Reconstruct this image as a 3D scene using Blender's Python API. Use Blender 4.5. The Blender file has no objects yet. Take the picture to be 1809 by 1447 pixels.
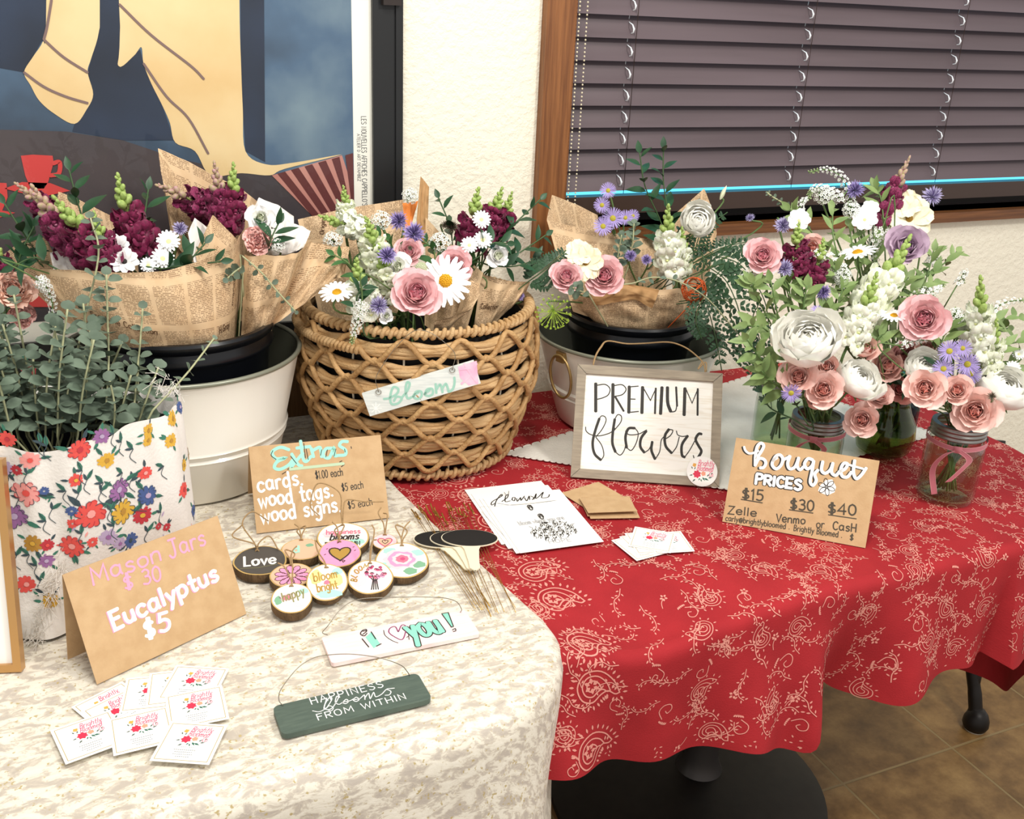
import bpy, math, random
from math import sin, cos, pi, sqrt, atan2, radians
from mathutils import Vector as V, Matrix, noise, geometry
random.seed(7)
SC = bpy.context.scene
COL = SC.collection

# ---------------------------------------------------------------- camera
FPX, CX, CY = 1785.0, 904.5, 723.5            # focal length and centre in pixels of the 1809x1447 frame
_a = V((4170, -525, FPX)).normalized()        # room X (along the wall) in camera axes (right, down, forward)
_z = V((-204, 4447, FPX)); _z = (_z - _a * _a.dot(_z)).normalized()   # down
_b = _a.cross(_z) if (_a.cross(_z)).z > 0 else _z.cross(_a)           # room Y (towards the wall)
EYE = V((0, 0, 1.45))
cam_d = bpy.data.cameras.new('camera'); cam = bpy.data.objects.new('camera', cam_d); COL.objects.link(cam)
cam_d.sensor_fit = 'HORIZONTAL'; cam_d.sensor_width = 36.0; cam_d.lens = 36.0 * FPX / 1809.0
cam_d.clip_start = 0.05
def _w(c): return V((_a.dot(c), _b.dot(c), -_z.dot(c)))
_r, _u, _f = _w(V((1, 0, 0))), _w(V((0, -1, 0))), _w(V((0, 0, 1)))
cam.matrix_world = Matrix(((_r.x, _u.x, -_f.x, EYE.x), (_r.y, _u.y, -_f.y, EYE.y), (_r.z, _u.z, -_f.z, EYE.z), (0, 0, 0, 1)))
SC.camera = cam
def ray(x, y): return _w(V(((x - CX) / FPX, (y - CY) / FPX, 1.0)))
def atz(x, y, z=0.757):
    r = ray(x, y); return EYE + r * ((z - EYE.z) / r.z)
def aty(x, y, Y):
    r = ray(x, y); return EYE + r * (Y / r.y)
def atplane(x, y, o, n):
    r = ray(x, y); return EYE + r * ((o - EYE).dot(n) / r.dot(n))
def proj(p):
    d = p - EYE
    c = _a * d.x + _b * d.y - _z * d.z
    return (CX + FPX * c.x / c.z, CY + FPX * c.y / c.z, c.z)

# ---------------------------------------------------------------- light
world = bpy.data.worlds.new('world'); SC.world = world; world.use_nodes = True
bg = world.node_tree.nodes['Background']; bg.inputs[0].default_value = (1.0, 0.97, 0.94, 1); bg.inputs[1].default_value = 0.68
def area(name, loc, target, size, power, color):
    d = bpy.data.lights.new(name, 'AREA'); d.shape = 'DISK'; d.size = size; d.energy = power; d.color = color
    o = bpy.data.objects.new(name, d); COL.objects.link(o); o.location = loc
    o.rotation_euler = (V(target) - V(loc)).to_track_quat('-Z', 'Y').to_euler()
    return o
area('ceiling_lamp_light', (1.3, -0.25, 2.55), (0.7, 1.2, 0.75), 0.32, 22, (1.0, 0.965, 0.91))
area('dining_lamp_light', (0.1, 0.55, 2.6), (0.35, 1.7, 1.3), 0.5, 17, (1.0, 0.965, 0.905))
SC.view_settings.view_transform = 'Standard'; SC.view_settings.look = 'None'
SC.view_settings.exposure = 0.30; SC.view_settings.gamma = 1.0
SC.view_settings.use_curve_mapping = False
SC.cycles.max_bounces = 8; SC.cycles.transparent_max_bounces = 24
SC.cycles.use_denoising = True

# ---------------------------------------------------------------- materials
def hx(h):
    h = h.lstrip('#'); c = [int(h[i:i + 2], 16) / 255 for i in (0, 2, 4)]
    return tuple((x / 12.92 if x <= .04045 else ((x + .055) / 1.055) ** 2.4) for x in c) + (1,)
MATS = {}
def mat(name, color='#888888', rough=.6, metal=0, c2=None, nscale=20, bump=0, bscale=80, trans=0, ior=1.45, emit=0, sheen=0, spec=.5, coat=0, sss=0, detail=4, vec='Object', stretch=None, lo=.35, hi=.65):
    if name in MATS: return MATS[name]
    m = bpy.data.materials.new(name); m.use_nodes = True; MATS[name] = m
    nt = m.node_tree; N = nt.nodes; L = nt.links; p = N['Principled BSDF']
    col = hx(color); p.inputs['Base Color'].default_value = col
    p.inputs['Roughness'].default_value = rough; p.inputs['Metallic'].default_value = metal
    p.inputs['Transmission Weight'].default_value = trans; p.inputs['IOR'].default_value = ior
    p.inputs['Specular IOR Level'].default_value = spec; p.inputs['Coat Weight'].default_value = coat
    p.inputs['Sheen Weight'].default_value = sheen
    if emit: p.inputs['Emission Color'].default_value = col; p.inputs['Emission Strength'].default_value = emit
    src = None
    if c2 or bump:
        tc = N.new('ShaderNodeTexCoord'); src = tc.outputs[vec]
        if stretch:
            mp = N.new('ShaderNodeMapping'); mp.inputs['Scale'].default_value = stretch; L.new(src, mp.inputs[0]); src = mp.outputs[0]
    if c2:
        n = N.new('ShaderNodeTexNoise'); n.inputs['Scale'].default_value = nscale; n.inputs['Detail'].default_value = detail; L.new(src, n.inputs['Vector'])
        r = N.new('ShaderNodeValToRGB'); r.color_ramp.elements[0].position = lo; r.color_ramp.elements[1].position = hi
        r.color_ramp.elements[0].color = col; r.color_ramp.elements[1].color = hx(c2)
        L.new(n.outputs['Fac'], r.inputs[0]); L.new(r.outputs[0], p.inputs['Base Color'])
    if bump:
        n = N.new('ShaderNodeTexNoise'); n.inputs['Scale'].default_value = bscale; n.inputs['Detail'].default_value = 3; L.new(src, n.inputs['Vector'])
        b = N.new('ShaderNodeBump'); b.inputs['Strength'].default_value = bump; b.inputs['Distance'].default_value = .01
        L.new(n.outputs['Fac'], b.inputs['Height']); L.new(b.outputs[0], p.inputs['Normal'])
    return m

# ---------------------------------------------------------------- mesh builder
class MB:
    cnt = 0
    def __init__(s): s.v = []; s.f = []; s.m = []; s.uv = []
    def add(s, vs, fs, mi=0, uvs=None):
        o = len(s.v); s.v += [V(p) for p in vs]
        s.uv += uvs if uvs else [(0, 0)] * len(vs)
        s.f += [tuple(i + o for i in f) for f in fs]; s.m += [mi] * len(fs)
    def grid(s, fn, nu, nv, mi=0, cu=False, cv=False, uvf=None):
        """fn(u,v) over [0,1]^2; cu/cv close the direction"""
        iu = nu if cu else nu + 1; iv = nv if cv else nv + 1
        vs = []; uv = []
        for j in range(iv):
            for i in range(iu):
                u, w = i / nu, j / nv; vs.append(fn(u, w)); uv.append(uvf(u, w) if uvf else (u, w))
        fs = []
        for j in range(nv):
            for i in range(nu):
                a = j * iu + i; b = j * iu + (i + 1) % iu; c = ((j + 1) % iv) * iu + (i + 1) % iu; d = ((j + 1) % iv) * iu + i
                fs.append((a, b, c, d))
        s.add(vs, fs, mi, uv)
    def tube(s, pts, r, n=6, mi=0, closed=False, cap=True):
        pts = [V(p) for p in pts]; k = len(pts)
        rs = r if isinstance(r, (list, tuple)) else [r] * k
        t0 = (pts[1] - pts[0]).normalized()
        up = V((0, 0, 1)) if abs(t0.z) < .9 else V((1, 0, 0))
        nrm = t0.cross(up).normalized(); vs = []
        for i in range(k):
            if closed: t = pts[(i + 1) % k] - pts[i - 1]
            else: t = pts[min(i + 1, k - 1)] - pts[max(i - 1, 0)]
            t.normalize(); nrm = (nrm - t * nrm.dot(t))
            if nrm.length < 1e-6: nrm = t.orthogonal()
            nrm.normalize(); bn = t.cross(nrm)
            for j in range(n):
                a = 2 * pi * j / n; vs.append(pts[i] + (nrm * cos(a) + bn * sin(a)) * rs[i])
        fs = []; m = k if closed else k - 1
        for i in range(m):
            for j in range(n):
                a = i * n + j; b = i * n + (j + 1) % n; c = ((i + 1) % k) * n + (j + 1) % n; d = ((i + 1) % k) * n + j
                fs.append((a, b, c, d))
        if cap and not closed: fs.append(tuple(reversed(range(n)))); fs.append(tuple(range((k - 1) * n, k * n)))
        s.add(vs, fs, mi)
    def lathe(s, prof, n=48, mi=0, c=(0, 0, 0), wob=None):
        c = V(c); vs = []; fs = []; k = len(prof); uv = []
        for (r, z) in prof:
            for j in range(n):
                a = 2 * pi * j / n; rr = r * (wob(a, z) if wob else 1); vs.append(c + V((rr * cos(a), rr * sin(a), z))); uv.append((j / n, z))
        for i in range(k - 1):
            for j in range(n):
                fs.append((i * n + j, i * n + (j + 1) % n, (i + 1) * n + (j + 1) % n, (i + 1) * n + j))
        s.add(vs, fs, mi, uv)
    def disc(s, c, r, n=32, mi=0, ax=None, ay=None):
        c = V(c); ax = V(ax or (1, 0, 0)); ay = V(ay or (0, 1, 0))
        s.add([c + (ax * cos(2 * pi * j / n) + ay * sin(2 * pi * j / n)) * r for j in range(n)], [tuple(range(n))], mi)
    def box(s, o, ex, ey, ez, mi=0, bev=0):
        """o corner, edge vectors"""
        o, ex, ey, ez = V(o), V(ex), V(ey), V(ez)
        vs = [o, o + ex, o + ex + ey, o + ey]; vs += [p + ez for p in vs]
        fs = [(0, 3, 2, 1), (4, 5, 6, 7), (0, 1, 5, 4), (1, 2, 6, 5), (2, 3, 7, 6), (3, 0, 4, 7)]
        s.add(vs, fs, mi, [(0, 0), (1, 0), (1, 1), (0, 1)] * 2)
    def poly(s, pts2, S, mi=0, off=0.0):
        """filled 2-D polygon mapped to a surface"""
        tri = geometry.tessellate_polygon([[V((p[0], p[1], 0)) for p in pts2]])
        s.add([S(p[0], p[1], off) for p in pts2], [tuple(t) for t in tri], mi, [(p[0], p[1]) for p in pts2])
    def fan(s, pts2, S, mi=0, off=0.0):
        k = len(pts2); cx = sum(p[0] for p in pts2) / k; cy = sum(p[1] for p in pts2) / k
        s.add([S(cx, cy, off)] + [S(p[0], p[1], off) for p in pts2], [(0, i + 1, (i + 1) % k + 1) for i in range(k)], mi)
    def ribbon(s, pts2, w, S, mi=0, off=0.0, closed=False, cap=True):
        """stroke of width w (number, or a list) along 2-D points, mapped to a surface"""
        p = [V((q[0], q[1])) for q in pts2]
        q = [p[0]]
        for x in p[1:]:
            if (x - q[-1]).length > 1e-7: q.append(x)
        if len(q) > 4 and not closed and (q[0] - q[-1]).length < 1e-6: q.pop(); closed = True
        p = q; k = len(p)
        if k < 2: return
        ws = w if isinstance(w, list) else [w] * k
        if len(ws) != k: ws = [ws[min(int(i * len(ws) / k), len(ws) - 1)] for i in range(k)]
        vs = []
        for i in range(k):
            if closed: d0 = (p[i] - p[i - 1]).normalized(); d1 = (p[(i + 1) % k] - p[i]).normalized()
            else:
                d0 = (p[i] - p[max(i - 1, 0)]); d1 = (p[min(i + 1, k - 1)] - p[i])
                d0 = d0.normalized() if d0.length else d1.normalized(); d1 = d1.normalized() if d1.length else d0
            t = d0 + d1
            t = t.normalized() if t.length > 1e-4 else d1
            n = V((-t.y, t.x)); sc = 1 / max(.5, n.dot(V((-d1.y, d1.x))))
            a = p[i] + n * ws[i] * .5 * sc; b = p[i] - n * ws[i] * .5 * sc
            if cap and not closed and i in (0, k - 1):
                e = t * ws[i] * .3 * (-1 if i == 0 else 1)
                a2, b2 = p[i] + n * ws[i] * .28 + e, p[i] - n * ws[i] * .28 + e
                vs += [a2, b2, a, b] if i == 0 else [a, b, a2, b2]
            else: vs += [a, b]
        MB.cnt = (MB.cnt + 1) % 50; off = off + MB.cnt * 3e-6
        m = len(vs) // 2
        fs = [(2 * i, 2 * i + 1, 2 * i + 3, 2 * i + 2) for i in range(m - 1)]
        if closed: fs.append((2 * m - 2, 2 * m - 1, 1, 0))
        s.add([S(x.x, x.y, off) for x in vs], fs, mi)
    def xf(s, start, mtx):
        for i in range(start, len(s.v)): s.v[i] = mtx @ s.v[i]
    def mesh(s, name, mats, org=V((0, 0, 0)), smooth=True, sharp=None):
        me = bpy.data.meshes.new(name); me.from_pydata([tuple(p - org) for p in s.v], [], s.f)
        for m in (mats if isinstance(mats, (list, tuple)) else [mats]): me.materials.append(m)
        me.polygons.foreach_set('material_index', s.m)
        me.polygons.foreach_set('use_smooth', [smooth] * len(s.f))
        uvl = me.uv_layers.new(name='UVMap')
        idx = [0] * len(me.loops); me.loops.foreach_get('vertex_index', idx)
        flat = []
        for i in idx: flat += s.uv[i]
        uvl.data.foreach_set('uv', flat)
        me.update()
        if smooth and sharp: me.set_sharp_from_angle(angle=radians(sharp))
        return me
    def build(s, name, mats, parent=None, org=None, smooth=True, sharp=None):
        if parent is not None: o = V(parent.location) if parent.parent is None else V(parent.location) + V(parent.parent.location)
        elif org is not None: o = V(org)
        else:
            xs = [p.x for p in s.v]; ys = [p.y for p in s.v]
            o = V(((min(xs) + max(xs)) / 2, (min(ys) + max(ys)) / 2, min(p.z for p in s.v)))
        me = s.mesh(name, mats, o, smooth, sharp)
        ob = bpy.data.objects.new(name, me); COL.objects.link(ob)
        if parent is not None: ob.parent = parent
        else: ob.location = o
        return ob
def tag(o, label=None, cat=None, group=None, kind=None):
    if label: o['label'] = label
    if cat: o['category'] = cat
    if group: o['group'] = group
    if kind: o['kind'] = kind
    return o
def thing(name, loc, label, cat, group=None):
    o = bpy.data.objects.new(name, None); COL.objects.link(o); o.location = loc; o.empty_display_size = .02
    return tag(o, label, cat, group)
def part(name, me, parent, mtx=None):
    o = bpy.data.objects.new(name, me); COL.objects.link(o); o.parent = parent
    if mtx is not None: o.matrix_local = mtx
    return o
def spline(pts, n=6, closed=False):
    """Catmull-Rom through points (tuples or vectors)"""
    P = [V(p) for p in pts]; k = len(P); out = []
    if k < 3 and not closed:
        return [P[0].lerp(P[-1], i / n) for i in range(n + 1)] if k == 2 else P
    m = k if closed else k - 1
    for i in range(m):
        p0 = P[i - 1] if closed or i > 0 else P[0] * 2 - P[1]
        p1 = P[i]; p2 = P[(i + 1) % k]
        p3 = P[(i + 2) % k] if closed or i + 2 < k else P[-1] * 2 - P[-2]
        for j in range(n):
            t = j / n
            out.append(.5 * ((2 * p1) + (p2 - p0) * t + (2 * p0 - 5 * p1 + 4 * p2 - p3) * t * t + (3 * p1 - p0 - 3 * p2 + p3) * t ** 3))
    if not closed: out.append(P[-1])
    return out
def frame_of(n, up=V((0, 0, 1))):
    """rotation matrix whose Z is n"""
    n = V(n).normalized(); x = up.cross(n)
    if x.length < 1e-3: x = V((1, 0, 0)).cross(n)
    x.normalize(); y = n.cross(x)
    return Matrix(((x.x, y.x, n.x), (x.y, y.y, n.y), (x.z, y.z, n.z)))
def smooth01(x): x = max(0, min(1, x)); return x * x * (3 - 2 * x)

# ---------------------------------------------------------------- hand lettering: single-stroke letters, 10 units cap height
GL = {
 'a': (6.4, '~5,5 3,6.2 1,5 .6,3 1,1 2.5,0 4.2,1 5,3|5.1,6 5,1.2 5.6,0'), 'b': (6, '.6,10 .6,0|~.6,4 2,6 4,6 5.2,4 5,1.5 3,0 1.4,.4 .6,2'),
 'c': (5.6, '~5,5 3.5,6.2 1.5,5.6 .6,3.2 1.4,.7 3.2,0 5,1'), 'd': (6.2, '5,10 5,0|~5,4 3.5,6 1.6,5.4 .6,3 1.4,.6 3,0 5,1.8'),
 'e': (5.8, '~.8,3 5,3.4 4.4,5.6 2.8,6.2 1,5 .6,2.6 1.6,.5 3.4,0 5.2,1.2'), 'f': (4.6, '~4.6,9 3.4,10 2.2,9 2,7 2,0|.4,5.6 4,5.6'),
 'g': (6.2, '~5,5 3,6.2 1,5 .7,2.6 2,.6 4,1 5,3|~5,6 5,-1 4,-3.2 2,-3.4 .8,-2.4'), 'h': (5.8, '.6,10 .6,0|~.6,3.6 2,5.8 4,6 4.8,4.4 4.8,0'),
 'i': (2, '.9,6 .9,0|.8,8.2 1,8.4'), 'k': (5.4, '.6,10 .6,0|4.6,6 .6,2.6 4.8,0'), 'l': (2, '.9,10 .9,0'),
 'm': (8, '.6,6 .6,0|~.6,4 1.8,6 3,5.6 3.6,4 3.6,0|~3.6,4 5,6 6.4,5.6 6.8,4 6.8,0'), 'n': (5.8, '.6,6 .6,0|~.6,4 2,6 4,6 4.8,4.4 4.8,0'),
 'o': (6, '~3,6 1,5 .6,3 1.4,.6 3,0 4.8,1 5.4,3 4.8,5.2 3,6'), 'p': (6, '.6,6 .6,-4|~.6,4 2,6 4,6 5.2,4 5,1.5 3,0 1.2,.6'),
 'r': (4.4, '.6,6 .6,0|~.6,3.6 1.6,5.6 3,6 4,5.6'), 's': (5.2, '~4.4,5.2 3,6.2 1.2,5.4 1.4,3.8 3.6,2.8 4.4,1.4 3,0 .8,.6'),
 't': (4.8, '~2.2,9.6 2.2,1.4 3.2,0 4.4,.6|.4,6 4.4,6'), 'u': (5.8, '~.7,6 .7,2 2,.1 3.8,.4 4.8,2.4|4.8,6 4.8,0'), 'v': (5.2, '.4,6 2.6,0 4.8,6'),
 'w': (7.6, '.4,6 2,0 3.8,5 5.4,0 7,6'), 'x': (5.2, '.6,6 4.6,0|4.6,6 .6,0'), 'y': (5.4, '.5,6 2.8,.6|4.9,6 2.6,-.2 1.2,-3.6'), 'z': (5, '.6,6 4.6,6 .6,0 4.8,0'),
 'A': (6.4, '.2,0 3,10 6,0|1.2,3.6 4.8,3.6'), 'B': (6.2, '.6,0 .6,10|~.6,10 4,9.6 4.8,7.6 3.4,5.6 .6,5.2|~.6,5.2 4.4,4.6 5.4,2.6 4,.4 .6,0'),
 'C': (6.2, '~5.6,8.4 3.6,10 1.4,8.6 .6,5 1.4,1.4 3.6,0 5.6,1.4'), 'D': (6.4, '.6,0 .6,10|~.6,10 4,9 5.6,5 4,1 .6,0'), 'E': (5.6, '5,10 .6,10 .6,0 5,0|.6,5.2 4.4,5.2'), 'F': (5.4, '5,10 .6,10 .6,0|.6,5.2 4.2,5.2'),
 'G': (6.4, '~5.6,8.4 3.6,10 1.4,8.6 .6,5 1.4,1.4 3.6,0 5.6,1.4|5.6,1.4 5.6,4.6 3.6,4.6'), 'H': (6.4, '.6,10 .6,0|5.6,10 5.6,0|.6,5 5.6,5'), 'I': (2, '.9,10 .9,0'), 'J': (6.4, '~4.2,10 4.2,3 3.2,.4 1.6,.2 .4,2|1.6,10 6.2,10'),
 'L': (5.2, '.6,10 .6,0 4.8,0'), 'M': (8.2, '.6,0 1,10 4,3.4 7,10 7.5,0'), 'N': (6.4, '.6,0 .6,10 5.6,0 5.6,10'), 'O': (7, '~3.4,10 1.2,8.4 .6,5 1.4,1.4 3.4,0 5.6,1.4 6.2,5 5.4,8.6 3.4,10'),
 'P': (5.8, '.6,10 .6,0|~.6,10 4,9.8 5.2,7.6 4,5.2 .6,4.6'), 'R': (6, '.6,10 .6,0|~.6,10 4,9.8 5.2,7.6 4,5.4 .6,4.8|2.4,4.8 5.4,0'), 'S': (5.8, '~5,8.6 3.2,10 1.2,9 1,7 3,5.4 5,4 5,1.6 3,0 .6,1.2'),
 'T': (6.2, '.2,10 6,10|3.1,10 3.1,0'), 'U': (6.4, '~.6,10 .6,3 1.6,.4 3.2,0 4.8,.6 5.6,3 5.6,10'), 'V': (6.2, '.2,10 3.1,0 6,10'), 'W': (8.4, '.2,10 2.2,0 4.2,8 6.2,0 8.2,10'), 'Y': (6, '.4,10 3,5 5.6,10|3,5 3,0'), 'Z': (6, '.6,10 5.4,10 .4,0 5.6,0'),
 '0': (6, '~3,10 1.2,8.4 .6,5 1.2,1.6 3,0 4.8,1.6 5.4,5 4.8,8.4 3,10'), '1': (3, '.4,8.4 1.8,10 1.8,0'), '2': (5.6, '~.8,8 2.6,10 4.6,9 4.6,7 .6,0|.6,0 5,0'), '3': (5.6, '~.8,9 2.8,10 4.6,8.6 4.2,6.2 2.2,5.4|~2.2,5.4 4.6,4.6 5,2 3.4,.2 .6,.8'),
 '4': (6.2, '4.4,0 4.4,10 .4,3.2 5.8,3.2'), '5': (5.8, '5,10 1.4,10 1,5.6|~1,5.6 3.2,6.2 5,4.6 4.8,1.6 3,0 .6,.8'), '6': (5.6, '~4.4,10 1.6,7 .6,3 2,0 4.4,.6 5,3 3,5 1,3.6'), '8': (5.6, '~3,5.4 1,7.4 3,10 4.8,7.6 3,5.4 .8,2.8 3,0 5,2.8 3,5.4'), '9': (5.6, '~4.8,7.4 3,10 1,8 1.6,5.6 4,5.6 4.8,8|4.8,8 4.4,0'),
 '$': (6, '~5,7.8 3,9 1.2,8 1,6.4 3,5 5,3.8 5,2 3,1 .8,2|2.6,10.6 2.6,-.6|3.5,10.6 3.5,-.6'), '.': (2.2, '.8,.2 1.2,.6'), '-': (3, '.8,3 1.6,3.2'), "'": (2, '1,10 .8,8'), '!': (2.6, '1.2,10 1,3|.9,.4 1.2,.6'),
 '@': (8.4, '~5.4,5.4 3.6,6 2.6,4 3.4,2.2 5,2.6 5.6,5.6|~5.6,5.6 5.6,2.6 6.8,2.4 7.6,4.6 6.4,7.8 3.4,8.2 1,5.6 1.2,1.6 4,-.2 6.8,.8'), ' ': (4, ''),
}
def glyph_strokes(txt, h, track=.8):
    """-> list of stroke point lists and the width, baseline at 0, cap height h"""
    k = h / 10; x = 0; out = []
    for ch in txt:
        w, d = GL.get(ch, GL[' '])
        for st in d.split('|'):
            if not st: continue
            sm = st[0] == '~'
            pts = [tuple(float(t) for t in q.split(',')) for q in st.lstrip('~').split()]
            if sm: pts = [(p.x, p.y) for p in spline([(a, b, 0) for a, b in pts], 4)]
            out.append([((x + a) * k, b * k) for a, b in pts])
        x += w + track
    return out, x * k
def write(mb, txt, x, y, h, S, mi, w=None, width=None, rot=0, shear=0, off=.00015, track=.8, wob=0, seed=1, center=False):
    """letters along a baseline through (x,y) on surface S; width rescales the run"""
    st, tw = glyph_strokes(txt, h, track); sx = width / tw if width else 1
    rnd = random.Random(seed); c, s_ = cos(rot), sin(rot); w = w or h * .12
    x0 = -(width or tw) / 2 if center else 0
    for pts in st:
        dy = rnd.uniform(-wob, wob) * h
        q = []
        for a, b in pts:
            a = a * sx + shear * b + x0; b = b + dy
            q.append((x + a * c - b * s_, y + a * s_ + b * c))
        mb.ribbon(q, w, S, mi, off)
def strokes(mb, lines, S, mi, w, T=lambda x, y: (x, y), off=.0003, n=5):
    """traced strokes: 'x,y x,y ...' smooth curves; '!' prefix = straight polyline; '*k' prefix scales width"""
    for ln in lines.split('|'):
        ln = ln.strip(); ww = w; sm = True
        if not ln: continue
        while ln[0] in '!*':
            if ln[0] == '!': sm = False; ln = ln[1:]
            else: k, ln = ln[1:].split(' ', 1); ww = w * float(k)
            ln = ln.strip()
        pts = [T(*[float(t) for t in q.split(',')]) for q in ln.split()]
        if sm and len(pts) > 2: pts = [(p.x, p.y) for p in spline([(a, b, 0) for a, b in pts], n)]
        mb.ribbon(pts, ww, S, mi, off)
def plane_map(o, ex, ey):
    """S(x,y,off) on a plane with unit axes ex, ey"""
    n = ex.cross(ey).normalized()
    return lambda x, y, off=0: o + ex * x + ey * y + n * off
def flat_rect(px, z):
    """least-squares rectangle on the level z from four pixel corners TL TR BR BL -> origin BL, ex, ey, w, h"""
    tl, tr, br, bl = [atz(x, y, z) for x, y in px]
    ex = ((tr - tl) + (br - bl)); ex.normalize(); ey = V((-ex.y, ex.x, 0))
    w = ((tr - tl).length + (br - bl).length) / 2; h = ((tl - bl).length + (tr - br).length) / 2
    c = (tl + tr + br + bl) / 4
    return c - ex * w / 2 - ey * h / 2, ex, ey, w, h
def lean_rect(px, z):
    """upright card leaning back whose bottom edge stands on level z: fits height and lean to the pixel corners"""
    tl, tr, br, bl = px
    B0, B1 = atz(*bl, z), atz(*br, z); ex = (B1 - B0); w = ex.length; ex.normalize(); back = V((-ex.y, ex.x, 0))
    best = None
    for it in range(0, 70):
        t = radians(it)
        ey = V((0, 0, 1)) * cos(t) + back * sin(t)
        for ih in range(40, 320, 2):
            h = ih / 1000
            e = 0
            for P, q in ((B0 + ey * h, tl), (B1 + ey * h, tr)):
                a, b, _ = proj(P); e += (a - q[0]) ** 2 + (b - q[1]) ** 2
            if best is None or e < best[0]: best = (e, t, h, ey)
    e, t, h, ey = best
    return B0, ex, ey, w, h, back
# ================================================================ SETTING
WY = 1.69                                     # wall plane
def node_mat(name):
    m = bpy.data.materials.new(name); m.use_nodes = True; MATS[name] = m
    nt = m.node_tree; return m, nt.nodes, nt.links, nt.nodes['Principled BSDF']
def ramp(N, stops, interp='LINEAR'):
    r = N.new('ShaderNodeValToRGB'); r.color_ramp.interpolation = interp
    e = r.color_ramp.elements
    while len(e) < len(stops): e.new(.5)
    for i, (p, c) in enumerate(stops): e[i].position = p; e[i].color = hx(c)
    return r
def glass_mat(name, tint='#ffffff', gloss=1.0, rough=.02):
    m = bpy.data.materials.new(name); m.use_nodes = True; MATS[name] = m
    nt = m.node_tree; N = nt.nodes; L = nt.links; N.remove(N['Principled BSDF'])
    t = N.new('ShaderNodeBsdfTransparent'); t.inputs[0].default_value = hx(tint)
    g = N.new('ShaderNodeBsdfGlossy'); g.inputs['Roughness'].default_value = rough
    lw = N.new('ShaderNodeLayerWeight'); lw.inputs[0].default_value = .5
    f = N.new('ShaderNodeMath'); f.operation = 'POWER'; f.inputs[1].default_value = 3.0; L.new(lw.outputs['Facing'], f.inputs[0])
    f2 = N.new('ShaderNodeMath'); f2.operation = 'MULTIPLY_ADD'; f2.inputs[1].default_value = .5; f2.inputs[2].default_value = .035; L.new(f.outputs[0], f2.inputs[0]); f = f2
    k = N.new('ShaderNodeMath'); k.operation = 'MULTIPLY'; k.inputs[1].default_value = gloss; L.new(f.outputs[0], k.inputs[0])
    x = N.new('ShaderNodeMixShader'); L.new(k.outputs[0], x.inputs[0]); L.new(t.outputs[0], x.inputs[1]); L.new(g.outputs[0], x.inputs[2])
    L.new(x.outputs[0], N['Material Output'].inputs[0]); return m
# wall: orange-peel plaster
m_wall, N, L, P_ = node_mat('wall_plaster')
P_.inputs['Base Color'].default_value = hx('#f5efdb'); P_.inputs['Roughness'].default_value = .75
tc = N.new('ShaderNodeTexCoord'); n1 = N.new('ShaderNodeTexNoise'); n1.inputs['Scale'].default_value = 62; n1.inputs['Detail'].default_value = 4; n1.inputs['Roughness'].default_value = .62
L.new(tc.outputs['Object'], n1.inputs['Vector'])
rr = ramp(N, [(.42, '#000000'), (.60, '#ffffff')]); L.new(n1.outputs['Fac'], rr.inputs[0])
b = N.new('ShaderNodeBump'); b.inputs['Strength'].default_value = .3; b.inputs['Distance'].default_value = .004
L.new(rr.outputs[0], b.inputs['Height']); L.new(b.outputs[0], P_.inputs['Normal'])
# floor tile
m_floor, N, L, P_ = node_mat('floor_tile')
tc = N.new('ShaderNodeTexCoord'); mp = N.new('ShaderNodeMapping'); mp.inputs['Location'].default_value = (-1.339, -1.192, 0); L.new(tc.outputs['Object'], mp.inputs[0])
br = N.new('ShaderNodeTexBrick'); br.offset = 0; br.inputs['Scale'].default_value = 1; br.inputs['Brick Width'].default_value = .2985; br.inputs['Row Height'].default_value = .2985; br.inputs['Mortar Size'].default_value = .0032; br.inputs['Mortar Smooth'].default_value = .3
L.new(mp.outputs[0], br.inputs['Vector'])
nz = N.new('ShaderNodeTexNoise'); nz.inputs['Scale'].default_value = 13; nz.inputs['Detail'].default_value = 10; nz.inputs['Roughness'].default_value = .65; L.new(tc.outputs['Object'], nz.inputs['Vector'])
r1 = ramp(N, [(.32, '#5d411f'), (.50, '#7d5d34'), (.70, '#9c7b4b')]); L.new(nz.outputs['Fac'], r1.inputs[0])
mx = N.new('ShaderNodeMix'); mx.data_type = 'RGBA'; L.new(br.outputs['Fac'], mx.inputs[0]); L.new(r1.outputs[0], mx.inputs[6]); mx.inputs[7].default_value = hx('#8a744c')
L.new(mx.outputs[2], P_.inputs['Base Color']); P_.inputs['Roughness'].default_value = .42
b = N.new('ShaderNodeBump'); b.invert = True; b.inputs['Strength'].default_value = .6; b.inputs['Distance'].default_value = .003; L.new(br.outputs['Fac'], b.inputs['Height']); L.new(b.outputs[0], P_.inputs['Normal'])
mb = MB(); mb.add([(-2.6, -1.2, 0), (4.2, -1.2, 0), (4.2, WY, 0), (-2.6, WY, 0)], [(0, 1, 2, 3)])
tag(mb.build('floor', m_floor, org=(0, 0, 0)), kind='structure')

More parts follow.
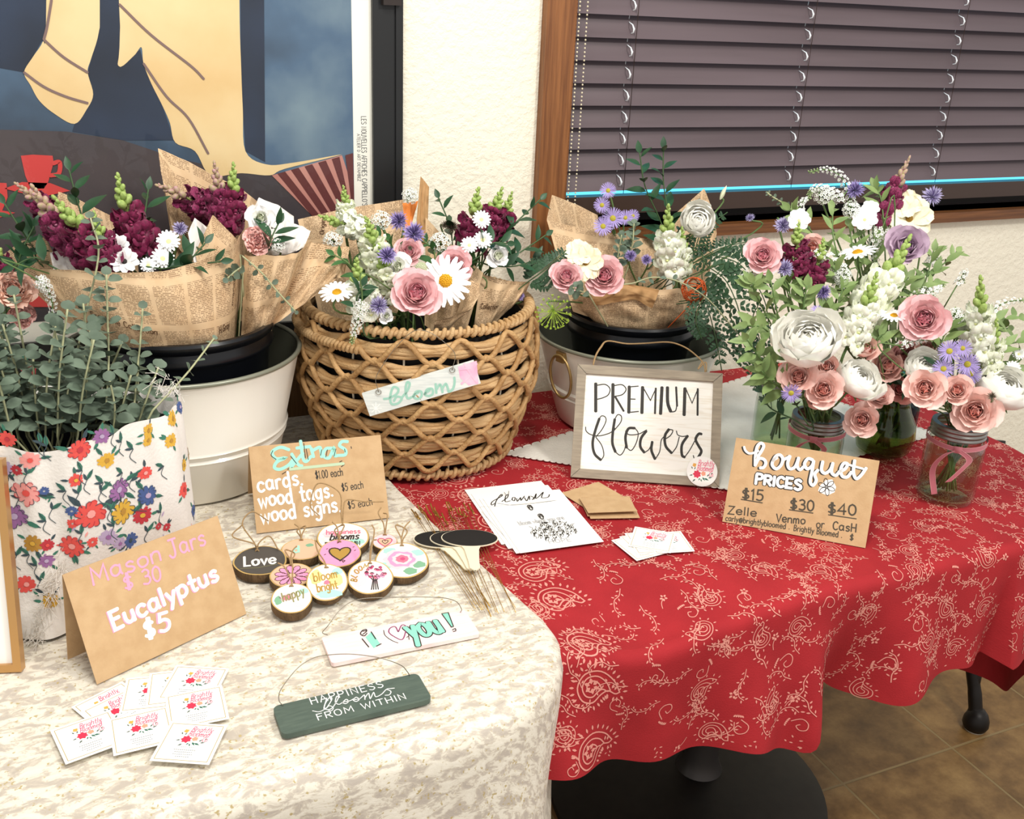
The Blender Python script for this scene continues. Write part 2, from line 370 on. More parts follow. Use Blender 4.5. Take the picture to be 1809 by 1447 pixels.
# window opening and wall around it
p0 = aty(946, 400, WY - .02); p0t = aty(969, 0, WY - .02)
WXL = (p0.x + p0t.x) / 2; CW = .058; OXL = WXL + CW        # casing left, opening left
ZS = 1.058; ZH = 2.16; OXR = 2.72
mb = MB()
mb.box((-2.6, WY, 0), (2.6 + OXL, 0, 0), (0, .12, 0), (0, 0, 2.7))
mb.box((OXL, WY, 0), (OXR - OXL, 0, 0), (0, .12, 0), (0, 0, ZS))
mb.box((OXL, WY, ZH), (OXR - OXL, 0, 0), (0, .12, 0), (0, 0, 2.7 - ZH))
mb.box((OXR, WY, 0), (4.2 - OXR, 0, 0), (0, .12, 0), (0, 0, 2.7))
tag(mb.build('wall_back', m_wall, org=(0, WY, 0), smooth=False), kind='structure')
m_wood = mat('casing_wood', '#8d5a30', .5, c2='#6b3f1e', nscale=6, vec='Object', stretch=(30, 30, 1.4), bump=.15, bscale=14, detail=6)
win = thing('window_1', (OXL, WY, ZS), None, None); win['kind'] = 'structure'
mb = MB(); mb.box((WXL, WY - .02, ZS - .05), (CW, 0, 0), (0, .02, 0), (0, 0, ZH - ZS + .1)); mb.build('casing', m_wood, win, smooth=False)
mb = MB(); mb.box((OXR, WY - .02, ZS - .05), (CW, 0, 0), (0, .02, 0), (0, 0, ZH - ZS + .1)); mb.build('casing', m_wood, win, smooth=False)
mb = MB(); mb.box((OXL, WY - .02, ZH), (OXR - OXL, 0, 0), (0, .02, 0), (0, 0, CW)); mb.build('casing', m_wood, win, smooth=False)
m_sill = mat('sill_wood', '#7a4c26', .45, c2='#5c3618', nscale=6, stretch=(1.4, 30, 30), detail=6)
mb = MB(); mb.box((OXL, WY - .024, ZS - .022), (OXR - OXL, 0, 0), (0, .14, 0), (0, 0, .022)); mb.build('window_sill', m_sill, win, smooth=False)
m_dk = mat('window_dark', '#241a16', .6)
mb = MB()
mb.box((OXL, WY + .055, ZS), (.03, 0, 0), (0, .06, 0), (0, 0, ZH - ZS)); mb.box((OXR - .03, WY + .055, ZS), (.03, 0, 0), (0, .06, 0), (0, 0, ZH - ZS))
mb.box((OXL, WY + .055, ZS), (OXR - OXL, 0, 0), (0, .06, 0), (0, 0, .045)); mb.box((OXL, WY + .055, ZH - .04), (OXR - OXL, 0, 0), (0, .06, 0), (0, 0, .04))
mb.build('window_frame', m_dk, win, smooth=False)
m_day = mat('daylight_pane', '#5cbfe2', .3, emit=1.6)
mb = MB(); mb.add([(OXL + .02, WY + .10, ZS + .03), (OXR - .02, WY + .10, ZS + .03), (OXR - .02, WY + .10, ZH), (OXL + .02, WY + .10, ZH)], [(0, 1, 2, 3)]); mb.build('pane', m_day, win, smooth=False)

# ---------------------------------------------------------------- horizontal blind
m_slat = mat('slat_brown', '#64565a', .38, c2='#584b4e', nscale=3, stretch=(.5, 6, 6), spec=.45)
m_rail = mat('rail_brown', '#3c2c24', .45)
m_cordw = mat('cord_daylight', '#eef3f6', .5)
m_bead = mat('bead_cream', '#d8cdb0', .35)
bl = thing('window_blind', (OXL, WY + .02, ZS + .02), 'closed dark brown horizontal slat blind hanging in the window', 'blind')
BX0, BX1, BY = OXL + .012, OXR - .012, WY + .022
ZB = 1.131; PITCH = .0392
for i in range(25):
    zc = ZB + .018 + i * PITCH
    mb = MB()
    h, th, lean = .0225, .003, .0075
    prof = []
    K = 5
    for k in range(K + 1):
        s = -1 + 2 * k / K; prof.append((BY + lean * s - (.0045 * s * s if s < 0 else 0), zc + h * s))     # slat bottom leans into the room
    pr = prof + [(y + th, z) for y, z in reversed(prof)]
    n = len(pr); sag = random.uniform(-.0012, .0012)
    vs = []
    for q in range(7):
        x = BX0 + (BX1 - BX0) * q / 6
        for y, z in pr: vs.append((x, y, z + sag * sin(pi * q / 6)))
    fs = []
    for q in range(6):
        for k in range(n): fs.append((q * n + k, (q + 1) * n + k, (q + 1) * n + (k + 1) % n, q * n + (k + 1) % n))
    mb.add(vs, fs); mb.add([vs[k] for k in range(n)], [tuple(range(n))]); mb.add([vs[6 * n + k] for k in range(n)], [tuple(range(n))])
    mb.build('slat', m_slat, bl, sharp=35)
mb = MB(); mb.box((BX0, BY - .012, ZB - .049), (BX1 - BX0, 0, 0), (0, .026, 0), (0, 0, .034)); mb.build('bottom_rail', m_rail, bl, smooth=False)
mb = MB(); mb.box((BX0, BY - .02, ZH - .045), (BX1 - BX0, 0, 0), (0, .045, 0), (0, 0, .043)); mb.build('head_rail', m_rail, bl, smooth=False)
for px in (1104, 1408, 1668):
    cx = aty(px, 200, BY - .01).x
    mb = MB(); cp = []; cr_ = []
    for i in range(24):
        z = ZB + .014 + i * PITCH
        for y_, z_, w_ in ((.004, -.012, .0008), (-.0135, -.008, .0012), (-.0145, -.002, .0020), (-.0120, .005, .0012), (.004, .010, .0008)): cp.append((cx + .002 * (z_ < 0), BY + y_, z + z_)); cr_.append(w_)
    mb.tube(cp, cr_, 5)
    mb.build('lift_cord_daylight', m_cordw, bl)  # white bits before the slats stand in for daylight through the cord holes
    mb = MB(); mb.tube([(cx + .009, BY - .013, ZB - .01), (cx + .009, BY - .013, ZH - .03)], .0007, 4); mb.build('ladder_cord', m_rail, bl)
mb = MB()
for xx in (OXL - .001, OXL + .014):
    z = 1.098
    while z < 1.62:
        c = V((xx + .002, WY - .026, z)); z += .0068
        mb.grid(lambda u, v: c + V((sin(pi * v) * cos(2 * pi * u), sin(pi * v) * sin(2 * pi * u), -cos(pi * v))) * .0019, 6, 4, cu=True)
mb.build('bead_chain', m_bead, bl)

# ---------------------------------------------------------------- framed poster: generic blocks of colour
PY = WY - .025
pf = thing('framed_poster', (-.35, WY - .02, .88), 'large framed poster with tan and blue shapes and a red cup, on the wall', 'poster')
m_black = mat('frame_black', '#1b1c1d', .35)
XL, XR, ZB_, ZT = -1.25, .547, .880, 1.98
mb = MB()
for (x0, z0, x1, z1) in ((XL, ZB_, XR, ZB_ + .048), (XL, ZT - .048, XR, ZT), (XL, ZB_ + .048, XL + .05, ZT - .048), (XR - .05, ZB_ + .048, XR, ZT - .048)):
    mb.box((x0, PY, z0), (x1 - x0, 0, 0), (0, .024, 0), (0, 0, z1 - z0))
mb.box((XR - .012, PY - .004, ZB_), (.012, 0, 0), (0, .004, 0), (0, 0, ZT - ZB_)); mb.box((XL, PY - .004, ZB_), (XR - XL, 0, 0), (0, .004, 0), (0, 0, .012))
mb.build('frame', m_black, pf, smooth=False)
m_matw = mat('poster_margin', '#f3efe2', .7); m_ink = mat('poster_ink', '#55565a', .7)
mb = MB(); S = plane_map(V((0, PY + .008, 0)), V((1, 0, 0)), V((0, 0, 1)))
mb.add([S(XL + .05, ZB_ + .048), S(XR - .05, ZB_ + .048), S(XR - .05, ZT - .048), S(XL + .05, ZT - .048)], [(0, 1, 2, 3)])
write(mb, "LES NOUVELLES AFFICHES CAPPIELLO'S S.A.", .479, 1.268, .0085, S, 1, w=.0010, width=.165, rot=-pi / 2)
write(mb, 'ATELIER D ART DEVAMBEZ', .4715, 1.24, .0052, S, 1, w=.0007, width=.078, rot=-pi / 2)
mb.build('margin', [m_matw, m_ink], pf, smooth=False)
m_blue, N, L, P_ = node_mat('poster_blue')
tc = N.new('ShaderNodeTexCoord'); nz = N.new('ShaderNodeTexNoise'); nz.inputs['Scale'].default_value = 4.5; nz.inputs['Detail'].default_value = 6; L.new(tc.outputs['Object'], nz.inputs['Vector'])
r1 = ramp(N, [(.3, '#2b3746'), (.5, '#48617a'), (.7, '#778b95')]); L.new(nz.outputs['Fac'], r1.inputs[0]); L.new(r1.outputs[0], P_.inputs['Base Color']); P_.inputs['Roughness'].default_value = .6
pm = [m_blue, mat('poster_tan', '#d9b57c', .65, c2='#e6cc9a', nscale=5, detail=6), mat('poster_brown', '#4a4142', .65, c2='#383236', nscale=5), mat('poster_line', '#7d6560', .7),
      mat('poster_red', '#c9413e', .65), mat('poster_stripe', '#b5786d', .65, c2='#c58d80', nscale=9), mat('poster_maroon', '#5e2a29', .65), mat('poster_navy', '#27344a', .65, c2='#1c2433', nscale=6), mat('poster_pale', '#cfd6d2', .6)]
mb = MB()
mb.add([S(XL + .083, .96, .0006), S(.465, .96, .0006), S(.465, ZT - .08, .0006), S(XL + .083, ZT - .08, .0006)], [(0, 1, 2, 3)])
def Tz(x, y):
    p = aty(x * .38695, y * .38695, PY + .008); return (min(.465, max(XL + .083, p.x)), max(.96, p.z))
def PZ(txt, mi, off, sm=0):
    q = [tuple(float(t) for t in w.split(',')) for w in txt.split()]
    if sm: q = [(p.x, p.y) for p in spline([(a, b, 0) for a, b in q], 5, True)]
    mb.poly([Tz(*w) for w in q], S, mi, off)
PZ('-60,590 300,600 560,640 800,720 1100,790 1240,800 1440,1000 1700,1130 1700,1700 -60,1700', 2, .0010)
PZ('1090,-900 1200,-900 1210,740 1120,690 1100,400', 7, .0010)
PZ('-2600,-900 235,-900 300,0 190,190 110,330 -60,300 -2600,600', 7, .0010)
PZ('455,-900 560,-900 545,0 548,120 540,300 640,225 655,290 740,480 795,640 560,640 330,600 360,500 425,430 400,330 450,150', 7, .0012)
PZ('550,-900 1088,-900 1092,0 1100,300 1108,500 1120,690 1215,750 1340,742 1560,705 1300,770 1230,800 1100,790 960,800 890,690 800,650 775,560 740,480 690,380 655,290 645,215 610,255 540,300 548,120', 1, .0014, 1)
PZ('240,-900 450,-900 455,0 450,150 415,270 400,330 425,430 395,500 340,565 250,520 180,460 140,390 110,330 150,260 195,190 210,100', 1, .0014, 1)
PZ('1240,800 1560,708 1600,830 1600,1010 1440,1000', 5, .0018)
for k in range(6):
    a = k * 62; PZ(f'{1265+a},{792-a*.27:.0f} {1300+a},{782-a*.27:.0f} {1480+a*.8:.0f},{1010+k*6} {1440+a*.8:.0f},{1005+k*6}', 6, .0022)
PZ('95,710 150,705 240,710 245,740 220,830 200,860 140,860 115,800', 4, .0022)
PZ('20,860 100,830 230,835 320,870 180,900', 4, .0022)
PZ('-60,830 30,835 35,900 10,960 70,970 -60,1010', 4, .0022)
PZ('60,1330 250,1310 360,1400 60,1400', 4, .0022)
for ln in ('110,330 200,395 300,440 400,470', '200,180 290,260 400,330', '545,20 690,160 870,300 930,360', '655,290 760,440 860,540 950,700', '235,0 215,120 200,180'):
    mb.ribbon([(q.x, q.y) for q in spline([(*Tz(*[float(t) for t in w.split(',')]), 0) for w in ln.split()], 6)], .0035, S, 3, .0024)
mb.ribbon([(q.x, q.y) for q in spline([(*Tz(*w), 0) for w in ((240, 745), (272, 740), (268, 790), (228, 800))], 6)], .006, S, 4, .0024)
mb.build('print', pm, pf, smooth=False)
mb = MB(); mb.box((XR - .035, PY - .012, 1.44), (.03, 0, 0), (0, .012, 0), (0, 0, .05)); mb.build('clip', m_dk, pf, smooth=False)
m_pglass = glass_mat('poster_glass', '#fdfefe', .5, .0)
mb = MB(); mb.add([S(XL + .05, ZB_ + .048, .005), S(XR - .05, ZB_ + .048, .005), S(XR - .05, ZT - .048, .005), S(XL + .05, ZT - .048, .005)], [(0, 1, 2, 3)]); mb.build('glass', m_pglass, pf, smooth=False)

# brown board between the bucket and the basket
m_card = mat('cardboard_brown', '#7a5b3a', .8, c2='#6a4d30', nscale=30, stretch=(20, 20, 1))
mb = MB(); mb.box((.28, 1.655, .757), (.20, 0, 0), (0, .028, 0), (0, 0, .125)); bx = mb.build('cardboard_panel', m_card, smooth=False)
tag(bx, 'plain brown board standing against the wall between white bucket and wicker basket', 'board')
# ================================================================ TABLES AND CLOTHS
m_tw = mat('table_wood', '#5c3b22', .5); m_iron = mat('iron_black', '#17120f', .45, metal=.3)
TZ = .745
t1 = thing('long_table', (-.25, 1.2, 0), 'long table hidden beneath the cream brocade tablecloth', 'table')
mb = MB(); mb.box((-.96, .82, TZ - .03), (1.31, 0, 0), (0, .81, 0), (0, 0, .03)); mb.build('tabletop', m_tw, t1, smooth=False)
for x, y in ((-.9, .86), (.31, .98), (-.9, 1.58), (.31, 1.58)):
    mb = MB(); mb.tube([(x, y, 0), (x, y, TZ - .03)], .018, 10); mb.build('leg', m_iron, t1)
t2 = thing('pedestal_table', (1.055, 1.30, 0), 'table on round black pedestal base under the red paisley cloth', 'table')
def rrect(x0, y0, x1, y1, r, n=14):
    out = []
    for cx, cy, a0, rr_ in ((x1 - r[0], y0 + r[0], -90, r[0]), (x1 - r[1], y1 - r[1], 0, r[1]), (x0 + r[2], y1 - r[2], 90, r[2]), (x0 + r[3], y0 + r[3], 180, r[3])):
        for k in range(n + 1):
            a = radians(a0 + 90 * k / n); out.append(V((cx + rr_ * cos(a), cy + rr_ * sin(a))))
    return out
out = rrect(.70, .905, 1.49, 1.63, (.28, .06, .03, .26))
mb = MB(); k = len(out)
mb.add([(p.x, p.y, TZ - .028) for p in out] + [(p.x, p.y, TZ) for p in out], [tuple(range(k - 1, -1, -1)), tuple(range(k, 2 * k))] + [(i, (i + 1) % k, (i + 1) % k + k, i + k) for i in range(k)])
mb.build('tabletop', m_tw, t2, smooth=False)
mb = MB(); mb.lathe([(.0, TZ - .028), (.06, TZ - .028), (.05, .68), (.038, .62), (.034, .12), (.036, .07), (.042, .05), (.048, .036)], 32, c=(1.06, 1.31, 0)); mb.build('pedestal_column', mat('column_metal', '#4a4644', .4, metal=.7), t2, sharp=40)
mb = MB(); mb.lathe([(.0, .040), (.07, .038), (.17, .030), (.245, .020), (.274, .010), (.276, 0)], 64, c=(1.025, 1.295, 0)); mb.build('base', mat('base_black', '#14110f', .5, c2='#1d1916', nscale=40), t2, sharp=40)
# cast leg of a neighbouring table
lg = thing('iron_table_leg', (1.735, 1.235, 0), 'dark iron leg with a rounded foot standing on the tile floor at right', 'table leg')
mb = MB()
mb.tube(spline([(1.735, 1.225, .028), (1.735, 1.235, .06), (1.735, 1.25, .10), (1.728, 1.28, .17), (1.70, 1.34, .25), (1.66, 1.42, .38), (1.64, 1.46, .60)], 5), [.018] * 3 + [.015] * 6 + [.014] * 30, 12)
mb.tube(spline([(1.735, 1.25, .10), (1.755, 1.27, .18), (1.80, 1.32, .30), (1.84, 1.38, .45), (1.85, 1.42, .60)], 5), .013, 12)
mb.build('strut', m_iron, lg)
mb = MB(); mb.lathe([(0, .004), (.024, .004), (.028, .014), (.027, .026), (.022, .040), (.014, .050), (0, .052)], 24, c=(1.735, 1.222, 0)); mb.build('foot', m_iron, lg)
mb = MB(); mb.lathe([(0, 0), (.022, 0), (.022, .005), (0, .005)], 24, c=(1.735, 1.222, 0)); mb.build('glide', mat('glide_pale', '#b9b3a4', .5), lg)

class Cloth:
    """a cloth lying on a convex outline (counter-clockwise) and hanging over it: maps cloth coordinates (a,b) to space"""
    def __init__(s, outline, z, rb, drop, wave, sag=None, flare=.06):
        s.o = outline; s.z = z; s.rb = rb; s.drop = drop; s.wave = wave; s.sag = sag; s.flare = flare
        s.L = [0]; k = len(outline)
        for i in range(k): s.L.append(s.L[-1] + (outline[(i + 1) % k] - outline[i]).length)
    def near(s, a, b):
        p = V((a, b)); best = None; k = len(s.o)
        inside = True
        for i in range(k):
            q0, q1 = s.o[i], s.o[(i + 1) % k]; e = q1 - q0; l = e.length
            if l < 1e-9: continue
            e = e / l; t = max(0, min(l, (p - q0).dot(e))); q = q0 + e * t; d = (p - q).length
            if best is None or d < best[0] - 1e-9: best = (d, q, s.L[i] + t, V((e.y, -e.x)))
            if (p - q0).dot(V((e.y, -e.x))) > 0: inside = False
        return inside, best
    def top_z(s, x, y):
        z = s.z + .0012 * noise.noise(V((x * 9, y * 9, 3)))
        return z + (s.sag(x, y) if s.sag else 0)
    def hang(s, q, n, t, d):
        """point at hanging distance d below the outline point q (outward normal n, arc length t)"""
        zt = s.top_z(q.x, q.y); r = s.rb
        if d < r * 1.5708: an = d / r; ho = r * sin(an); dz = r * (1 - cos(an))
        else: ho = r; dz = r + (d - r * 1.5708)
        w = smooth01((d - r) / .22)
        ho += s.flare * max(0, d - r) + s.wave(t, d) * w
        p = q + n * ho
        return V((p.x, p.y, zt - dz))
    def __call__(s, a, b, off=0.0):
        if .62 < a < 1.2 and .95 < b < 1.6: return V((a, b, s.top_z(a, b) + off))
        ins, (d, q, t, n) = s.near(a, b)
        if ins: return V((a, b, s.top_z(a, b) + off))
        v = V((a, b)) - q
        if v.length > 1e-6: n = v.normalized()
        p = s.hang(q, n, t, d)
        if off:
            p2 = s.hang(q, n, t, d + .004); tn = V((-n.y, n.x)); e = .004
            q2 = q + tn * e; p3 = s.hang(q2, n, t + e, d)
            nn = (p3 - p).cross(p2 - p) * -1
            if nn.length > 1e-12:
                nn.normalize()
                if nn.z < -.2 or nn.x * n.x + nn.y * n.y + nn.z * .8 < 0: nn = -nn
                p = p + nn * off
        return p
# ---- red paisley cloth
def red_sag(x, y):
    return -.030 * math.exp(-((x - .60) / .085) ** 2 - ((y - .90) / .075) ** 2) - .012 * math.exp(-((x - .70) / .1) ** 2 - ((y - .88) / .05) ** 2)
redout = rrect(.30, .880, 1.515, 1.645, (.29, .05, .02, .02), 18)
# walk: front edge starts after the last corner; arc length 0 at the start of the front-right corner
def red_wave(t, d):
    w = .020 * sin(t * 21 + .6) + .012 * sin(t * 47 + 2)
    x = t
    w += .050 * math.exp(-((t - RED_FOLD) / .035) ** 2) - .040 * math.exp(-((t - RED_FOLD - .055) / .035) ** 2)
    return w
tot = sum((redout[(i + 1) % len(redout)] - redout[i]).length for i in range(len(redout)))
RED_FOLD = tot - (1.225 - .855)               # front edge runs left to right at the end of the loop
def red_hem(t):
    """hanging length along the loop"""
    q = point_at(redout, t)
    if q.y < .95 and q.x < 1.23:              # front
        x = q.x; base = .165 + .035 * smooth01((x - .48) / .37)
        base += .030 * math.exp(-((x - .84) / .06) ** 2) - .045 * math.exp(-((x - .895) / .03) ** 2) + .012 * math.exp(-((x - 1.0) / .05) ** 2) - .012 * math.exp(-((x - 1.12) / .05) ** 2)
        return base
    if q.x > 1.2 and q.y < 1.2:
        k = smooth01((q.y - .90) / .20); return .205 + .30 * k
    if q.x > 1.48: return .01 + .45 * (1 - smooth01((q.y - 1.25) / .28))
    return .008
def point_at(o, t):
    k = len(o); t = t % sum((o[(i + 1) % k] - o[i]).length for i in range(k))
    for i in range(k):
        l = (o[(i + 1) % k] - o[i]).length
        if t <= l: return o[i].lerp(o[(i + 1) % k], t / l if l else 0)
        t -= l
    return o[0]
RED = Cloth(redout, .7515, .016, red_hem, red_wave, red_sag)
def frame_at(o, t):
    e = .012; a, b = point_at(o, t - e), point_at(o, t + e); d = (b - a).normalized(); return point_at(o, t), V((d.y, -d.x))
def cloth_mesh(mb, C, n, nd, span=None, top=True, gx=60, gy=44):
    T = C.L[-1]
    # top: polar rings
    if top:
        c = sum(C.o, V((0, 0))) / len(C.o)
        vs = []; uv = []; rings = [.0, .12, .25, .38, .5, .6, .7, .78, .85, .9, .94, .97, .985, 1.0]
        for s_ in rings[1:]:
            for i in range(n):
                q = c.lerp(point_at(C.o, T * i / n), s_); vs.append((q.x, q.y, C.top_z(q.x, q.y))); uv.append((q.x, q.y))
        vs.append((c.x, c.y, C.top_z(c.x, c.y))); uv.append((c.x, c.y)); m = len(rings) - 1
        fs = [(n * m, i, (i + 1) % n) for i in range(n)]
        for j in range(m - 1):
            for i in range(n): fs.append((j * n + i, (j + 1) * n + i, (j + 1) * n + (i + 1) % n, j * n + (i + 1) % n))
        mb.add(vs, fs, 0, uv)
    t0, t1 = span or (0, T)
    vs = []; uv = []; k = n if span is None else n + 1
    for i in range(k):
        t = t0 + (t1 - t0) * i / n; q, nn = frame_at(C.o, t); D = C.drop(t)
        for j in range(nd + 1):
            f = j / nd; d = D * f ** 1.35
            p = C.hang(q, nn, t, d); vs.append(p); uv.append((q.x + nn.x * d, q.y + nn.y * d))
    fs = []
    for i in range(n if span is None else k - 1):
        i2 = (i + 1) % k
        for j in range(nd): fs.append((i * (nd + 1) + j, i * (nd + 1) + j + 1, i2 * (nd + 1) + j + 1, i2 * (nd + 1) + j))
    mb.add(vs, fs, 0, uv)
m_red = mat('red_cotton', '#a51d24', .85, c2='#98161e', nscale=14, vec='UV', bump=.12, bscale=500)
m_redp = mat('red_print_pale', '#dc9183', .85)
mb = MB(); cloth_mesh(mb, RED, 520, 22)
def vis(p, mx=40):
    x, y, z = proj(p); return z > .2 and -mx < x < 1809 + mx and -mx < y < 1447 + mx
def in_span(a, b):
    if .62 < a < 1.2 and .95 < b < 1.6: return True
    ins, (d, q, t, n) = RED.near(a, b)
    return ins or d < RED.drop(t) - .004
class Sub:
    """motif helper: rotated local frame on the cloth"""
    def __init__(s, mb, S, x, y, rot, k, mi, ok): s.mb = mb; s.S = S; s.x = x; s.y = y; s.c = cos(rot) * k; s.s = sin(rot) * k; s.k = k; s.mi = mi; s.ok = ok
    def T(s, p): return (s.x + p[0] * s.c - p[1] * s.s, s.y + p[0] * s.s + p[1] * s.c)
    def line(s, pts, w, n=4):
        q = [(p.x, p.y) for p in spline([(a, b, 0) for a, b in pts], n)] if len(pts) > 2 else pts
        q = [s.T(p) for p in q]
        if all(s.ok(*p) for p in (q[0], q[len(q) // 2], q[-1])): s.mb.ribbon(q, w * s.k, s.S, s.mi, .0004, cap=False)
    def drop(s, x, y, a, l, w):
        ca, sa = cos(a), sin(a)
        pts = [(x + ca * u * l - sa * v * w, y + sa * u * l + ca * v * w) for u, v in ((0, 0), (.35, .5), (.7, .42), (1, 0), (.7, -.42), (.35, -.5))]
        q = [s.T(p) for p in pts]
        if s.ok(*q[0]) and s.ok(*q[3]): s.mb.fan(q, s.S, s.mi, .0004)
def paisley(m, big=False):
    o = [(0, 0), (.34, .12), (.62, .42), (.62, .82), (.34, 1.06), (.02, 1.0), (-.1, .74), (.04, .5), (.1, .3), (-.02, .12)]
    for k, w in ((1.0, .036), (.66, .034), (.34, .034)):
        c = (.3, .7); pts = [(c[0] + (x - c[0]) * k, c[1] + (y - c[1]) * k) for x, y in o]
        m.line(pts + [pts[0]], w, 4)
    q = spline([(x, y, 0) for x, y in o], 3, True)
    for i in range(0, len(q), 2 if not big else 1):
        a = q[i]; t = q[(i + 1) % len(q)] - q[i - 1]; an = atan2(-t.x, t.y) + pi
        n = V((cos(an), sin(an))); 
        if (V((a.x, a.y)) - V((.3, .6))).dot(n) < 0: an += pi; n = -n
        m.drop(a.x + n.x * .08, a.y + n.y * .08, an, .13, .055)
    if big:
        for k in range(6):
            a = k * pi / 3; m.drop(.3 + cos(a) * .05, .7 + sin(a) * .05, a, .15, .09)
def sprig(m, n=6, curl=1):
    st = [(0, 0), (.35, .16 * curl), (.7, .15 * curl), (1.05, .42 * curl), (1.1, .72 * curl)]
    m.line(st, .036, 4); q = spline([(a, b, 0) for a, b in st], 3)
    for i in range(1, len(q), 1):
        t = q[i] - q[i - 1]; an = atan2(t.y, t.x)
        for sd in (1, -1):
            if (i + (sd > 0)) % 2: m.drop(q[i].x + cos(an + sd * 1.5) * .05, q[i].y + sin(an + sd * 1.5) * .05, an + sd * .9, .15, .062)
def scroll(m):
    m.line([(0, 0), (.3, .25), (.55, .15), (.6, -.12), (.42, -.25), (.25, -.13), (.34, .0)], .036, 4)
    for k in range(5): m.drop(-.05 - .02 * k, .1 - .09 * k, pi + .5 - .3 * k, .13, .07)
def floret(m):
    for k in range(5):
        a = k * 2 * pi / 5 + .3; m.drop(cos(a) * .04, sin(a) * .04, a, .14, .095)
    m.line([(0, -.05), (.05, -.3), (.2, -.5)], .034)
rnd = random.Random(3)
def ok_red(a, b): return in_span(a, b) and not (a < .43 and b > .99)
gx = 0
step = .0305
ny = int(1.35 / step); nx = int(1.5 / step)
for j in range(ny):
    for i in range(nx):
        a = .36 + (i + .5 * (j % 2) + rnd.uniform(-.2, .2)) * step; b_ = .58 + (j + rnd.uniform(-.2, .2)) * step
        if not ok_red(a, b_) or a > 1.62: continue
        P = RED(a, b_)
        if not vis(P): continue
        if a < .66 and (i * 7 + j * 3) % 2 == 0 and a > .5: continue
        m = Sub(mb, RED, a, b_, rnd.uniform(0, 6.28), step * rnd.uniform(1.0, 1.2), 1, ok_red)
        k = (0, 1, 3, 2, 1, 3, 4, 1)[(i + 3 * j) % 8]
        (paisley if k == 0 else (lambda q: sprig(q, 6, 1)) if k == 1 else (lambda q: sprig(q, 6, -1)) if k == 3 else scroll if k == 2 else floret)(m)
# border row of large paisleys along the left edge
b_ = 1.42; kk = 0
while b_ > .72:
    m = Sub(mb, RED, .575 - (1.42 - b_) * .02, b_, 1.75 + .3 * (kk % 2), .056, 1, ok_red); paisley(m, True); b_ -= .075; kk += 1
red = mb.build('red_tablecloth', [m_red, m_redp], org=(1.0, 1.25, .75))
tag(red, 'red cotton tablecloth printed with pale paisleys and vines, hanging over the right table', 'tablecloth')

# ---- cream brocade cloth
m_cream, N, L, P_ = node_mat('cream_brocade')
tc = N.new('ShaderNodeTexCoord'); uvv = tc.outputs['UV']
mp = N.new('ShaderNodeMapping'); mp.inputs['Scale'].default_value = (1, 1.9, 1); L.new(uvv, mp.inputs[0])
n1 = N.new('ShaderNodeTexNoise'); n1.inputs['Scale'].default_value = 44; n1.inputs['Detail'].default_value = 6; n1.inputs['Roughness'].default_value = .68; n1.inputs['Distortion'].default_value = .5; L.new(mp.outputs[0], n1.inputs['Vector'])
r1 = ramp(N, [(.40, '#bcb2a5'), (.48, '#cdc3b2'), (.515, '#e2dbca'), (.66, '#eae4d5')]); L.new(n1.outputs['Fac'], r1.inputs[0])
v1 = N.new('ShaderNodeTexVoronoi'); v1.inputs['Scale'].default_value = 150; v1.inputs['Randomness'].default_value = 1; L.new(uvv, v1.inputs['Vector'])
n2 = N.new('ShaderNodeTexNoise'); n2.inputs['Scale'].default_value = 34; n2.inputs['Detail'].default_value = 3; L.new(uvv, n2.inputs['Vector'])
ad = N.new('ShaderNodeMath'); ad.operation = 'ADD'; L.new(v1.outputs['Distance'], ad.inputs[0]); L.new(n2.outputs['Fac'], ad.inputs[1])
r2 = ramp(N, [(.68, '#ffffff'), (.84, '#000000')]); L.new(ad.outputs[0], r2.inputs[0])
n3 = N.new('ShaderNodeTexNoise'); n3.inputs['Scale'].default_value = 260; n3.inputs['Detail'].default_value = 2; L.new(uvv, n3.inputs['Vector'])
r3 = ramp(N, [(.50, '#000000'), (.56, '#ffffff')]); L.new(n3.outputs['Fac'], r3.inputs[0])
ml = N.new('ShaderNodeMath'); ml.operation = 'MULTIPLY'; L.new(r2.outputs[0], ml.inputs[0]); L.new(r3.outputs[0], ml.inputs[1])
mx = N.new('ShaderNodeMix'); mx.data_type = 'RGBA'; L.new(ml.outputs[0], mx.inputs[0]); L.new(r1.outputs[0], mx.inputs[6]); mx.inputs[7].default_value = hx('#b7a474')
L.new(mx.outputs[2], P_.inputs['Base Color']); P_.inputs['Roughness'].default_value = .62; P_.inputs['Sheen Weight'].default_value = .1
b = N.new('ShaderNodeBump'); b.inputs['Strength'].default_value = .35; b.inputs['Distance'].default_value = .002; L.new(n1.outputs['Fac'], b.inputs['Height']); L.new(b.outputs[0], P_.inputs['Normal'])
crout = [V((-.98, .785)), V((.24, .785))]
crout += [V((p.x, p.y)) for p in spline([(.24, .785, 0), (.35, .794, 0), (.425, .83, 0), (.468, .885, 0), (.474, .94, 0)], 6)][1:]
crout += [V((.448, 1.13)), V((.425, 1.32)), V((.405, 1.655)), V((-.98, 1.655))]
crL = [0]
for i in range(len(crout)): crL.append(crL[-1] + (crout[(i + 1) % len(crout)] - crout[i]).length)
cr_corner = crL[2 + 24]                       # where the corner meets the right side
def cr_drop(t):
    q = point_at(crout, t)
    if t < cr_corner - .035: return .47
    return .004
def cr_wave(t, d): return .010 * sin(t * 16) + .008 * sin(t * 37 + 1)
CRM = Cloth(crout, .7565, .022, cr_drop, cr_wave, None, .05)
mb = MB(); cloth_mesh(mb, CRM, 420, 3, span=(cr_corner - .03, CRM.L[-1])); 
cloth_mesh(mb, CRM, 300, 20, span=(0, cr_corner - .04), top=False)
cr = mb.build('cream_tablecloth', m_cream, org=(-.25, 1.2, .75))
tag(cr, 'cream brocade tablecloth with gold flecks draped over the left table', 'tablecloth')
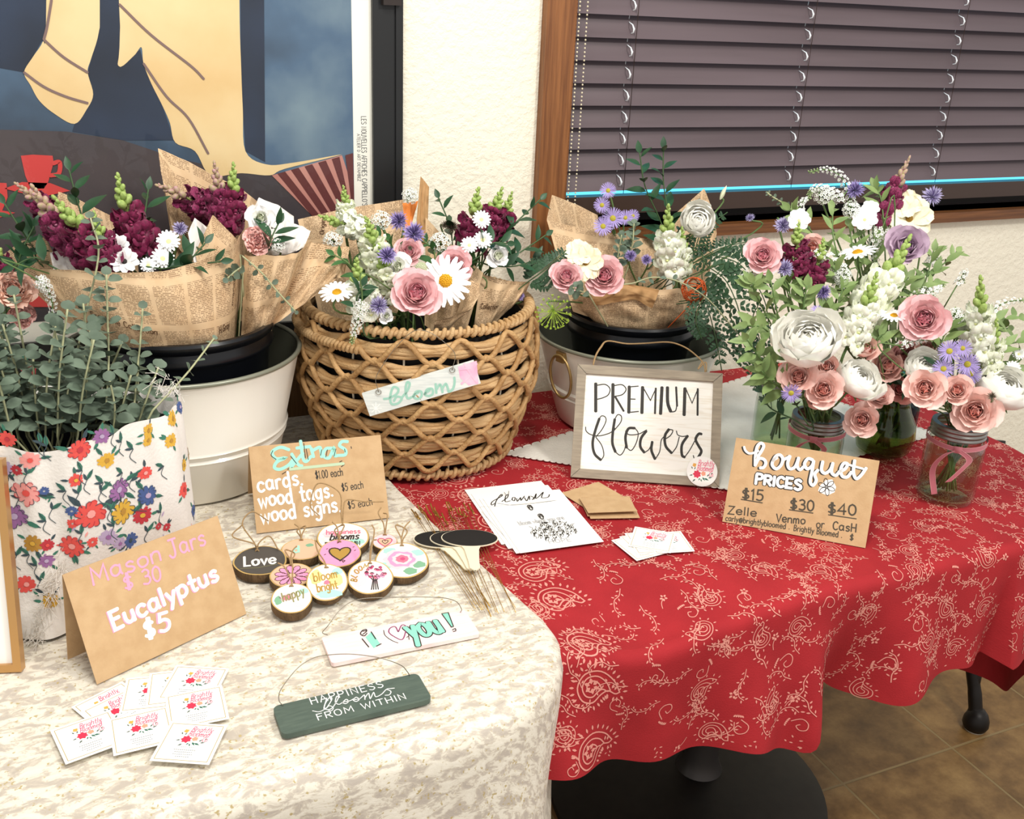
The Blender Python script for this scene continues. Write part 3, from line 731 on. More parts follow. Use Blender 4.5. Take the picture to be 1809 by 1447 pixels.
ZC = .7585    # resting level on the cream cloth
ZR = .7530    # resting level on the red cloth
# ================================================================ CONTAINERS
m_enam = mat('enamel_white', '#ebe7dc', .3, coat=.3)
m_rimg = mat('rim_greygreen', '#8a8c7c', .35, metal=.4)
m_in = mat('bucket_lining', '#55574a', .5)
m_brass = mat('handle_brass', '#a98d5c', .35, metal=.7)
m_blk = mat('bucket_black', '#0b0d12', .28)
def white_bucket(c, rb, rt, zt, z0, label):
    t = thing('white_bucket', (c[0], c[1], z0), label, 'bucket')
    z1 = z0 + (zt - z0) * .36; r = lambda z: rb + (rt - rb) * (z - z0) / (zt - z0)
    pf_ = [(0, z0 + .004), (rb - .01, z0 + .003), (rb - .004, z0), (rb, z0 + .003)]
    for zz in (z1, z1 + .012): pf_ += [(r(zz) , zz - .004), (r(zz) + .0028, zz), (r(zz), zz + .004)]
    pf_ += [(r(zt - .004), zt - .004)]
    mb = MB(); mb.lathe(pf_, 96, c=(c[0], c[1], 0)); mb.build('body', m_enam, t, sharp=50)
    mb = MB(); mb.lathe([(rt - .003, zt - .002), (r(z0 + .02) - .004, z0 + .012), (0, z0 + .010)], 72, c=(c[0], c[1], 0)); mb.build('lining', m_in, t)
    mb = MB(); mb.tube([(c[0] + rt * cos(a * pi / 48), c[1] + rt * sin(a * pi / 48), zt) for a in range(96)], .0036, 8, closed=True); mb.build('rim', m_rimg, t)
    return t
def ring_handle(t, c, ang, rt, zt, drop=.078, w=.026):
    n = V((cos(ang), sin(ang), 0)); tn = V((-sin(ang), cos(ang), 0)); o = V((c[0], c[1], 0)) + n * (rt + .006)
    mb = MB(); mb.tube([o + V((0, 0, zt - .012 - drop / 2)) + tn * (w * cos(a * pi / 20)) + V((0, 0, drop / 2 * sin(a * pi / 20))) - n * .014 * (1 - sin(a * pi / 20)) * .4 for a in range(40)], .0026, 8, closed=True)
    mb.build('handle', m_brass, t)
    mb = MB(); mb.box(o - n * .012 - tn * .009 + V((0, 0, zt - .024)), n * .012, tn * .018, (0, 0, .018)); mb.build('bracket', m_brass, t, smooth=False)
def black_bucket(c, rt, zt, rb, z0, label):
    t = thing('black_bucket', (c[0], c[1], z0), label, 'bucket')
    r = lambda z: rb + (rt - rb) * (z - z0) / (zt - z0)
    mb = MB()
    mb.lathe([(0, z0), (rb, z0), (r(zt - .034), zt - .034), (r(zt) + .0015, zt - .034), (r(zt) + .003, zt - .030), (r(zt) + .0015, zt - .024), (r(zt), zt - .016), (r(zt) + .004, zt - .012), (r(zt) + .006, zt - .004), (r(zt) + .004, zt), (rt - .003, zt), (rt - .004, zt - .01), (rb - .004, z0 + .02), (0, z0 + .02)], 80, c=(c[0], c[1], 0))
    mb.build('body', m_blk, t, sharp=35); return t
B1 = (.148, 1.492); B2 = (.912, 1.482)
b1 = white_bucket(B1, .130, .172, .9575, ZC, 'white enamel bucket on the cream cloth behind the floral fabric pot')
b2 = white_bucket(B2, .120, .164, .915, ZR + .003, 'white enamel bucket with ring handle behind the black lettered sign')
ring_handle(b2, B2, radians(196), .162, .915); ring_handle(b2, B2, radians(16), .162, .915)
K1 = (.150, 1.478); K2 = (.918, 1.488)
black_bucket(K1, .127, 1.006, .105, ZC + .012, 'black plastic bucket inside the left white bucket')
black_bucket(K2, .114, .955, .085, ZR + .015, 'black plastic bucket inside the right white bucket')

# ---------------------------------------------------------------- wicker basket
m_wick = mat('wicker_tan', '#cdab7c', .6, c2='#b48d5c', nscale=30, bump=.35, bscale=260, stretch=(1, 1, 3))
m_wickd = mat('wicker_wrap', '#c39c69', .6, c2='#a07848', nscale=40, bump=.35, bscale=260)
m_liner = mat('basket_liner', '#120e0c', .7)
m_stake = mat('stake_pale', '#d9cfb8', .6)
BK = (.5155, 1.484); BZ0, BZ1 = .757, 1.004
bk = thing('wicker_basket', (BK[0], BK[1], BZ0), 'round woven wicker basket holding paper wrapped bouquets', 'basket')
def bkr(z):
    f = (z - BZ0) / (BZ1 - BZ0); return .150 + .034 * smooth01(f * 1.6) - .006 * smooth01((f - .7) / .3)
def bkp(a, z, o=0): return V((BK[0] + (bkr(z) + o) * cos(a), BK[1] + (bkr(z) + o) * sin(a), z))
NB = 7; hb = (BZ1 - .010 - BZ0 - .022) / NB; NP = 14
mb = MB(); mb.lathe([(0, BZ0 + .012)] + [(bkr(BZ0 + .012 + k * .022) - .012, BZ0 + .012 + k * .022) for k in range(11)], 64, c=(BK[0], BK[1], 0)); mb.build('liner', m_liner, bk)
rb_ = random.Random(5)
for j in range(NB):
    zc = BZ0 + .022 + hb * (j + .5); mb = MB()
    for s_ in range(4):
        zs = zc + (s_ - 1.5) * hb * .155; ph = rb_.uniform(0, 6); fr = rb_.choice((5, 7, 8)); pts = []
        for i in range(168):
            a = 2 * pi * i / 168
            pin = .5 + .5 * cos(NP * a + (pi if j % 2 else 0))       # bands pinch where the wraps cross
            dz = (s_ - 1.5) * hb * .085 * (.5 - pin) + .0012 * sin(fr * a + ph)
            pts.append(bkp(a, zs + dz, .002 + .0016 * sin(a * 11 + ph) + (.002 if s_ in (1, 2) else 0)))
        mb.tube(pts, [.0044 + .0009 * sin(i * .7 + ph) for i in range(168)], 7, closed=True)
    mb.build('woven_band', m_wick, bk)
for j in range(NB):                                       # zigzag wraps over each band
    z0_ = BZ0 + .022 + hb * j; mb = MB(); pts = []
    for i in range(NP * 12):
        a = 2 * pi * i / (NP * 12); ph = NP * a / 2 / pi + (.5 if j % 2 else 0); f = ph - math.floor(ph)
        tri = 1 - abs(2 * f - 1)
        zz = z0_ - hb * .08 + hb * 1.12 * smooth01(tri) * 1.0
        pts.append(bkp(a, zz, .007 + .0045 * sin(pi * tri)))
    mb.tube(pts, .0043, 7, closed=True); mb.build('wrap_strand', m_wickd, bk)
mb = MB()
for i in range(NP):
    a = 2 * pi * (i + .5) / NP; mb.tube([bkp(a, BZ0 + .01 + k * .0236, -.004) for k in range(11)], .0018, 5)
mb.build('stake', m_stake, bk)
def rope(z, o, r, turns, name, squ=1):
    mb = MB(); core = [bkp(2 * pi * i / 120, z, o) for i in range(120)]; mb.tube(core, r * .8, 8, closed=True)
    pts = []
    n = turns * 9
    for i in range(n):
        a = 2 * pi * i / n; th = 2 * pi * turns * i / n
        pts.append(bkp(a, z + r * sin(th), o + r * cos(th)))
    mb.tube(pts, r * .55, 6, closed=True); mb.build(name, m_wick, bk)
rope(BZ1, .0, .0062, 92, 'rim'); rope(BZ0 + .0095, .002, .0062, 70, 'foot_rim')
mb = MB()
pts = []
for i in range(200):
    a = radians(165 + 60 * i / 199); th = i * .9; pts.append(bkp(a, BZ1 - .026 + .005 * sin(th), .012 + .005 * cos(th)))
mb.tube(pts, .0034, 6); mb.build('handle', m_wick, bk)

# ---------------------------------------------------------------- floral fabric wrapped pot
PT = (-.03, 1.232); PZ1 = .992
m_fab = mat('fabric_white', '#f1ede6', .85, c2='#e4ded8', nscale=6, bump=.1, bscale=300)
fcol = dict(coral='#e2564f', pink='#f0a19b', yellow='#dcae43', blue='#4a5f93', purple='#9a6a9e', green='#3f7a66', dark='#3f4f57', red='#bf3b44', lilac='#b9a5c4', ochre='#b98a3a')
fidx = {k: i + 1 for i, k in enumerate(fcol)}
fmats = [m_fab] + [mat('print_' + k, v, .85) for k, v in fcol.items()]
pot = thing('fabric_covered_pot', (PT[0], PT[1], ZC), 'pot wrapped in white fabric printed with colourful flowers, holding eucalyptus', 'pot')
def wrapa(x): return (x + pi) % (2 * pi) - pi
def fabS(a, z, off=0.0):
    """a: angle times radius .14 (cloth length), z height"""
    th = a / .14; f = (z - ZC) / (PZ1 - ZC)
    r = .136 + .006 * f * f - .002 * sin(pi * f) + .0035 * sin(th * 9 + 2 * f) * (1 - f * .6) + .0022 * sin(th * 21 + 1) + .012 * math.exp(-(wrapa(th + .42) / .16) ** 2) * (.2 + f * (1.3 - f)) + .022 * math.exp(-(wrapa(th + .3) / .55) ** 2) * max(0, 1 - f) ** .6 * smooth01(f * 3)
    r += .014 * math.exp(-(f / .12) ** 2) * (.5 + .5 * sin(th * 6))
    return V((PT[0] + (r + off) * cos(th), PT[1] + (r + off) * sin(th), z))
def fab_top(a): return PZ1 + .004 * sin(a / .14 * 5) + .0025 * sin(a / .14 * 13 + 1) - .035 * max(0, sin(a / .14 + .25))
mb = MB(); LW = 2 * pi * .14
mb.grid(lambda u, v: fabS(u * LW, ZC + .002 + (fab_top(u * LW) - ZC - .002) * v), 200, 40, cu=True)
mb.grid(lambda u, v: (lambda p: V((PT[0] + (p.x - PT[0]) * (1 - .09 * v), PT[1] + (p.y - PT[1]) * (1 - .09 * v), p.z + .004 * sin(pi * v) - .03 * v)))(fabS(u * LW, fab_top(u * LW))), 200, 4, cu=True)
rf = random.Random(11)
def blossom(x, z, r, col, mid='yellow', n=11, outl='dark'):
    for k in range(n):
        a = 2 * pi * k / n + rf.uniform(-.1, .1); L_ = r * rf.uniform(.85, 1.1); w = r * 3.0 / n
        p = [(x + cos(a) * L_ * u - sin(a) * w * v, z + sin(a) * L_ * u + cos(a) * w * v) for u, v in ((.15, 0), (.6, .9), (.95, .6), (1.03, 0), (.95, -.6), (.6, -.9))]
        mb.fan(p, fabS, fidx[col], .0006 + .00005 * (k % 3))
        if outl and r > .012: mb.ribbon(p[1:5], r * .045, fabS, fidx[outl if k % 2 else 'red' if col in ('coral', 'pink') else outl], .0010, cap=False)
    if r > .007:
        q = [(x + cos(a * pi / 4) * r * .28, z + sin(a * pi / 4) * r * .28) for a in range(8)]; mb.fan(q, fabS, fidx[mid], .0012)
def fleaf(x, z, a, l, col='green', w=.34):
    p = [(x + cos(a) * l * u - sin(a) * l * w * v, z + sin(a) * l * u + cos(a) * l * w * v) for u, v in ((0, 0), (.35, .5), (.7, .4), (1, 0), (.7, -.4), (.35, -.5))]
    mb.fan(p, fabS, fidx[col], .0005)
    if l > .012: mb.ribbon([p[0], p[3]], l * .05, fabS, fidx['dark'], .0009, cap=False)
def fstem(pts, col='green', w=.0008):
    mb.ribbon([(p.x, p.y) for p in spline([(a, b, 0) for a, b in pts], 5)], w, fabS, fidx[col], .0007)
def cloth_at(px, py):
    """front cloth coordinates seen at a pixel"""
    r = ray(px, py); best = None
    for k in range(60):
        t = .9 + k * .012
        p = EYE + r * t; d = V((p.x - PT[0], p.y - PT[1])); rr_ = d.length
        if rr_ < .142: return (atan2(d.y, d.x) % (2 * pi) * .14, p.z)
    d = V((p.x - PT[0], p.y - PT[1])); return (atan2(d.y, d.x) % (2 * pi) * .14, p.z)
Q = lambda x, y: cloth_at(x * .2764, 600 + y * .2764)
for (x, y, r, c, md) in ((510, 700, .0125, 'coral', 'red'), (640, 610, .009, 'purple', 'lilac'), (680, 770, .0095, 'yellow', 'ochre'), (200, 755, .0105, 'pink', 'coral'), (480, 885, .008, 'coral', 'yellow'), (170, 975, .0150, 'pink', 'coral'), (765, 960, .0135, 'purple', 'lilac'),
                         (910, 985, .0125, 'blue', 'lilac'), (580, 1110, .0180, 'coral', 'pink'), (800, 1105, .0150, 'yellow', 'ochre'), (915, 1125, .0105, 'red', 'yellow'), (890, 840, .0085, 'coral', 'pink'), (60, 620, .0095, 'coral', 'red'), (905, 570, .0085, 'yellow', 'ochre'), (930, 640, .0075, 'yellow', 'ochre'), (1040, 500, .010, 'yellow', 'ochre'), (1040, 640, .0085, 'yellow', 'ochre'),
                         (1150, 730, .0085, 'yellow', 'ochre'), (1210, 790, .0075, 'red', 'coral'), (1120, 800, .0075, 'yellow', 'ochre'), (1090, 950, .010, 'coral', 'red'), (1210, 880, .008, 'ochre', 'yellow'), (100, 1120, .014, 'purple', 'lilac'), (680, 1250, .0105, 'lilac', 'purple'), (830, 1280, .0095, 'blue', 'dark'), (460, 1330, .0130, 'coral', 'pink'), (210, 1300, .0105, 'ochre', 'yellow'), (300, 1410, .0085, 'purple', 'lilac'),
                         (300, 1330, .0075, 'red', 'coral'), (590, 1290, .0065, 'coral', 'red'), (465, 1185, .006, 'coral', 'red'), (1000, 1190, .005, 'red', 'coral'), (1050, 1195, .005, 'red', 'coral'), (280, 980, .0055, 'blue', 'lilac'), (455, 1085, .0065, 'blue', 'lilac'), (750, 1290, .008, 'lilac', 'purple'), (1160, 1090, .0075, 'blue', 'dark'), (1110, 430, .008, 'blue', 'lilac'), (30, 800, .010, 'lilac', 'purple'), (160, 1580, .011, 'coral', 'pink'), (320, 1680, .009, 'yellow', 'ochre'), (110, 830, .0065, 'red', 'coral')):
    a, z = Q(x, y)
    for k in range(3):
        an = rf.uniform(0, 6.28); fleaf(a + cos(an) * r * .85, z + sin(an) * r * .85, an, r * rf.uniform(.9, 1.35), rf.choice(('green', 'green', 'dark')))
    blossom(a, z, r, c, md)
for (x, y) in ((700, 590), (760, 650), (850, 700), (300, 670), (270, 640), (520, 830), (540, 880), (170, 860), (330, 1100), (290, 1180), (640, 900), (640, 960), (700, 1090), (780, 850), (850, 890), (1000, 800), (1180, 1010), (520, 1240), (420, 960), (490, 960), (100, 1390), (180, 1390), (240, 1440), (250, 1560), (120, 1020), (1000, 1100), (940, 1230), (710, 1180), (1240, 830)):
    a, z = Q(x, y); an = rf.uniform(.5, 2.6); fleaf(a, z, an, .014); fleaf(a, z, an + .9, .010, 'dark'); fstem([(a, z), (a - .004, z - .009), (a + .002, z - .018)], 'dark')
for k in range(70):
    a = LW * rf.random(); z = rf.uniform(ZC + .02, PZ1 - .01)
    if 3.1 < a / .14 < 6.0: fleaf(a, z, rf.uniform(0, 6.28), rf.uniform(.004, .008), rf.choice(('green', 'dark', 'lilac', 'pink', 'coral')))
    else:
        blossom(a, z, rf.uniform(.008, .014), rf.choice(list(fcol)), outl=None); fleaf(a, z + .014, rf.uniform(0, 6), .014)
mb.build('fabric', fmats, pot)
mb = MB(); mb.lathe([(0, ZC + .004), (.108, ZC + .004), (.124, PZ1 - .05), (.120, PZ1 - .05), (.104, ZC + .02), (0, ZC + .02)], 48, c=(PT[0], PT[1], 0)); mb.build('inner_pot', m_blk, pot, sharp=40)
# frayed edges
m_fray = mat('fray_white', '#efe9e0', .9)
def fray(px, py, n, spread, l):
    a, z = cloth_at(px, py)
    for k in range(n):
        p = fabS(a + rf.uniform(-spread, spread), z + rf.uniform(-.012, .012), .002)
        o = V((rf.uniform(-1, .4), rf.uniform(-.9, .1), rf.uniform(-.9, .7))).normalized() * l * rf.uniform(.5, 1.2); q = V((rf.uniform(-.4, .4), rf.uniform(-.4, .4), rf.uniform(-.4, .2))) * l * .5
        pts = [p, p + o * .5 + q * .4, p + o + q]
        for x in pts: x.z = max(x.z, ZC + .0015)
        mb.tube(spline(pts, 3), .00035, 3, cap=False)
for spots in ([(108 - 4 * i, 1000 + 11 * i, 13, .008, .018) for i in range(12)], [(270 + 12 * i, 672 + 5 * i, 12, .008, .016) for i in range(4)], [(352, 790 + 25 * i, 5, .004, .010) for i in range(7)]):
    mb = MB()
    for q in spots: fray(*q)
    mb.build('frayed_edge', m_fray, pot)['kind'] = 'stuff'

# ---------------------------------------------------------------- white lace-edged cloth
m_lace = mat('lace_white', '#e6e2d8', .85, c2='#d8d3c8', nscale=12, bump=.2, bscale=220)
lq = [atz(893, 803, ZR), atz(1292, 866, ZR), atz(1652, 768, ZR), atz(1330, 665, ZR)]
ZLC = ZR + .0015; mb = MB()
def lcp(u, v): p = lq[0].lerp(lq[1], u).lerp(lq[3].lerp(lq[2], u), v); return V((p.x, p.y, ZLC))
mb.grid(lcp, 24, 24)
lc = lcp(.5, .5)
for i in range(4):                                        # scalloped edge
    a, b_ = lq[i], lq[(i + 1) % 4]; d = (b_ - a); nd = V((d.y, -d.x, 0)).normalized()
    if (a - lc).dot(nd) < 0: nd = -nd
    for k in range(34):
        o0, o1 = a.lerp(b_, k / 34), a.lerp(b_, (k + 1) / 34); c = (o0 + o1) / 2; h = (o1 - o0) / 2
        pts = [c + h * cos(pi * q / 6) + nd * .0052 * sin(pi * q / 6) for q in range(7)]
        pts = [V((p.x, p.y, ZLC)) for p in pts]
        if (pts[1] - pts[0]).cross(pts[2] - pts[0]).z < 0: pts = pts[::-1]
        mb.add(pts, [tuple(range(7))])
        mb.tube([p + V((0, 0, .0006)) for p in pts[1:-1]], .0009, 5)
lw_ = tag(mb.build('lace_cloth', m_lace), 'white scallop edged cloth under the right bucket and the jars', 'cloth')

# ---------------------------------------------------------------- jars
m_glass = glass_mat('jar_glass', '#f6fbf6', 1.2, .04); m_gglass = glass_mat('green_glass', '#d3d9b4', 1.0, .05)
m_water = glass_mat('jar_water', '#eef4e4', .4, .02); m_lid = mat('lid_steel', '#8f8c88', .32, metal=.85); m_rib = mat('ribbon_pink', '#c2727c', .55, sheen=.3); m_ribe = mat('ribbon_edge', '#dd9aa0', .5)
m_teal = glass_mat('teal_glass', '#7fb4ba', 1.0, .05)
def jar_prof(h, r, rn): return [(r * .80, .003), (r * .92, .0), (r, .008), (r, h * .66), (r * .97, h * .75), (rn, h * .86), (rn, h)]
def mason_jar(c, z, h, r, label, ribbon=None, lid=True, gl=None):
    t = thing('mason_jar', (c[0], c[1], z), label, 'jar'); rn = r * .87; o = (c[0], c[1], z)
    pr = jar_prof(h, r, rn); inn = [(max(a - .003, 0), max(b, .007)) for a, b in pr]
    mb = MB(); mb.lathe([(0, .003)] + pr + inn[::-1] + [(0, .007)], 48, c=o)
    if ribbon:                                                  # embossed ring on the front
        th0 = atan2(-o[1], -o[0])
        for k in range(2): mb.ribbon([(p[0], p[1]) for p in [(.016 * (1 - .25 * k) * cos(q * pi / 16), h * .36 + .018 * (1 - .25 * k) * sin(q * pi / 16)) for q in range(32)]], .0012, lambda x, y, off: V((o[0] + (r + .0006) * cos(th0 + x / r), o[1] + (r + .0006) * sin(th0 + x / r), z + y)), 0, 0, closed=True)
    mb.build('glass', gl or m_glass, t, sharp=60)
    mb = MB(); mb.lathe([(0, .009), (r - .006, .009), (r - .0045, .014), (r - .0045, h * .62), (0, h * .62)], 40, c=o); mb.build('water', m_water, t, sharp=40)
    if lid:
        mb = MB(); pl = []
        for k in range(15): pl.append((rn + .0025 + .0010 * sin(k * 1.35), h - .020 + .020 * k / 14))
        mb.lathe(pl + [(rn - .005, h + .0005), (rn - .005, h - .003)], 56, c=o); mb.build('lid_band', m_lid, t, sharp=60)
    if ribbon:
        rb = MB(); zz = h * .775; rr_ = r * .985; th0 = atan2(-o[1], -o[0]) + ribbon
        def RS(x, y, off=0): return V((o[0] + (rr_ + off) * cos(th0 + x / r), o[1] + (rr_ + off) * sin(th0 + x / r), z + zz + y))
        def band(p, w=.0075):
            q = [(v.x, v.y) for v in spline([(a, b, 0) for a, b in p], 8)]; rb.ribbon(q, w, RS, 0, .0012, cap=False)
            for sg in (1, -1): rb.ribbon([(a, b + sg * w * .45) for a, b in q], .0010, RS, 1, .0018, cap=False)
        k = pi * r
        band([(-k, .001), (-k * .5, .003), (0, 0)]); band([(0, 0), (k * .5, .004), (k, .001)])
        rb.grid(lambda u, v: RS((u - .5) * .011, (v - .5) * .011, .003 + .0025 * sin(pi * u) * sin(pi * v)), 6, 6)
        for sg, ln in ((-1, h * .62), (1, h * .42)):
            P_ = [RS(0, 0, .003), RS(sg * .016, -.012, .007), RS(sg * (.026 if sg < 0 else .010), -ln * .5, .008), RS(sg * (.018 if sg < 0 else -.004), -ln, .005)]
            q = spline(P_, 8); tn = V((-sin(th0), cos(th0), 0)) * .0037
            rb.grid(lambda u, v: q[min(int(v * (len(q) - 1) + .5), len(q) - 1)] + (tn + V((0, 0, .0014))) * (2 * u - 1), 2, len(q) - 1)
            for s2 in (1, -1): rb.tube([p + (tn + V((0, 0, .0014))) * s2 for p in q], .0005, 4, 1)
        rb.build('ribbon', [m_rib, m_ribe], t)
    return t
J3 = (1.24, 1.026); J1 = (1.068, 1.146); J2 = (1.262, 1.19); J0 = (1.10, 1.275); ZL = ZR + .003
mason_jar(J3, ZR, .128, .044, 'clear mason jar with trailing pink ribbon at the right table edge', .12)
mason_jar(J1, ZL, .112, .044, 'clear mason jar with pink bow behind the bouquet prices card', -.05)
mason_jar(J0, ZL, .125, .043, 'clear jar of dark stems behind and left of the bow-tied mason jar', None)
v2 = thing('glass_vase', (J2[0], J2[1], ZL), 'round olive glass vase between the two ribboned jars', 'vase')
mb = MB(); mb.lathe([(0, .003), (.030, .0), (.044, .010), (.050, .035), (.047, .060), (.036, .080), (.031, .095), (.036, .108), (.033, .108), (.028, .095), (.033, .080), (.044, .060), (.047, .035), (.041, .012), (0, .006)], 48, c=(J2[0], J2[1], ZL)); mb.build('glass', m_gglass, v2)
mb = MB(); mb.lathe([(0, .008), (.040, .013), (.0455, .035), (.0425, .060), (0, .060)], 40, c=(J2[0], J2[1], ZL)); mb.build('water', m_water, v2)
jt = thing('teal_jar', (1.352, 1.255, ZL), 'dark teal glass jar partly hidden behind the olive vase', 'jar')
mb = MB(); mb.lathe([(0, .003), (.030, 0), (.036, .01), (.036, .085), (.028, .105), (.028, .12), (.025, .12), (.025, .1), (.032, .085), (.032, .012), (0, .007)], 40, c=(1.352, 1.255, ZL)); mb.build('glass', m_teal, jt, sharp=50)
# ================================================================ SIGNS AND SMALL GOODS
m_kraft = mat('kraft_card', '#c9a87e', .8, c2='#c09e74', nscale=60, bump=.06, bscale=400)
m_white = mat('chalk_white', '#fbfaf6', .7); m_pink = mat('chalk_pink', '#f2a0bd', .7); m_mint = mat('chalk_mint', '#9fe0cf', .7); m_inkb = mat('ink_black', '#2b2722', .6); m_inkg = mat('ink_brown', '#4a4234', .6); m_mintp = mat('chalk_mint_pale', '#b9cfae', .7)
INK = [m_white, m_pink, m_mint, m_inkb, m_inkg, m_mintp]   # slots 1..6 after the base
class Face:
    """a flat face with its own axes; places lettering traced at photo pixels (zx,zy in a zoomed crop)"""
    def __init__(s, mb, o, ex, ey, x0, y0, k, lift=0.00018):
        s.mb = mb; s.o = o; s.ex = ex; s.ey = ey; s.n = ex.cross(ey).normalized(); s.k = k; s.x0 = x0; s.y0 = y0; s.S = plane_map(o, ex, ey); s.lift = lift
    def T(s, zx, zy):
        p = atplane(s.x0 + zx * s.k, s.y0 + zy * s.k, s.o, s.n) - s.o; return (p.dot(s.ex), p.dot(s.ey))
    def text(s, t, x0, y0, x1, y1, h, mi, w, off=None, shear=0, wob=.02, track=.8, dx=0, dy=0):
        a = V(s.T(x0, y0)); b = V(s.T(x1, y1)); d = b - a; u = V(s.T((x0 + x1) / 2, (y0 + y1) / 2 - h)) - (a + b) / 2
        n = V((-d.y, d.x)).normalized(); hh = u.dot(n); sc = hh / h
        write(s.mb, t, a.x + dx * sc, a.y + dy * sc, hh, s.S, mi, w=w * sc, width=d.length, rot=atan2(d.y, d.x), off=off if off is not None else s.lift, shear=shear, wob=wob, track=track)
        return sc
    def draw(s, txt, mi, w, off=None, dx=0, dy=0):
        a = V(s.T(500, 500)); b = V(s.T(600, 500)); sc = (b - a).length / 100
        strokes(s.mb, txt, s.S, mi, w * sc, lambda x, y: s.T(x + dx, y + dy), off if off is not None else s.lift)
    def fill(s, txt, mi, off=None):
        s.mb.poly([s.T(*[float(t) for t in q.split(',')]) for q in txt.split()], s.S, mi, off if off is not None else s.lift)
Z = lambda pts, x0, y0, k: [(x0 + a * k, y0 + b * k) for a, b in pts]
def tent(px, z, foot_k, name, label, build):
    """A-frame card: front face fitted to the pixels, back leaf to a foot pixel"""
    o, ex, ey, w, h, back = lean_rect(px, z); n = ex.cross(ey).normalized(); th = .0006
    t = thing(name, tuple(o + ex * w / 2 + back * .03), label, 'sign')
    mb = MB(); mb.box(o, ex * w, ey * h, -n * th); build(Face(mb, o, ex, ey, *build.z)); mb.build('front_leaf', [m_kraft] + INK, t, smooth=False)
    top = o + ey * h - n * th
    mb = MB()
    f = o + back * ((2 * (ey.dot(back)) * h + .012) * foot_k); f.z = z
    mb.box(top - n * .0002, ex * w, f - top, -n * th); mb.build('back_leaf', m_kraft, t, smooth=False)
    return t
def b_ex(F):
    F.draw('455,190 400,175 350,205 375,245 430,240 380,265 365,300 400,310 450,285 480,250|470,215 510,280 535,290|540,210 490,270 465,300|525,135 540,240 560,262 590,230|500,180 585,170|590,180 605,235|600,195 640,175 650,195 655,235|720,180 680,185 665,225 700,240 730,180 735,225 755,225|815,140 780,140 765,165 800,190 800,220 760,225', 3, 20)
    F.draw('355,195 345,225 375,250|!465,230 500,275|!545,150 555,240|!560,185 572,250|655,190 648,225|!690,190 680,235|!742,185 730,230|!795,185 800,205', 4, 4.5, .0003)
    F.draw('!460,310 790,275', 6, 18, .0002); F.draw('!412,340 435,325|!445,310 475,298|!765,265 780,258|!775,295 795,280|!835,170 838,182', 4, 5)
    F.text('cards.', 262, 448, 550, 400, 92, 1, 15, wob=.05); F.text('wood tags.', 270, 545, 735, 475, 92, 1, 15, wob=.05); F.text('wood signs.', 282, 640, 785, 565, 90, 1, 15, wob=.05)
    F.text('$1.00 each', 618, 370, 790, 348, 48, 4, 4.5); F.text('$5 each', 780, 445, 916, 425, 46, 4, 4.5); F.text('$5 each', 818, 555, 972, 528, 46, 4, 4.5)
b_ex.z = (380, 740, .28745)
tent(Z(((195, 180), (1018, 85), (1070, 608), (255, 705)), 380, 740, .28745), ZC, 1, 'tent_card', 'folded kraft card lettered Extras in mint, in front of the wicker basket', b_ex)
def b_ms(F):
    F.text('Mason', 590, 555, 1050, 392, 112, 2, 15, wob=.06); F.text('Jars', 1085, 385, 1330, 292, 112, 2, 15, wob=.05); F.text('$ 30', 795, 592, 1045, 520, 100, 2, 14, wob=.05)
    F.text('Eucalyptus', 728, 842, 1412, 512, 122, 2, 27, off=.0001, wob=.03, dx=-7, dy=-3); F.text('Eucalyptus', 728, 842, 1412, 512, 122, 1, 25, off=.00028, wob=.03)
    F.text('$', 925, 905, 1010, 880, 125, 1, 22); F.text('5', 1015, 862, 1108, 832, 120, 2, 27, off=.0001, dx=-7); F.text('5', 1018, 862, 1110, 832, 120, 1, 22, off=.00028)
b_ms.z = (0, 880, .2764)
tent(Z(((385, 480), (1405, 115), (1575, 740), (620, 1192)), 0, 880, .2764), ZC, .6, 'tent_card', 'folded kraft card lettered Mason Jars and Eucalyptus, in front of the floral pot', b_ms)
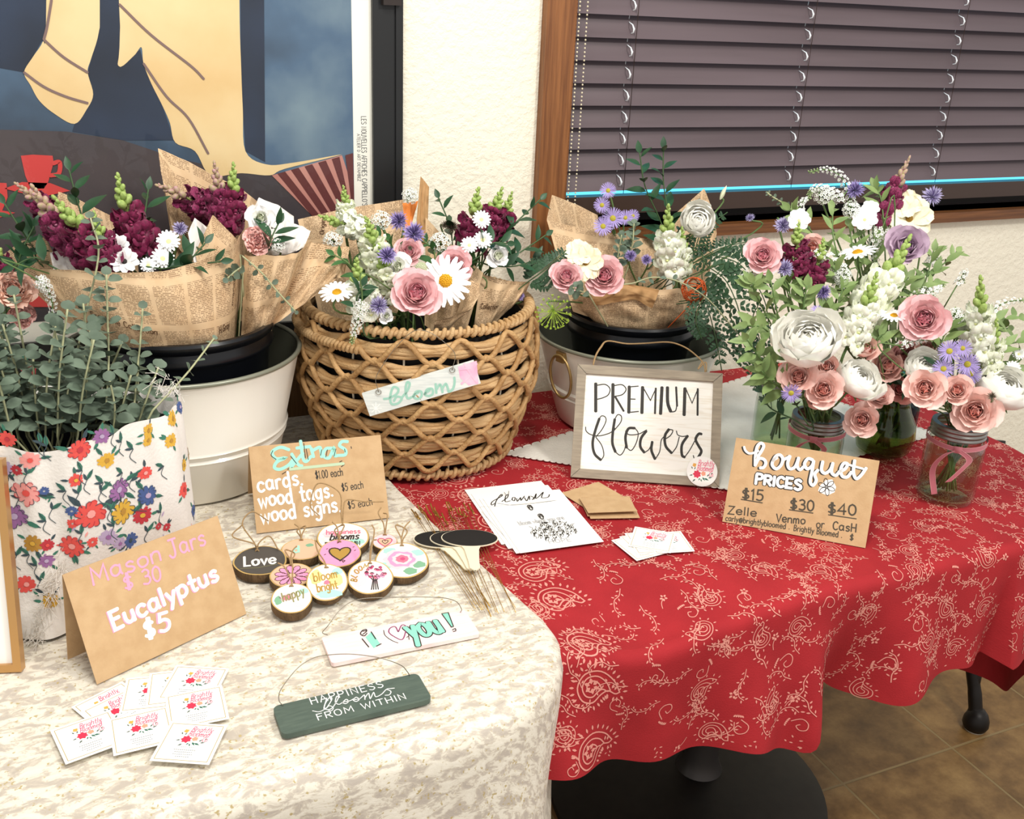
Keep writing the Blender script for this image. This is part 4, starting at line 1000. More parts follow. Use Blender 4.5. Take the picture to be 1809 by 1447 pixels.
def b_bq(F):
    q = '*.75 290,262 305,300 340,325 385,318 425,300|395,440 398,340 415,260 450,228 475,255 450,310 405,375|400,425 430,375 475,380 495,415 475,455 440,462|560,400 590,350 630,340 655,380 635,440 590,470 555,435 565,390 600,365|655,385 700,365 720,350|722,350 700,420 720,470 770,450 803,372|803,365 790,440 815,478 850,450|935,385 890,375 858,425 885,470 930,440 945,395|945,395 928,500 912,590 938,625 968,580 955,520 985,480|1030,400 1018,480 1050,512 1100,480 1125,420|1125,415 1112,500 1150,532 1185,500|1180,500 1240,470 1262,425 1225,420 1198,480 1215,540 1262,545 1300,500|1330,390 1318,500 1345,562 1395,525 1438,462|*.7 1270,430 1330,448 1410,470'
    F.draw(q, 4, 30, .0001, -15, 4); F.draw(q, 1, 29, .00025)
    F.text('PRICES', 392, 608, 838, 668, 92, 4, 46, off=.0001, wob=.05); F.text('PRICES', 392, 608, 838, 668, 92, 1, 27, off=.00028, wob=.05)
    F.fill('985,675 1005,625 1060,575 1120,570 1155,640 1140,690 1075,720 1020,700', 1, .0003)
    for k in range(6):
        a = k * pi / 3 + .4; c, s_ = cos(a), sin(a); pt = ' '.join(f'{1065+r*c-w*s_:.0f},{640+r*s_+w*c:.0f}' for r, w in ((8, 0), (35, -17), (66, -15), (82, 0), (66, 15), (35, 17), (8, 0))); F.draw(pt, 4, 6, .0003)
    for t, a in (('$15', (265, 752, 482, 772)), ('$30', (718, 848, 958, 868)), ('$40', (1072, 888, 1358, 908))): F.text(t, *a, 98, 5, 15)
    F.draw('!262,756 462,790|!715,854 938,886|!1082,902 1345,940', 5, 10)
    F.text('Zelle', 135, 890, 418, 920, 74, 5, 12, wob=.04); F.text('Venmo', 590, 965, 872, 992, 74, 5, 12, wob=.04); F.text('or', 965, 1020, 1050, 1030, 74, 5, 10); F.text('CasH', 1120, 1038, 1352, 1066, 76, 5, 12)
    F.text('carly@brightlybloomed .', 113, 955, 722, 1040, 52, 5, 8, wob=.04); F.text('Brightly Bloomed .', 755, 1052, 1215, 1118, 56, 5, 8, wob=.04); F.text('$', 1278, 1138, 1322, 1146, 58, 5, 8)
b_bq.z = (1260, 740, .18795)
tent(Z(((222, 180), (1567, 385), (1430, 1215), (85, 965)), 1260, 740, .18795), ZR, 1, 'tent_card', 'folded kraft card lettered bouquet prices, in front of the mason jars', b_bq)

# ---- shop logo, used on cards and sticker
LG = ['#e7557c', '#d9304f', '#e8a94f', '#efa083', '#2f6b58', '#5c6b62', '#b7a26b', '#8a8f90']
lgm = [mat('logo_%s' % n, c, .6) for n, c in zip(('pink', 'red', 'yellow', 'peach', 'green', 'leaf', 'gold', 'grey'), LG)]
def logo(mb, S, x, y, k, mi, off):
    """about 1 unit wide, centre (x,y)"""
    s2 = lambda a, b, o=0: S(x + a * k, y + b * k, o)
    write(mb, 'Brightly', -.20, .24, .26, s2, mi, w=.023, width=.72, off=off, shear=.25); write(mb, 'Bloomed', -.24, .02, .24, s2, mi, w=.023, width=.72, off=off, shear=.25); write(mb, 'Co.', .30, -.20, .20, s2, mi, w=.019, width=.22, off=off, shear=.2)
    def dotf(a, b, r, m, n=9):
        mb.fan([(a + cos(2 * pi * q / n) * r * (1 if q % 2 else .72), b + sin(2 * pi * q / n) * r * (1 if q % 2 else .72)) for q in range(n)], s2, mi + m, off)
    dotf(-.34, .26, .10, 2); dotf(-.22, -.14, .19, 1, 14); dotf(.06, -.10, .12, 3, 10)
    for a, b, an, l, m in ((-.42, .08, 2, .14, 5), (-.34, .06, 1.2, .14, 5), (-.40, -.18, 3.4, .16, 5), (-.05, -.34, -1.2, .14, 4), (.10, -.30, -.4, .22, 4), (.02, -.26, -.9, .2, 4), (.28, -.28, .3, .18, 5), (.22, -.22, .9, .16, 5), (.38, -.12, .8, .13, 5), (-.28, -.36, 3.9, .18, 5), (-.08, -.3, 4.2, .14, 4)):
        c, s_ = cos(an), sin(an); mb.fan([(a + c * l * u - s_ * l * .4 * v, b + s_ * l * u + c * l * .4 * v) for u, v in ((0, 0), (.4, .5), (1, 0), (.4, -.5))], s2, mi + m, off)
m_paper = mat('paper_white', '#f8f6f0', .7)
def card_mesh():
    mb = MB(); h = .032
    mb.box((-h, -h, 0), (2 * h, 0, 0), (0, 2 * h, 0), (0, 0, .0004)); S = lambda a, b, o=0: V((a, b, .0004 + o)); e = h - .0035
    mb.ribbon([(-e, -e), (e, -e), (e, e), (-e, e)], .0007, S, 7, .0001, closed=True)
    logo(mb, S, .002, .009, .033, 1, .0001)
    for y, w in ((-.008, .018), (-.0125, .026), (-.016, .022), (-.0195, .024), (-.023, .016)):
        for q in range(int(w / .0022)): mb.ribbon([(-w / 2 + q * .0022, y), (-w / 2 + q * .0022 + .0015, y + .0002)], .0009 if y < -.01 else .0005, S, 8, .0001, cap=False)
    return mb.mesh('business_card', [m_paper] + lgm, smooth=False)
cm = card_mesh()
def card(px, z, label, group, tilt=(0, 0)):
    o, ex, ey, w, h = flat_rect(px, z); c = o + ex * w / 2 + ey * h / 2
    ob = bpy.data.objects.new('business_card', cm); COL.objects.link(ob); ob.location = c
    s_ = min(1.05, max(.9, (w + h) / 2 / .064)); ob.scale = (s_, s_, 1)
    ob.rotation_euler = (tilt[0], tilt[1], atan2(ex.y, ex.x)); tag(ob, label, 'business card', group)
k6 = (60, 1140, .2211)
GL1 = 'square cards fanned on the cream cloth'
for i, (pts, lb) in enumerate((
    (((430, 500), (760, 335), (800, 480), (500, 640)), 'square white card lowest in the left card fan, only its upper edge showing'),
    (((510, 480), (800, 360), (880, 560), (610, 720)), 'square white card half hidden above the leftmost logo card'),
    (((765, 270), (1130, 230), (1120, 500), (745, 530)), 'square white card showing a lone red blossom, left of the blank-edged card'),
    (((935, 230), (1300, 190), (1330, 440), (975, 480)), 'square white card showing only a blank corner in the card fan'),
    (((1100, 170), (1530, 180), (1460, 470), (1010, 420)), 'square white logo card at the top right of the card fan'),
    (((1040, 405), (1480, 320), (1570, 590), (1105, 690)), 'square white logo card at the right end of the card fan'),
    (((145, 675), (590, 525), (700, 790), (305, 940)), 'square white logo card at the left end of the card fan'),
    (((610, 590), (1050, 490), (1120, 770), (655, 885)), 'square white logo card in the middle of the front card row'),
    (((1090, 617), (1535, 640), (1415, 957), (930, 915)), 'square white logo card nearest the camera, at the right of the front row'))):
    card(Z(pts, *k6), ZC + .0006 + .00055 * i, lb, GL1)
k2 = (780, 820, .2764)
for i, (pts, lb) in enumerate((
    (((1075, 497), (1320, 430), (1480, 560), (1250, 612)), 'white card at the left front of the small stack on the red cloth'),
    (((1130, 470), (1380, 420), (1500, 555), (1270, 590)), 'white card second from left in the small stack on the red cloth'),
    (((1190, 440), (1420, 420), (1500, 570), (1250, 580)), 'white card peeking out left of the top logo card on the red cloth'),
    (((1300, 440), (1495, 433), (1603, 557), (1400, 575)), 'white card at the right of the small stack on the red cloth'),
    (((1240, 412), (1505, 437), (1460, 578), (1185, 510)), 'white logo card on top of the small stack on the red cloth'))):
    card(Z(pts, *k2), ZR + .0008 + .00055 * i, lb, 'cards stacked on the red cloth')

# ---- framed lettered sign
kp = (960, 560, .21006)
o, ex, ey, w, h, back = lean_rect(Z(((283, 405), (1510, 465), (1478, 1432), (228, 1345)), *kp), ZL); n = ex.cross(ey).normalized()
pr = thing('framed_sign', tuple(o + ex * w / 2), 'grey framed sign lettered PREMIUM flowers leaning on the right white bucket', 'sign')
m_grey = mat('sign_frame', '#8d8170', .65, c2='#a0937f', nscale=5, stretch=(6, 6, 60)); fw = .0145; dp = .012
mb = MB()
for a, b_, la, lb_ in ((0, 0, w, fw), (0, h - fw, w, fw)): mb.add([o + ex * a + ey * b_ + n * z_ + ex * (i * la) + ey * (j * lb_) for z_ in (0, -dp) for j in (0, 1) for i in (0, 1)], [(0, 1, 3, 2), (4, 6, 7, 5), (0, 4, 5, 1), (2, 3, 7, 6), (0, 2, 6, 4), (1, 5, 7, 3)])
for a in (0, w - fw): mb.box(o + ex * a + ey * fw - n * dp, ex * fw, ey * (h - 2 * fw), n * dp)
for s_, t_ in (((0, 0), (1, 1)), ((w, 0), (-1, 1)), ((0, h), (1, -1)), ((w, h), (-1, -1))):
    p = o + ex * s_[0] + ey * s_[1]; q = p + ex * fw * t_[0] + ey * fw * t_[1]; mb.tube([p + n * .0001, q + n * .0001], .0004, 4, 1)
mb.build('frame', [m_grey, m_inkg], pr, smooth=False)
m_panel = mat('panel_whitewash', '#f4f1e8', .7, c2='#e5dccb', nscale=5, stretch=(5, 5, 70), lo=.5, hi=.75)
mb = MB(); po = o - n * .005; mb.box(po + ex * fw + ey * fw - n * .004, ex * (w - 2 * fw), ey * (h - 2 * fw), n * .004)
F = Face(mb, po, ex, ey, *kp)
F.draw('!440,560 440,795|!585,565 583,808|!722,585 718,805|!834,590 828,808|!997,592 985,815|1043,592 1045,720 1070,795|!1190,600 1183,825', 1, 27)
F.draw('448,575 520,568 560,605 545,655 500,680 455,692|592,578 660,570 695,608 665,652 602,668|!725,588 798,582|!722,690 772,692|!720,803 800,795|!842,600 900,702 945,605|1070,800 1110,790 1122,740|!1200,610 1250,725 1300,605', 1, 9)
F.draw('!602,668 675,792|!945,600 938,812|!1116,590 1124,750|!1298,605 1296,826', 1, 17)
F.draw('355,925 360,960 400,990 470,1000 560,975 600,935|470,855 490,832 520,842 525,880 490,950 440,1010|485,1205 508,1160 490,1080 440,1010|600,860 625,822 655,835 650,885 590,960|605,1135 645,1162 680,1120 698,1040|700,1100 740,1122 780,1060 797,980 770,935|690,960 720,990 800,985 868,950|850,1142 890,1110 915,1050|940,1197 978,1130 990,1040 1015,1005|1010,1035 1065,1000 1088,955 1055,945|1080,1147 1120,1090 1142,1010|1118,958 1130,992 1170,1005 1215,998|1185,1182 1230,1120 1290,1010|1300,1185 1270,1190 1260,1165', 1, 8)
F.draw('470,855 435,960 414,1060 430,1150 482,1203|600,860 585,960 580,1060 605,1135|768,935 715,940 690,1010 700,1100|865,960 822,1020 815,1090 848,1140|915,1050 908,1120 938,1195|1055,945 1022,1000 1028,1085 1078,1145|1213,1000 1165,1075 1165,1160 1188,1180|1330,985 1305,985 1280,1030 1305,1085 1328,1130 1302,1182', 1, 22)
mb.build('panel', [m_panel, m_inkb], pr, smooth=False)
sc_ = atplane(kp[0] + 1333 * kp[2], kp[1] + 1300 * kp[2], o, n) + n * .0006
mb = MB(); mb.add([sc_ + (ex * cos(a * pi / 24) + ey * sin(a * pi / 24)) * .0242 for a in range(48)] + [sc_ + n * .0012 + (ex * cos(a * pi / 24) + ey * sin(a * pi / 24)) * .0242 for a in range(48)], [tuple(range(48, 96))] + [(i, (i + 1) % 48, 48 + (i + 1) % 48, 48 + i) for i in range(48)])
logo(mb, plane_map(sc_ + n * .0012, ex, ey), 0, 0, .036, 1, .0002)
tag(mb.build('sticker', [m_paper] + lgm, pr, smooth=False), 'round white sticker with shop logo')
m_twine = mat('twine_jute', '#a98b62', .85, bump=.3, bscale=500)
def twine(pts, r=.0013, parent=None, name='twine', m=None):
    mb = MB(); q = spline(pts, 10); mb.tube(q, r, 6)
    return mb.build(name, m or m_twine, parent)
def fpt(x, y, d=-.006): return atplane(kp[0] + x * kp[2], kp[1] + y * kp[2], o - n * .006, n) + n * (d + .006)
mb = MB()
for j in (0, 1):
    mb.tube(spline([fpt(415, 425) - ey * .012 + n * .001 * j, fpt(430, 350), fpt(480, 255) + ex * .001 * j, fpt(540, 203), fpt(700, 225), fpt(850, 222), fpt(1050, 212), fpt(1180, 250), fpt(1280, 320), fpt(1350, 400), fpt(1365, 470) - ey * .010], 8), .0013, 6)
mb.tube(spline([fpt(480, 255), fpt(440, 330), fpt(420, 400)], 6), .0013, 6); mb.tube(spline([fpt(1340, 370), fpt(1300, 440), fpt(1365, 380), fpt(1372, 460)], 6), .0011, 6)
mb.build('hanging_twine', m_twine, pr)

# ---- gold framed sign at the left edge
gf = [atz(38, 1187, ZC)]; G0 = gf[0]
exg = V((.93, -.30, 0)).normalized(); wg = .20
pxg = [(-190, 800), (3, 812), (38, 1187), (-190, 1215)]
tl = aty(3, 812, G0.y + .05); eyg = (tl - G0).normalized(); hg = (tl - G0).length
exg = (exg - eyg * exg.dot(eyg)).normalized(); ng = exg.cross(eyg).normalized()
gs = thing('gold_frame', tuple(G0 - exg * wg / 2), 'gold framed white sign cut off at the left edge', 'sign')
m_gold = mat('frame_gold', '#c79a62', .3, metal=.7)
og = G0 - exg * wg; b = .0085; mb = MB()
for a, c_, la, lb_ in ((0, 0, wg, b), (0, hg - b, wg, b), (0, b, b, hg - 2 * b), (wg - b, b, b, hg - 2 * b)): mb.box(og + exg * a + eyg * c_ - ng * .012, exg * la, eyg * lb_, ng * .012)
mb.build('frame', m_gold, gs, smooth=False)
mb = MB(); mb.box(og + exg * b + eyg * b - ng * .009, exg * (wg - 2 * b), eyg * (hg - 2 * b), ng * .004); mb.build('paper', m_paper, gs, smooth=False)

# ---- hanging bloom sign on the basket
kb = (500, 500, .25428); cpx = (745, 688)
r_ = ray(*cpx)
best = None
for k in range(400):
    t = 1.2 + k * .001; p = EYE + r_ * t
    if (V((p.x - BK[0], p.y - BK[1]))).length < .200: break
nb = V((p.x - BK[0], p.y - BK[1], .0)).normalized(); pc = p
tl, tr, br, bl_ = [atplane(x, y, pc, nb) for x, y in Z(((553, 775), (1340, 535), (1360, 705), (600, 925)), *kb)]
exb = ((tr - tl) + (br - bl_)).normalized(); eyb = nb.cross(exb).normalized(); wb = ((tr - tl).length + (br - bl_).length) / 2; hb_ = ((tl - bl_).dot(eyb) + (tr - br).dot(eyb)) / 2
ob_ = (tl + tr + br + bl_) / 4 - exb * wb / 2 - eyb * hb_ / 2
bs = thing('hanging_sign', tuple(ob_ + exb * wb / 2), 'pale wooden sign lettered bloom in mint, hung on the wicker basket', 'sign')
m_wash = mat('wash_palegreen', '#e6ebe6', .7, c2='#d3dad6', nscale=6, stretch=(6, 6, 60)); m_pk1 = mat('splash_pink', '#eeb0cf', .7, c2='#f4cfe0', nscale=60); m_mint2 = mat('mint_script', '#9fcfbd', .7)
mb = MB(); mb.box(ob_ - nb * .006, exb * wb, eyb * hb_, nb * .006); F = Face(mb, ob_, exb, eyb, *kb)
F.draw('700,805 735,800 790,770 800,735 765,725 745,790 755,840 800,835 825,800 790,790 770,820|830,790 865,745 880,700 862,690 852,740 865,800 900,790|905,790 925,755 960,755 960,790 930,805 905,785 940,760|985,775 1000,740 1035,735 1040,770 1010,785 985,770 1020,745|1060,700 1065,765|1065,740 1090,705 1105,740 1108,760|1105,735 1130,700 1145,730 1152,755 1180,735 1192,690 1190,655', 1, 17)
F.fill('1215,580 1345,540 1358,700 1290,712 1230,660', 2, .0002); F.draw('1230,600 1300,590|1240,700 1300,640 1345,560|1260,560 1310,640 1350,690', 2, 16, .0005)
for k in range(4):
    a = k * pi / 4; F.draw(f'!{645-40*cos(a):.0f},{870-40*sin(a):.0f} {645+40*cos(a):.0f},{870+40*sin(a):.0f}', 3, 7)
mb.build('board', [m_wash, m_mint2, m_pk1, m_white], bs, smooth=False)
m_wire = mat('wire_steel', '#8d8577', .4, metal=.8); m_wireg = mat('wire_gold', '#c09a4e', .3, metal=.8)
mb = MB(); p0, p1 = ob_ + exb * wb * .14 + eyb * hb_ * .9, ob_ + exb * wb * .80 + eyb * hb_ * .9
mid = (p0 + p1) / 2 + V((0, 0, .075)) - nb * .004
mb.tube(spline([p0 + nb * .001, p0 + V((0, 0, .03)), mid, p1 + V((0, 0, .03)), p1 + nb * .001], 8), .0005, 5)
for p in (p0, p1): mb.tube([p + nb * .0015 + (exb * cos(a) + eyb * sin(a)) * .004 for a in (0, .8, 1.6, 2.4, 3.2, 4, 4.8, 5.6)], .0005, 5, closed=True)
mb.build('wire', m_wire, bs)

# ---- flat wooden signs
k7 = (440, 1040, .25428)
def plank(px, z, th, name, label, mats, draw, rnd_=.006):
    o, ex, ey, w, h = flat_rect(px, z + th); t = thing(name, tuple(o + ex * w / 2 + ey * h / 2 - V((0, 0, th))), label, 'sign')
    pts = []
    for cx, cy, a0 in ((w - rnd_, rnd_, -90), (w - rnd_, h - rnd_, 0), (rnd_, h - rnd_, 90), (rnd_, rnd_, 180)):
        for k in range(6): a = radians(a0 + 18 * k); pts.append(o + ex * (cx + rnd_ * cos(a)) + ey * (cy + rnd_ * sin(a)))
    k = len(pts); dn = V((0, 0, th)); mb = MB()
    mb.add([p - dn for p in pts] + pts, [tuple(range(k - 1, -1, -1)), tuple(range(k, 2 * k))] + [(i, (i + 1) % k, (i + 1) % k + k, i + k) for i in range(k)])
    F = Face(mb, o, ex, ey, *k7); draw(F); mb.build('board', mats, t, smooth=False); return t, o, ex, ey, w, h
def d_il(F):
    F.fill('808,338 852,300 912,385 866,415', 1); F.draw('!785,350 832,408|!848,302 880,352|!885,402 918,385|790,320 815,300 812,285 785,295 775,318 800,330 820,312|!790,298 820,292', 3, 8, .0006)
    h_ = '1035,300 1015,265 980,275 972,305 1010,335 1062,355 1085,310 1088,262 1060,255 1038,300'
    F.draw(h_, 2, 9); F.draw('935,290 945,325 990,360 1035,378|!1105,295 1112,355|!1095,340 1108,330|965,345 1000,365', 3, 6)
    F.text('you', 1128, 352, 1368, 296, 150, 3, 31, off=.0001, wob=0); F.text('you', 1128, 352, 1368, 296, 150, 1, 21, off=.00028, wob=0)
    F.fill('1338,176 1384,168 1420,265 1406,270', 1); F.draw('!1338,176 1384,168 1420,265 1406,270 1338,176|1412,290 1432,280 1436,295 1418,300', 3, 7, .0006)
m_pwash = mat('wash_pink', '#f3e6e2', .7, c2='#efd2d0', nscale=7, stretch=(6, 40, 6)); m_mint3 = mat('mint_letter', '#8fd4c0', .7); m_plum = mat('plum_line', '#8c3f6c', .7)
t, o, ex, ey, w, h = plank(Z(((505, 330), (1505, 152), (1598, 308), (572, 528)), *k7), ZC + .0005, .005, 'wooden_sign', 'pale pink wooden sign lettered I heart you, lying on the cream cloth', [m_pwash, m_mint3, m_plum, m_inkb], d_il, .004)
def loop(t, pts, r=.0005):
    mb = MB(); mb.tube(spline(pts, 8), r, 5); mb.build('wire', m_wire, t)
def zpt(x, y, z): return atz(k7[0] + x * k7[2], k7[1] + y * k7[2], z)
loop(t, [zpt(545, 322, ZC + .006), zpt(510, 305, ZC + .012), zpt(545, 262, ZC + .022), zpt(640, 140, ZC + .034), zpt(760, 75, ZC + .040), zpt(1000, 60, ZC + .042), zpt(1300, 60, ZC + .036), zpt(1430, 85, ZC + .022), zpt(1475, 140, ZC + .012), zpt(1468, 165, ZC + .0062)])
def d_hp(F):
    F.text('HAPPINESS', 432, 806, 952, 680, 46, 1, 5, wob=.03, track=1.6); F.text('FROM WITHIN', 478, 916, 1108, 762, 43, 1, 5, wob=.03, track=1.4)
    F.draw('440,850 490,856 540,830|540,760 520,835 560,815 585,830 570,850 540,840', 1, 5.5)
    F.draw('540,830 575,770 560,755 530,800 525,835 560,840 590,815 620,760 608,750 600,790 625,805 650,790 675,770 690,785 670,800 650,790 700,780 730,765 745,755 765,770 745,785 725,775 770,765 800,740 805,772|805,760 830,728 842,765 865,722 880,752 920,735 955,700 985,695 1010,692|955,700 985,715 975,738 945,742', 1, 6.5)
m_hgreen = mat('sign_green', '#56655a', .6, c2='#4b5a51', nscale=8, stretch=(6, 40, 6))
t, o, ex, ey, w, h = plank(Z(((160, 825), (1172, 578), (1272, 772), (232, 1012)), *k7), ZC + .0005, .006, 'wooden_sign', 'dark green wooden sign lettered happiness blooms from within, nearest the camera', [m_hgreen, m_white], d_hp, .007)
loop(t, [zpt(237, 812, ZC + .0070), zpt(208, 775, ZC + .012), zpt(222, 700, ZC + .020), zpt(330, 560, ZC + .032), zpt(430, 490, ZC + .036), zpt(520, 465, ZC + .038), zpt(700, 455, ZC + .040), zpt(900, 480, ZC + .036), zpt(1050, 530, ZC + .024), zpt(1100, 578, ZC + .012), zpt(1115, 604, ZC + .0070)])

# ---- wood slice tags
m_bark = mat('bark_brown', '#6b5236', .85, c2='#4a3822', nscale=60, bump=.8, bscale=160, stretch=(1, 1, .25)); m_sap = mat('slice_rim', '#c9a765', .7)
FC = dict(white='#f6efe6', pink='#f19ac0', blush='#f3cdd2', rose='#e2768f', deep='#c94a78', mint='#a9dccb', yellow='#f2dc8c', gold='#b08a3e', ink='#33292a', leaf='#7fae8c', chalk='#4f4a45', peach='#e2b99a', olive='#8d8a5c')
fci = {k: i + 2 for i, k in enumerate(FC)}; fcm = [mat('tag_' + k, v, .6) for k, v in FC.items()]
def slice_tag(px, py, rpx, z, th, tilt, label, base, draw, tw, tilt_az=None, hole=(0, .78), sq=1.0):
    c = atz(px, py, z + th); d = (c - EYE).length; r = rpx * d / FPX
    az = atan2(c.y, c.x) if tilt_az is None else tilt_az              # leans up towards the camera about its near edge
    R = Matrix.Rotation(az - pi / 2, 3, 'Z') @ Matrix.Rotation(tilt, 3, 'X')
    ex, ey, nn = R @ V((1, 0, 0)), R @ V((0, 1, 0)), R @ V((0, 0, 1))
    rr_ = random.Random(int(px)); ph = [rr_.uniform(0, 6) for _ in range(3)]
    W = lambda a: 1 + .02 * sin(2 * a + ph[0]) + .014 * sin(3 * a + ph[1]) + .008 * sin(7 * a + ph[2])
    drop = r * sin(tilt) * sq; c = c + V((0, 0, drop))
    t = thing('wood_slice_tag', tuple(c - nn * th), label, 'tag', 'painted wood slice tags')
    mb = MB(); k = 56; ring = lambda s_, o_: [c + (ex * cos(2 * pi * i / k) + ey * sin(2 * pi * i / k) * sq) * r * W(2 * pi * i / k) * s_ - nn * o_ for i in range(k)]
    vs = ring(.97, th) + ring(1.0, th * .85) + ring(1.012, th * .5) + ring(1.0, .0006) + ring(.985, 0)
    fs = [tuple(range(k - 1, -1, -1))]
    for j in range(4):
        for i in range(k): fs.append((j * k + i, j * k + (i + 1) % k, (j + 1) * k + (i + 1) % k, (j + 1) * k + i))
    mb.add(vs, fs, 0)
    mb.add(ring(.985, 0), [tuple(range(k))], 1)
    mb.build('slice', [m_bark, m_sap], t, sharp=60)
    mb = MB(); S = lambda x, y, off=0: c + ex * (x * r) + ey * (y * r * sq) + nn * (.0003 + off * r)
    mb.add([S(.93 * W(2 * pi * i / k) * cos(2 * pi * i / k), .93 * W(2 * pi * i / k) * sin(2 * pi * i / k)) for i in range(k)], [tuple(range(k))], fci[base]); draw(mb, S)
    mb.build('painted_face', [m_bark, m_sap] + fcm, t, smooth=False)
    if tw:
        h_ = S(*hole); mb = MB()
        up = V((0, 0, 1))
        for pts in tw:
            q = [h_ - nn * .001 + nn * .0015] + [h_ + ex * (a * r) + ey * (b_ * r * .6) + up * (e * r) for a, b_, e in pts]
            mb.tube(spline(q, 7), .00095, 5)
        mb.tube([h_ + (ex * cos(a * .785) + nn * sin(a * .785)) * .0022 for a in range(8)], .0009, 5, closed=True)
        mb.build('twine', m_twine, t)
    return t
def heart(mb, S, x, y, k, mi, w, off=.012, fill=None):
    p = [(x + k * .9 * (sin(t) ** 3), y + k * (.8 * cos(t) - .32 * cos(2 * t) - .13 * cos(3 * t))) for t in [2 * pi * i / 28 for i in range(28)]]
    if fill: mb.poly(p, S, fci[fill], off - .004)
    mb.ribbon(p, w, S, fci[mi], off, closed=True)
def petals(mb, S, x, y, r, n, mi, out=None, wd=.5, off=.008):
    for q in range(n):
        a = 2 * pi * q / n; c_, s_ = cos(a), sin(a); p = [(x + r * (u * c_ - v * wd * s_), y + r * (u * s_ + v * wd * c_)) for u, v in ((.18, 0), (.55, .42), (.9, .3), (1, 0), (.9, -.3), (.55, -.42))]
        mb.fan(p, S, fci[mi], off)
        if out: mb.ribbon(p, .03, S, fci[out], off + .005, closed=True)
def blob(mb, S, x, y, rx, ry, mi, off=.004, n=14, sd=0):
    mb.fan([(x + rx * cos(2 * pi * i / n) * (1 + .12 * sin(3 * i + sd)), y + ry * sin(2 * pi * i / n) * (1 + .12 * cos(2 * i + sd))) for i in range(n)], S, fci[mi], off)
def f_love(mb, S):
    for k, m in ((.07, 'white'),): write(mb, 'Love', -.62, -.32, .62, S, fci['white'], w=.10, width=1.25, off=.012)
    mb.ribbon([(-.75, -.45), (-.1, -.5), (.6, -.38)], .02, S, fci['olive'], .008)
def f_d(mb, S):
    blob(mb, S, -.35, .2, .4, .3, 'peach'); write(mb, 'd', -.45, -.3, .6, S, fci['mint'], w=.12, off=.012); blob(mb, S, .4, .3, .2, .15, 'leaf')
def f_hb(mb, S):
    blob(mb, S, .5, -.3, .3, .2, 'mint'); blob(mb, S, -.5, .25, .25, .2, 'blush'); write(mb, 'happiness', -.62, .22, .30, S, fci['rose'], w=.045, width=1.3, off=.012); write(mb, 'blooms', -.5, -.16, .42, S, fci['ink'], w=.06, width=1.1, off=.012, shear=.2); write(mb, 'FROM WITHIN', -.66, -.55, .26, S, fci['ink'], w=.04, width=1.3, off=.012)
def f_h1(mb, S): heart(mb, S, 0, -.05, .62, 'deep', .08, fill='peach'); heart(mb, S, .02, -.05, .26, 'ink', .06)
def f_h2(mb, S):
    heart(mb, S, .02, -.02, .55, 'ink', .07, fill='gold'); mb.ribbon([(.08, -.52), (.16, -.68), (.24, -.58), (.14, -.52)], .04, S, fci['ink'], .01)
    for x, y in ((-.6, .3), (-.7, -.1), (.62, .35), (.68, .1), (-.1, .7)): mb.ribbon([(x, y), (x + .07, y + .05)], .035, S, fci['ink'], .01)
def f_fl(mb, S): petals(mb, S, .02, -.05, .82, 11, 'pink', 'ink', .5); blob(mb, S, .02, -.05, .17, .17, 'peach', .016)
def f_hap(mb, S):
    blob(mb, S, -.2, .1, .4, .34, 'blush'); blob(mb, S, -.25, .05, .2, .18, 'rose', .006); blob(mb, S, .55, .4, .26, .2, 'mint'); blob(mb, S, -.65, -.1, .18, .3, 'leaf'); blob(mb, S, .3, -.5, .25, .16, 'blush'); write(mb, 'happy', -.42, -.22, .58, S, fci['olive'], w=.07, width=1.15, off=.012, rot=.35, shear=.2)
def f_bb(mb, S):
    blob(mb, S, .1, -.65, .6, .22, 'mint'); blob(mb, S, -.5, .3, .3, .4, 'yellow'); blob(mb, S, .4, .1, .34, .4, 'yellow'); blob(mb, S, .5, .55, .25, .2, 'mint'); blob(mb, S, 0, -.02, .14, .12, 'rose', .007); write(mb, 'bloom', -.6, .05, .46, S, fci['gold'], w=.065, width=1.15, off=.012, rot=.15); write(mb, 'bright', -.45, -.52, .44, S, fci['gold'], w=.065, width=1.0, off=.012, rot=.15)
def f_tree(mb, S):
    blob(mb, S, -.45, 0, .3, .6, 'blush'); blob(mb, S, .35, .1, .4, .5, 'blush')
    for i, (ch, a) in enumerate(zip('BLOOM', (200, 180, 160, 140, 118))): x, y = .62 * cos(radians(a)), .66 * sin(radians(a)); write(mb, ch, x, y - .05, .26, S, fci['gold'], w=.055, rot=radians(a - 180) + .9, off=.012)
    for x in (.05, .14, .24, .34): mb.ribbon([(x, -.75), (.2 + (x - .2) * .5, -.2), (.2 + (x - .2) * 2.2, .15)], .05, S, fci['ink'], .01)
    q = random.Random(2)
    for i in range(26): a, r = q.uniform(0, 6.28), .42 * sqrt(q.random()); x, y = .25 + r * cos(a), .25 + r * .9 * sin(a); blob(mb, S, x, y, .08, .08, q.choice(('rose', 'pink', 'deep')), .011 + .0004 * i, 7); mb.ribbon([(x - .06, y), (x, y + .06), (x + .06, y)], .025, S, fci['ink'], .022)
def f_rose(mb, S):
    for a in (.6, 2.3, 3.6, 5.2, 5.9): blob(mb, S, .68 * cos(a), .68 * sin(a), .26, .18, 'mint' if a < 4 else 'leaf', sd=a)
    for i, (r, m) in enumerate(((.62, 'blush'), (.5, 'pink'), (.36, 'blush'), (.24, 'rose'), (.1, 'deep'))): blob(mb, S, -.05 + .02 * i, .05, r, r * .85, m, .006 + .003 * i, 18, i)
LT = lambda *a: a
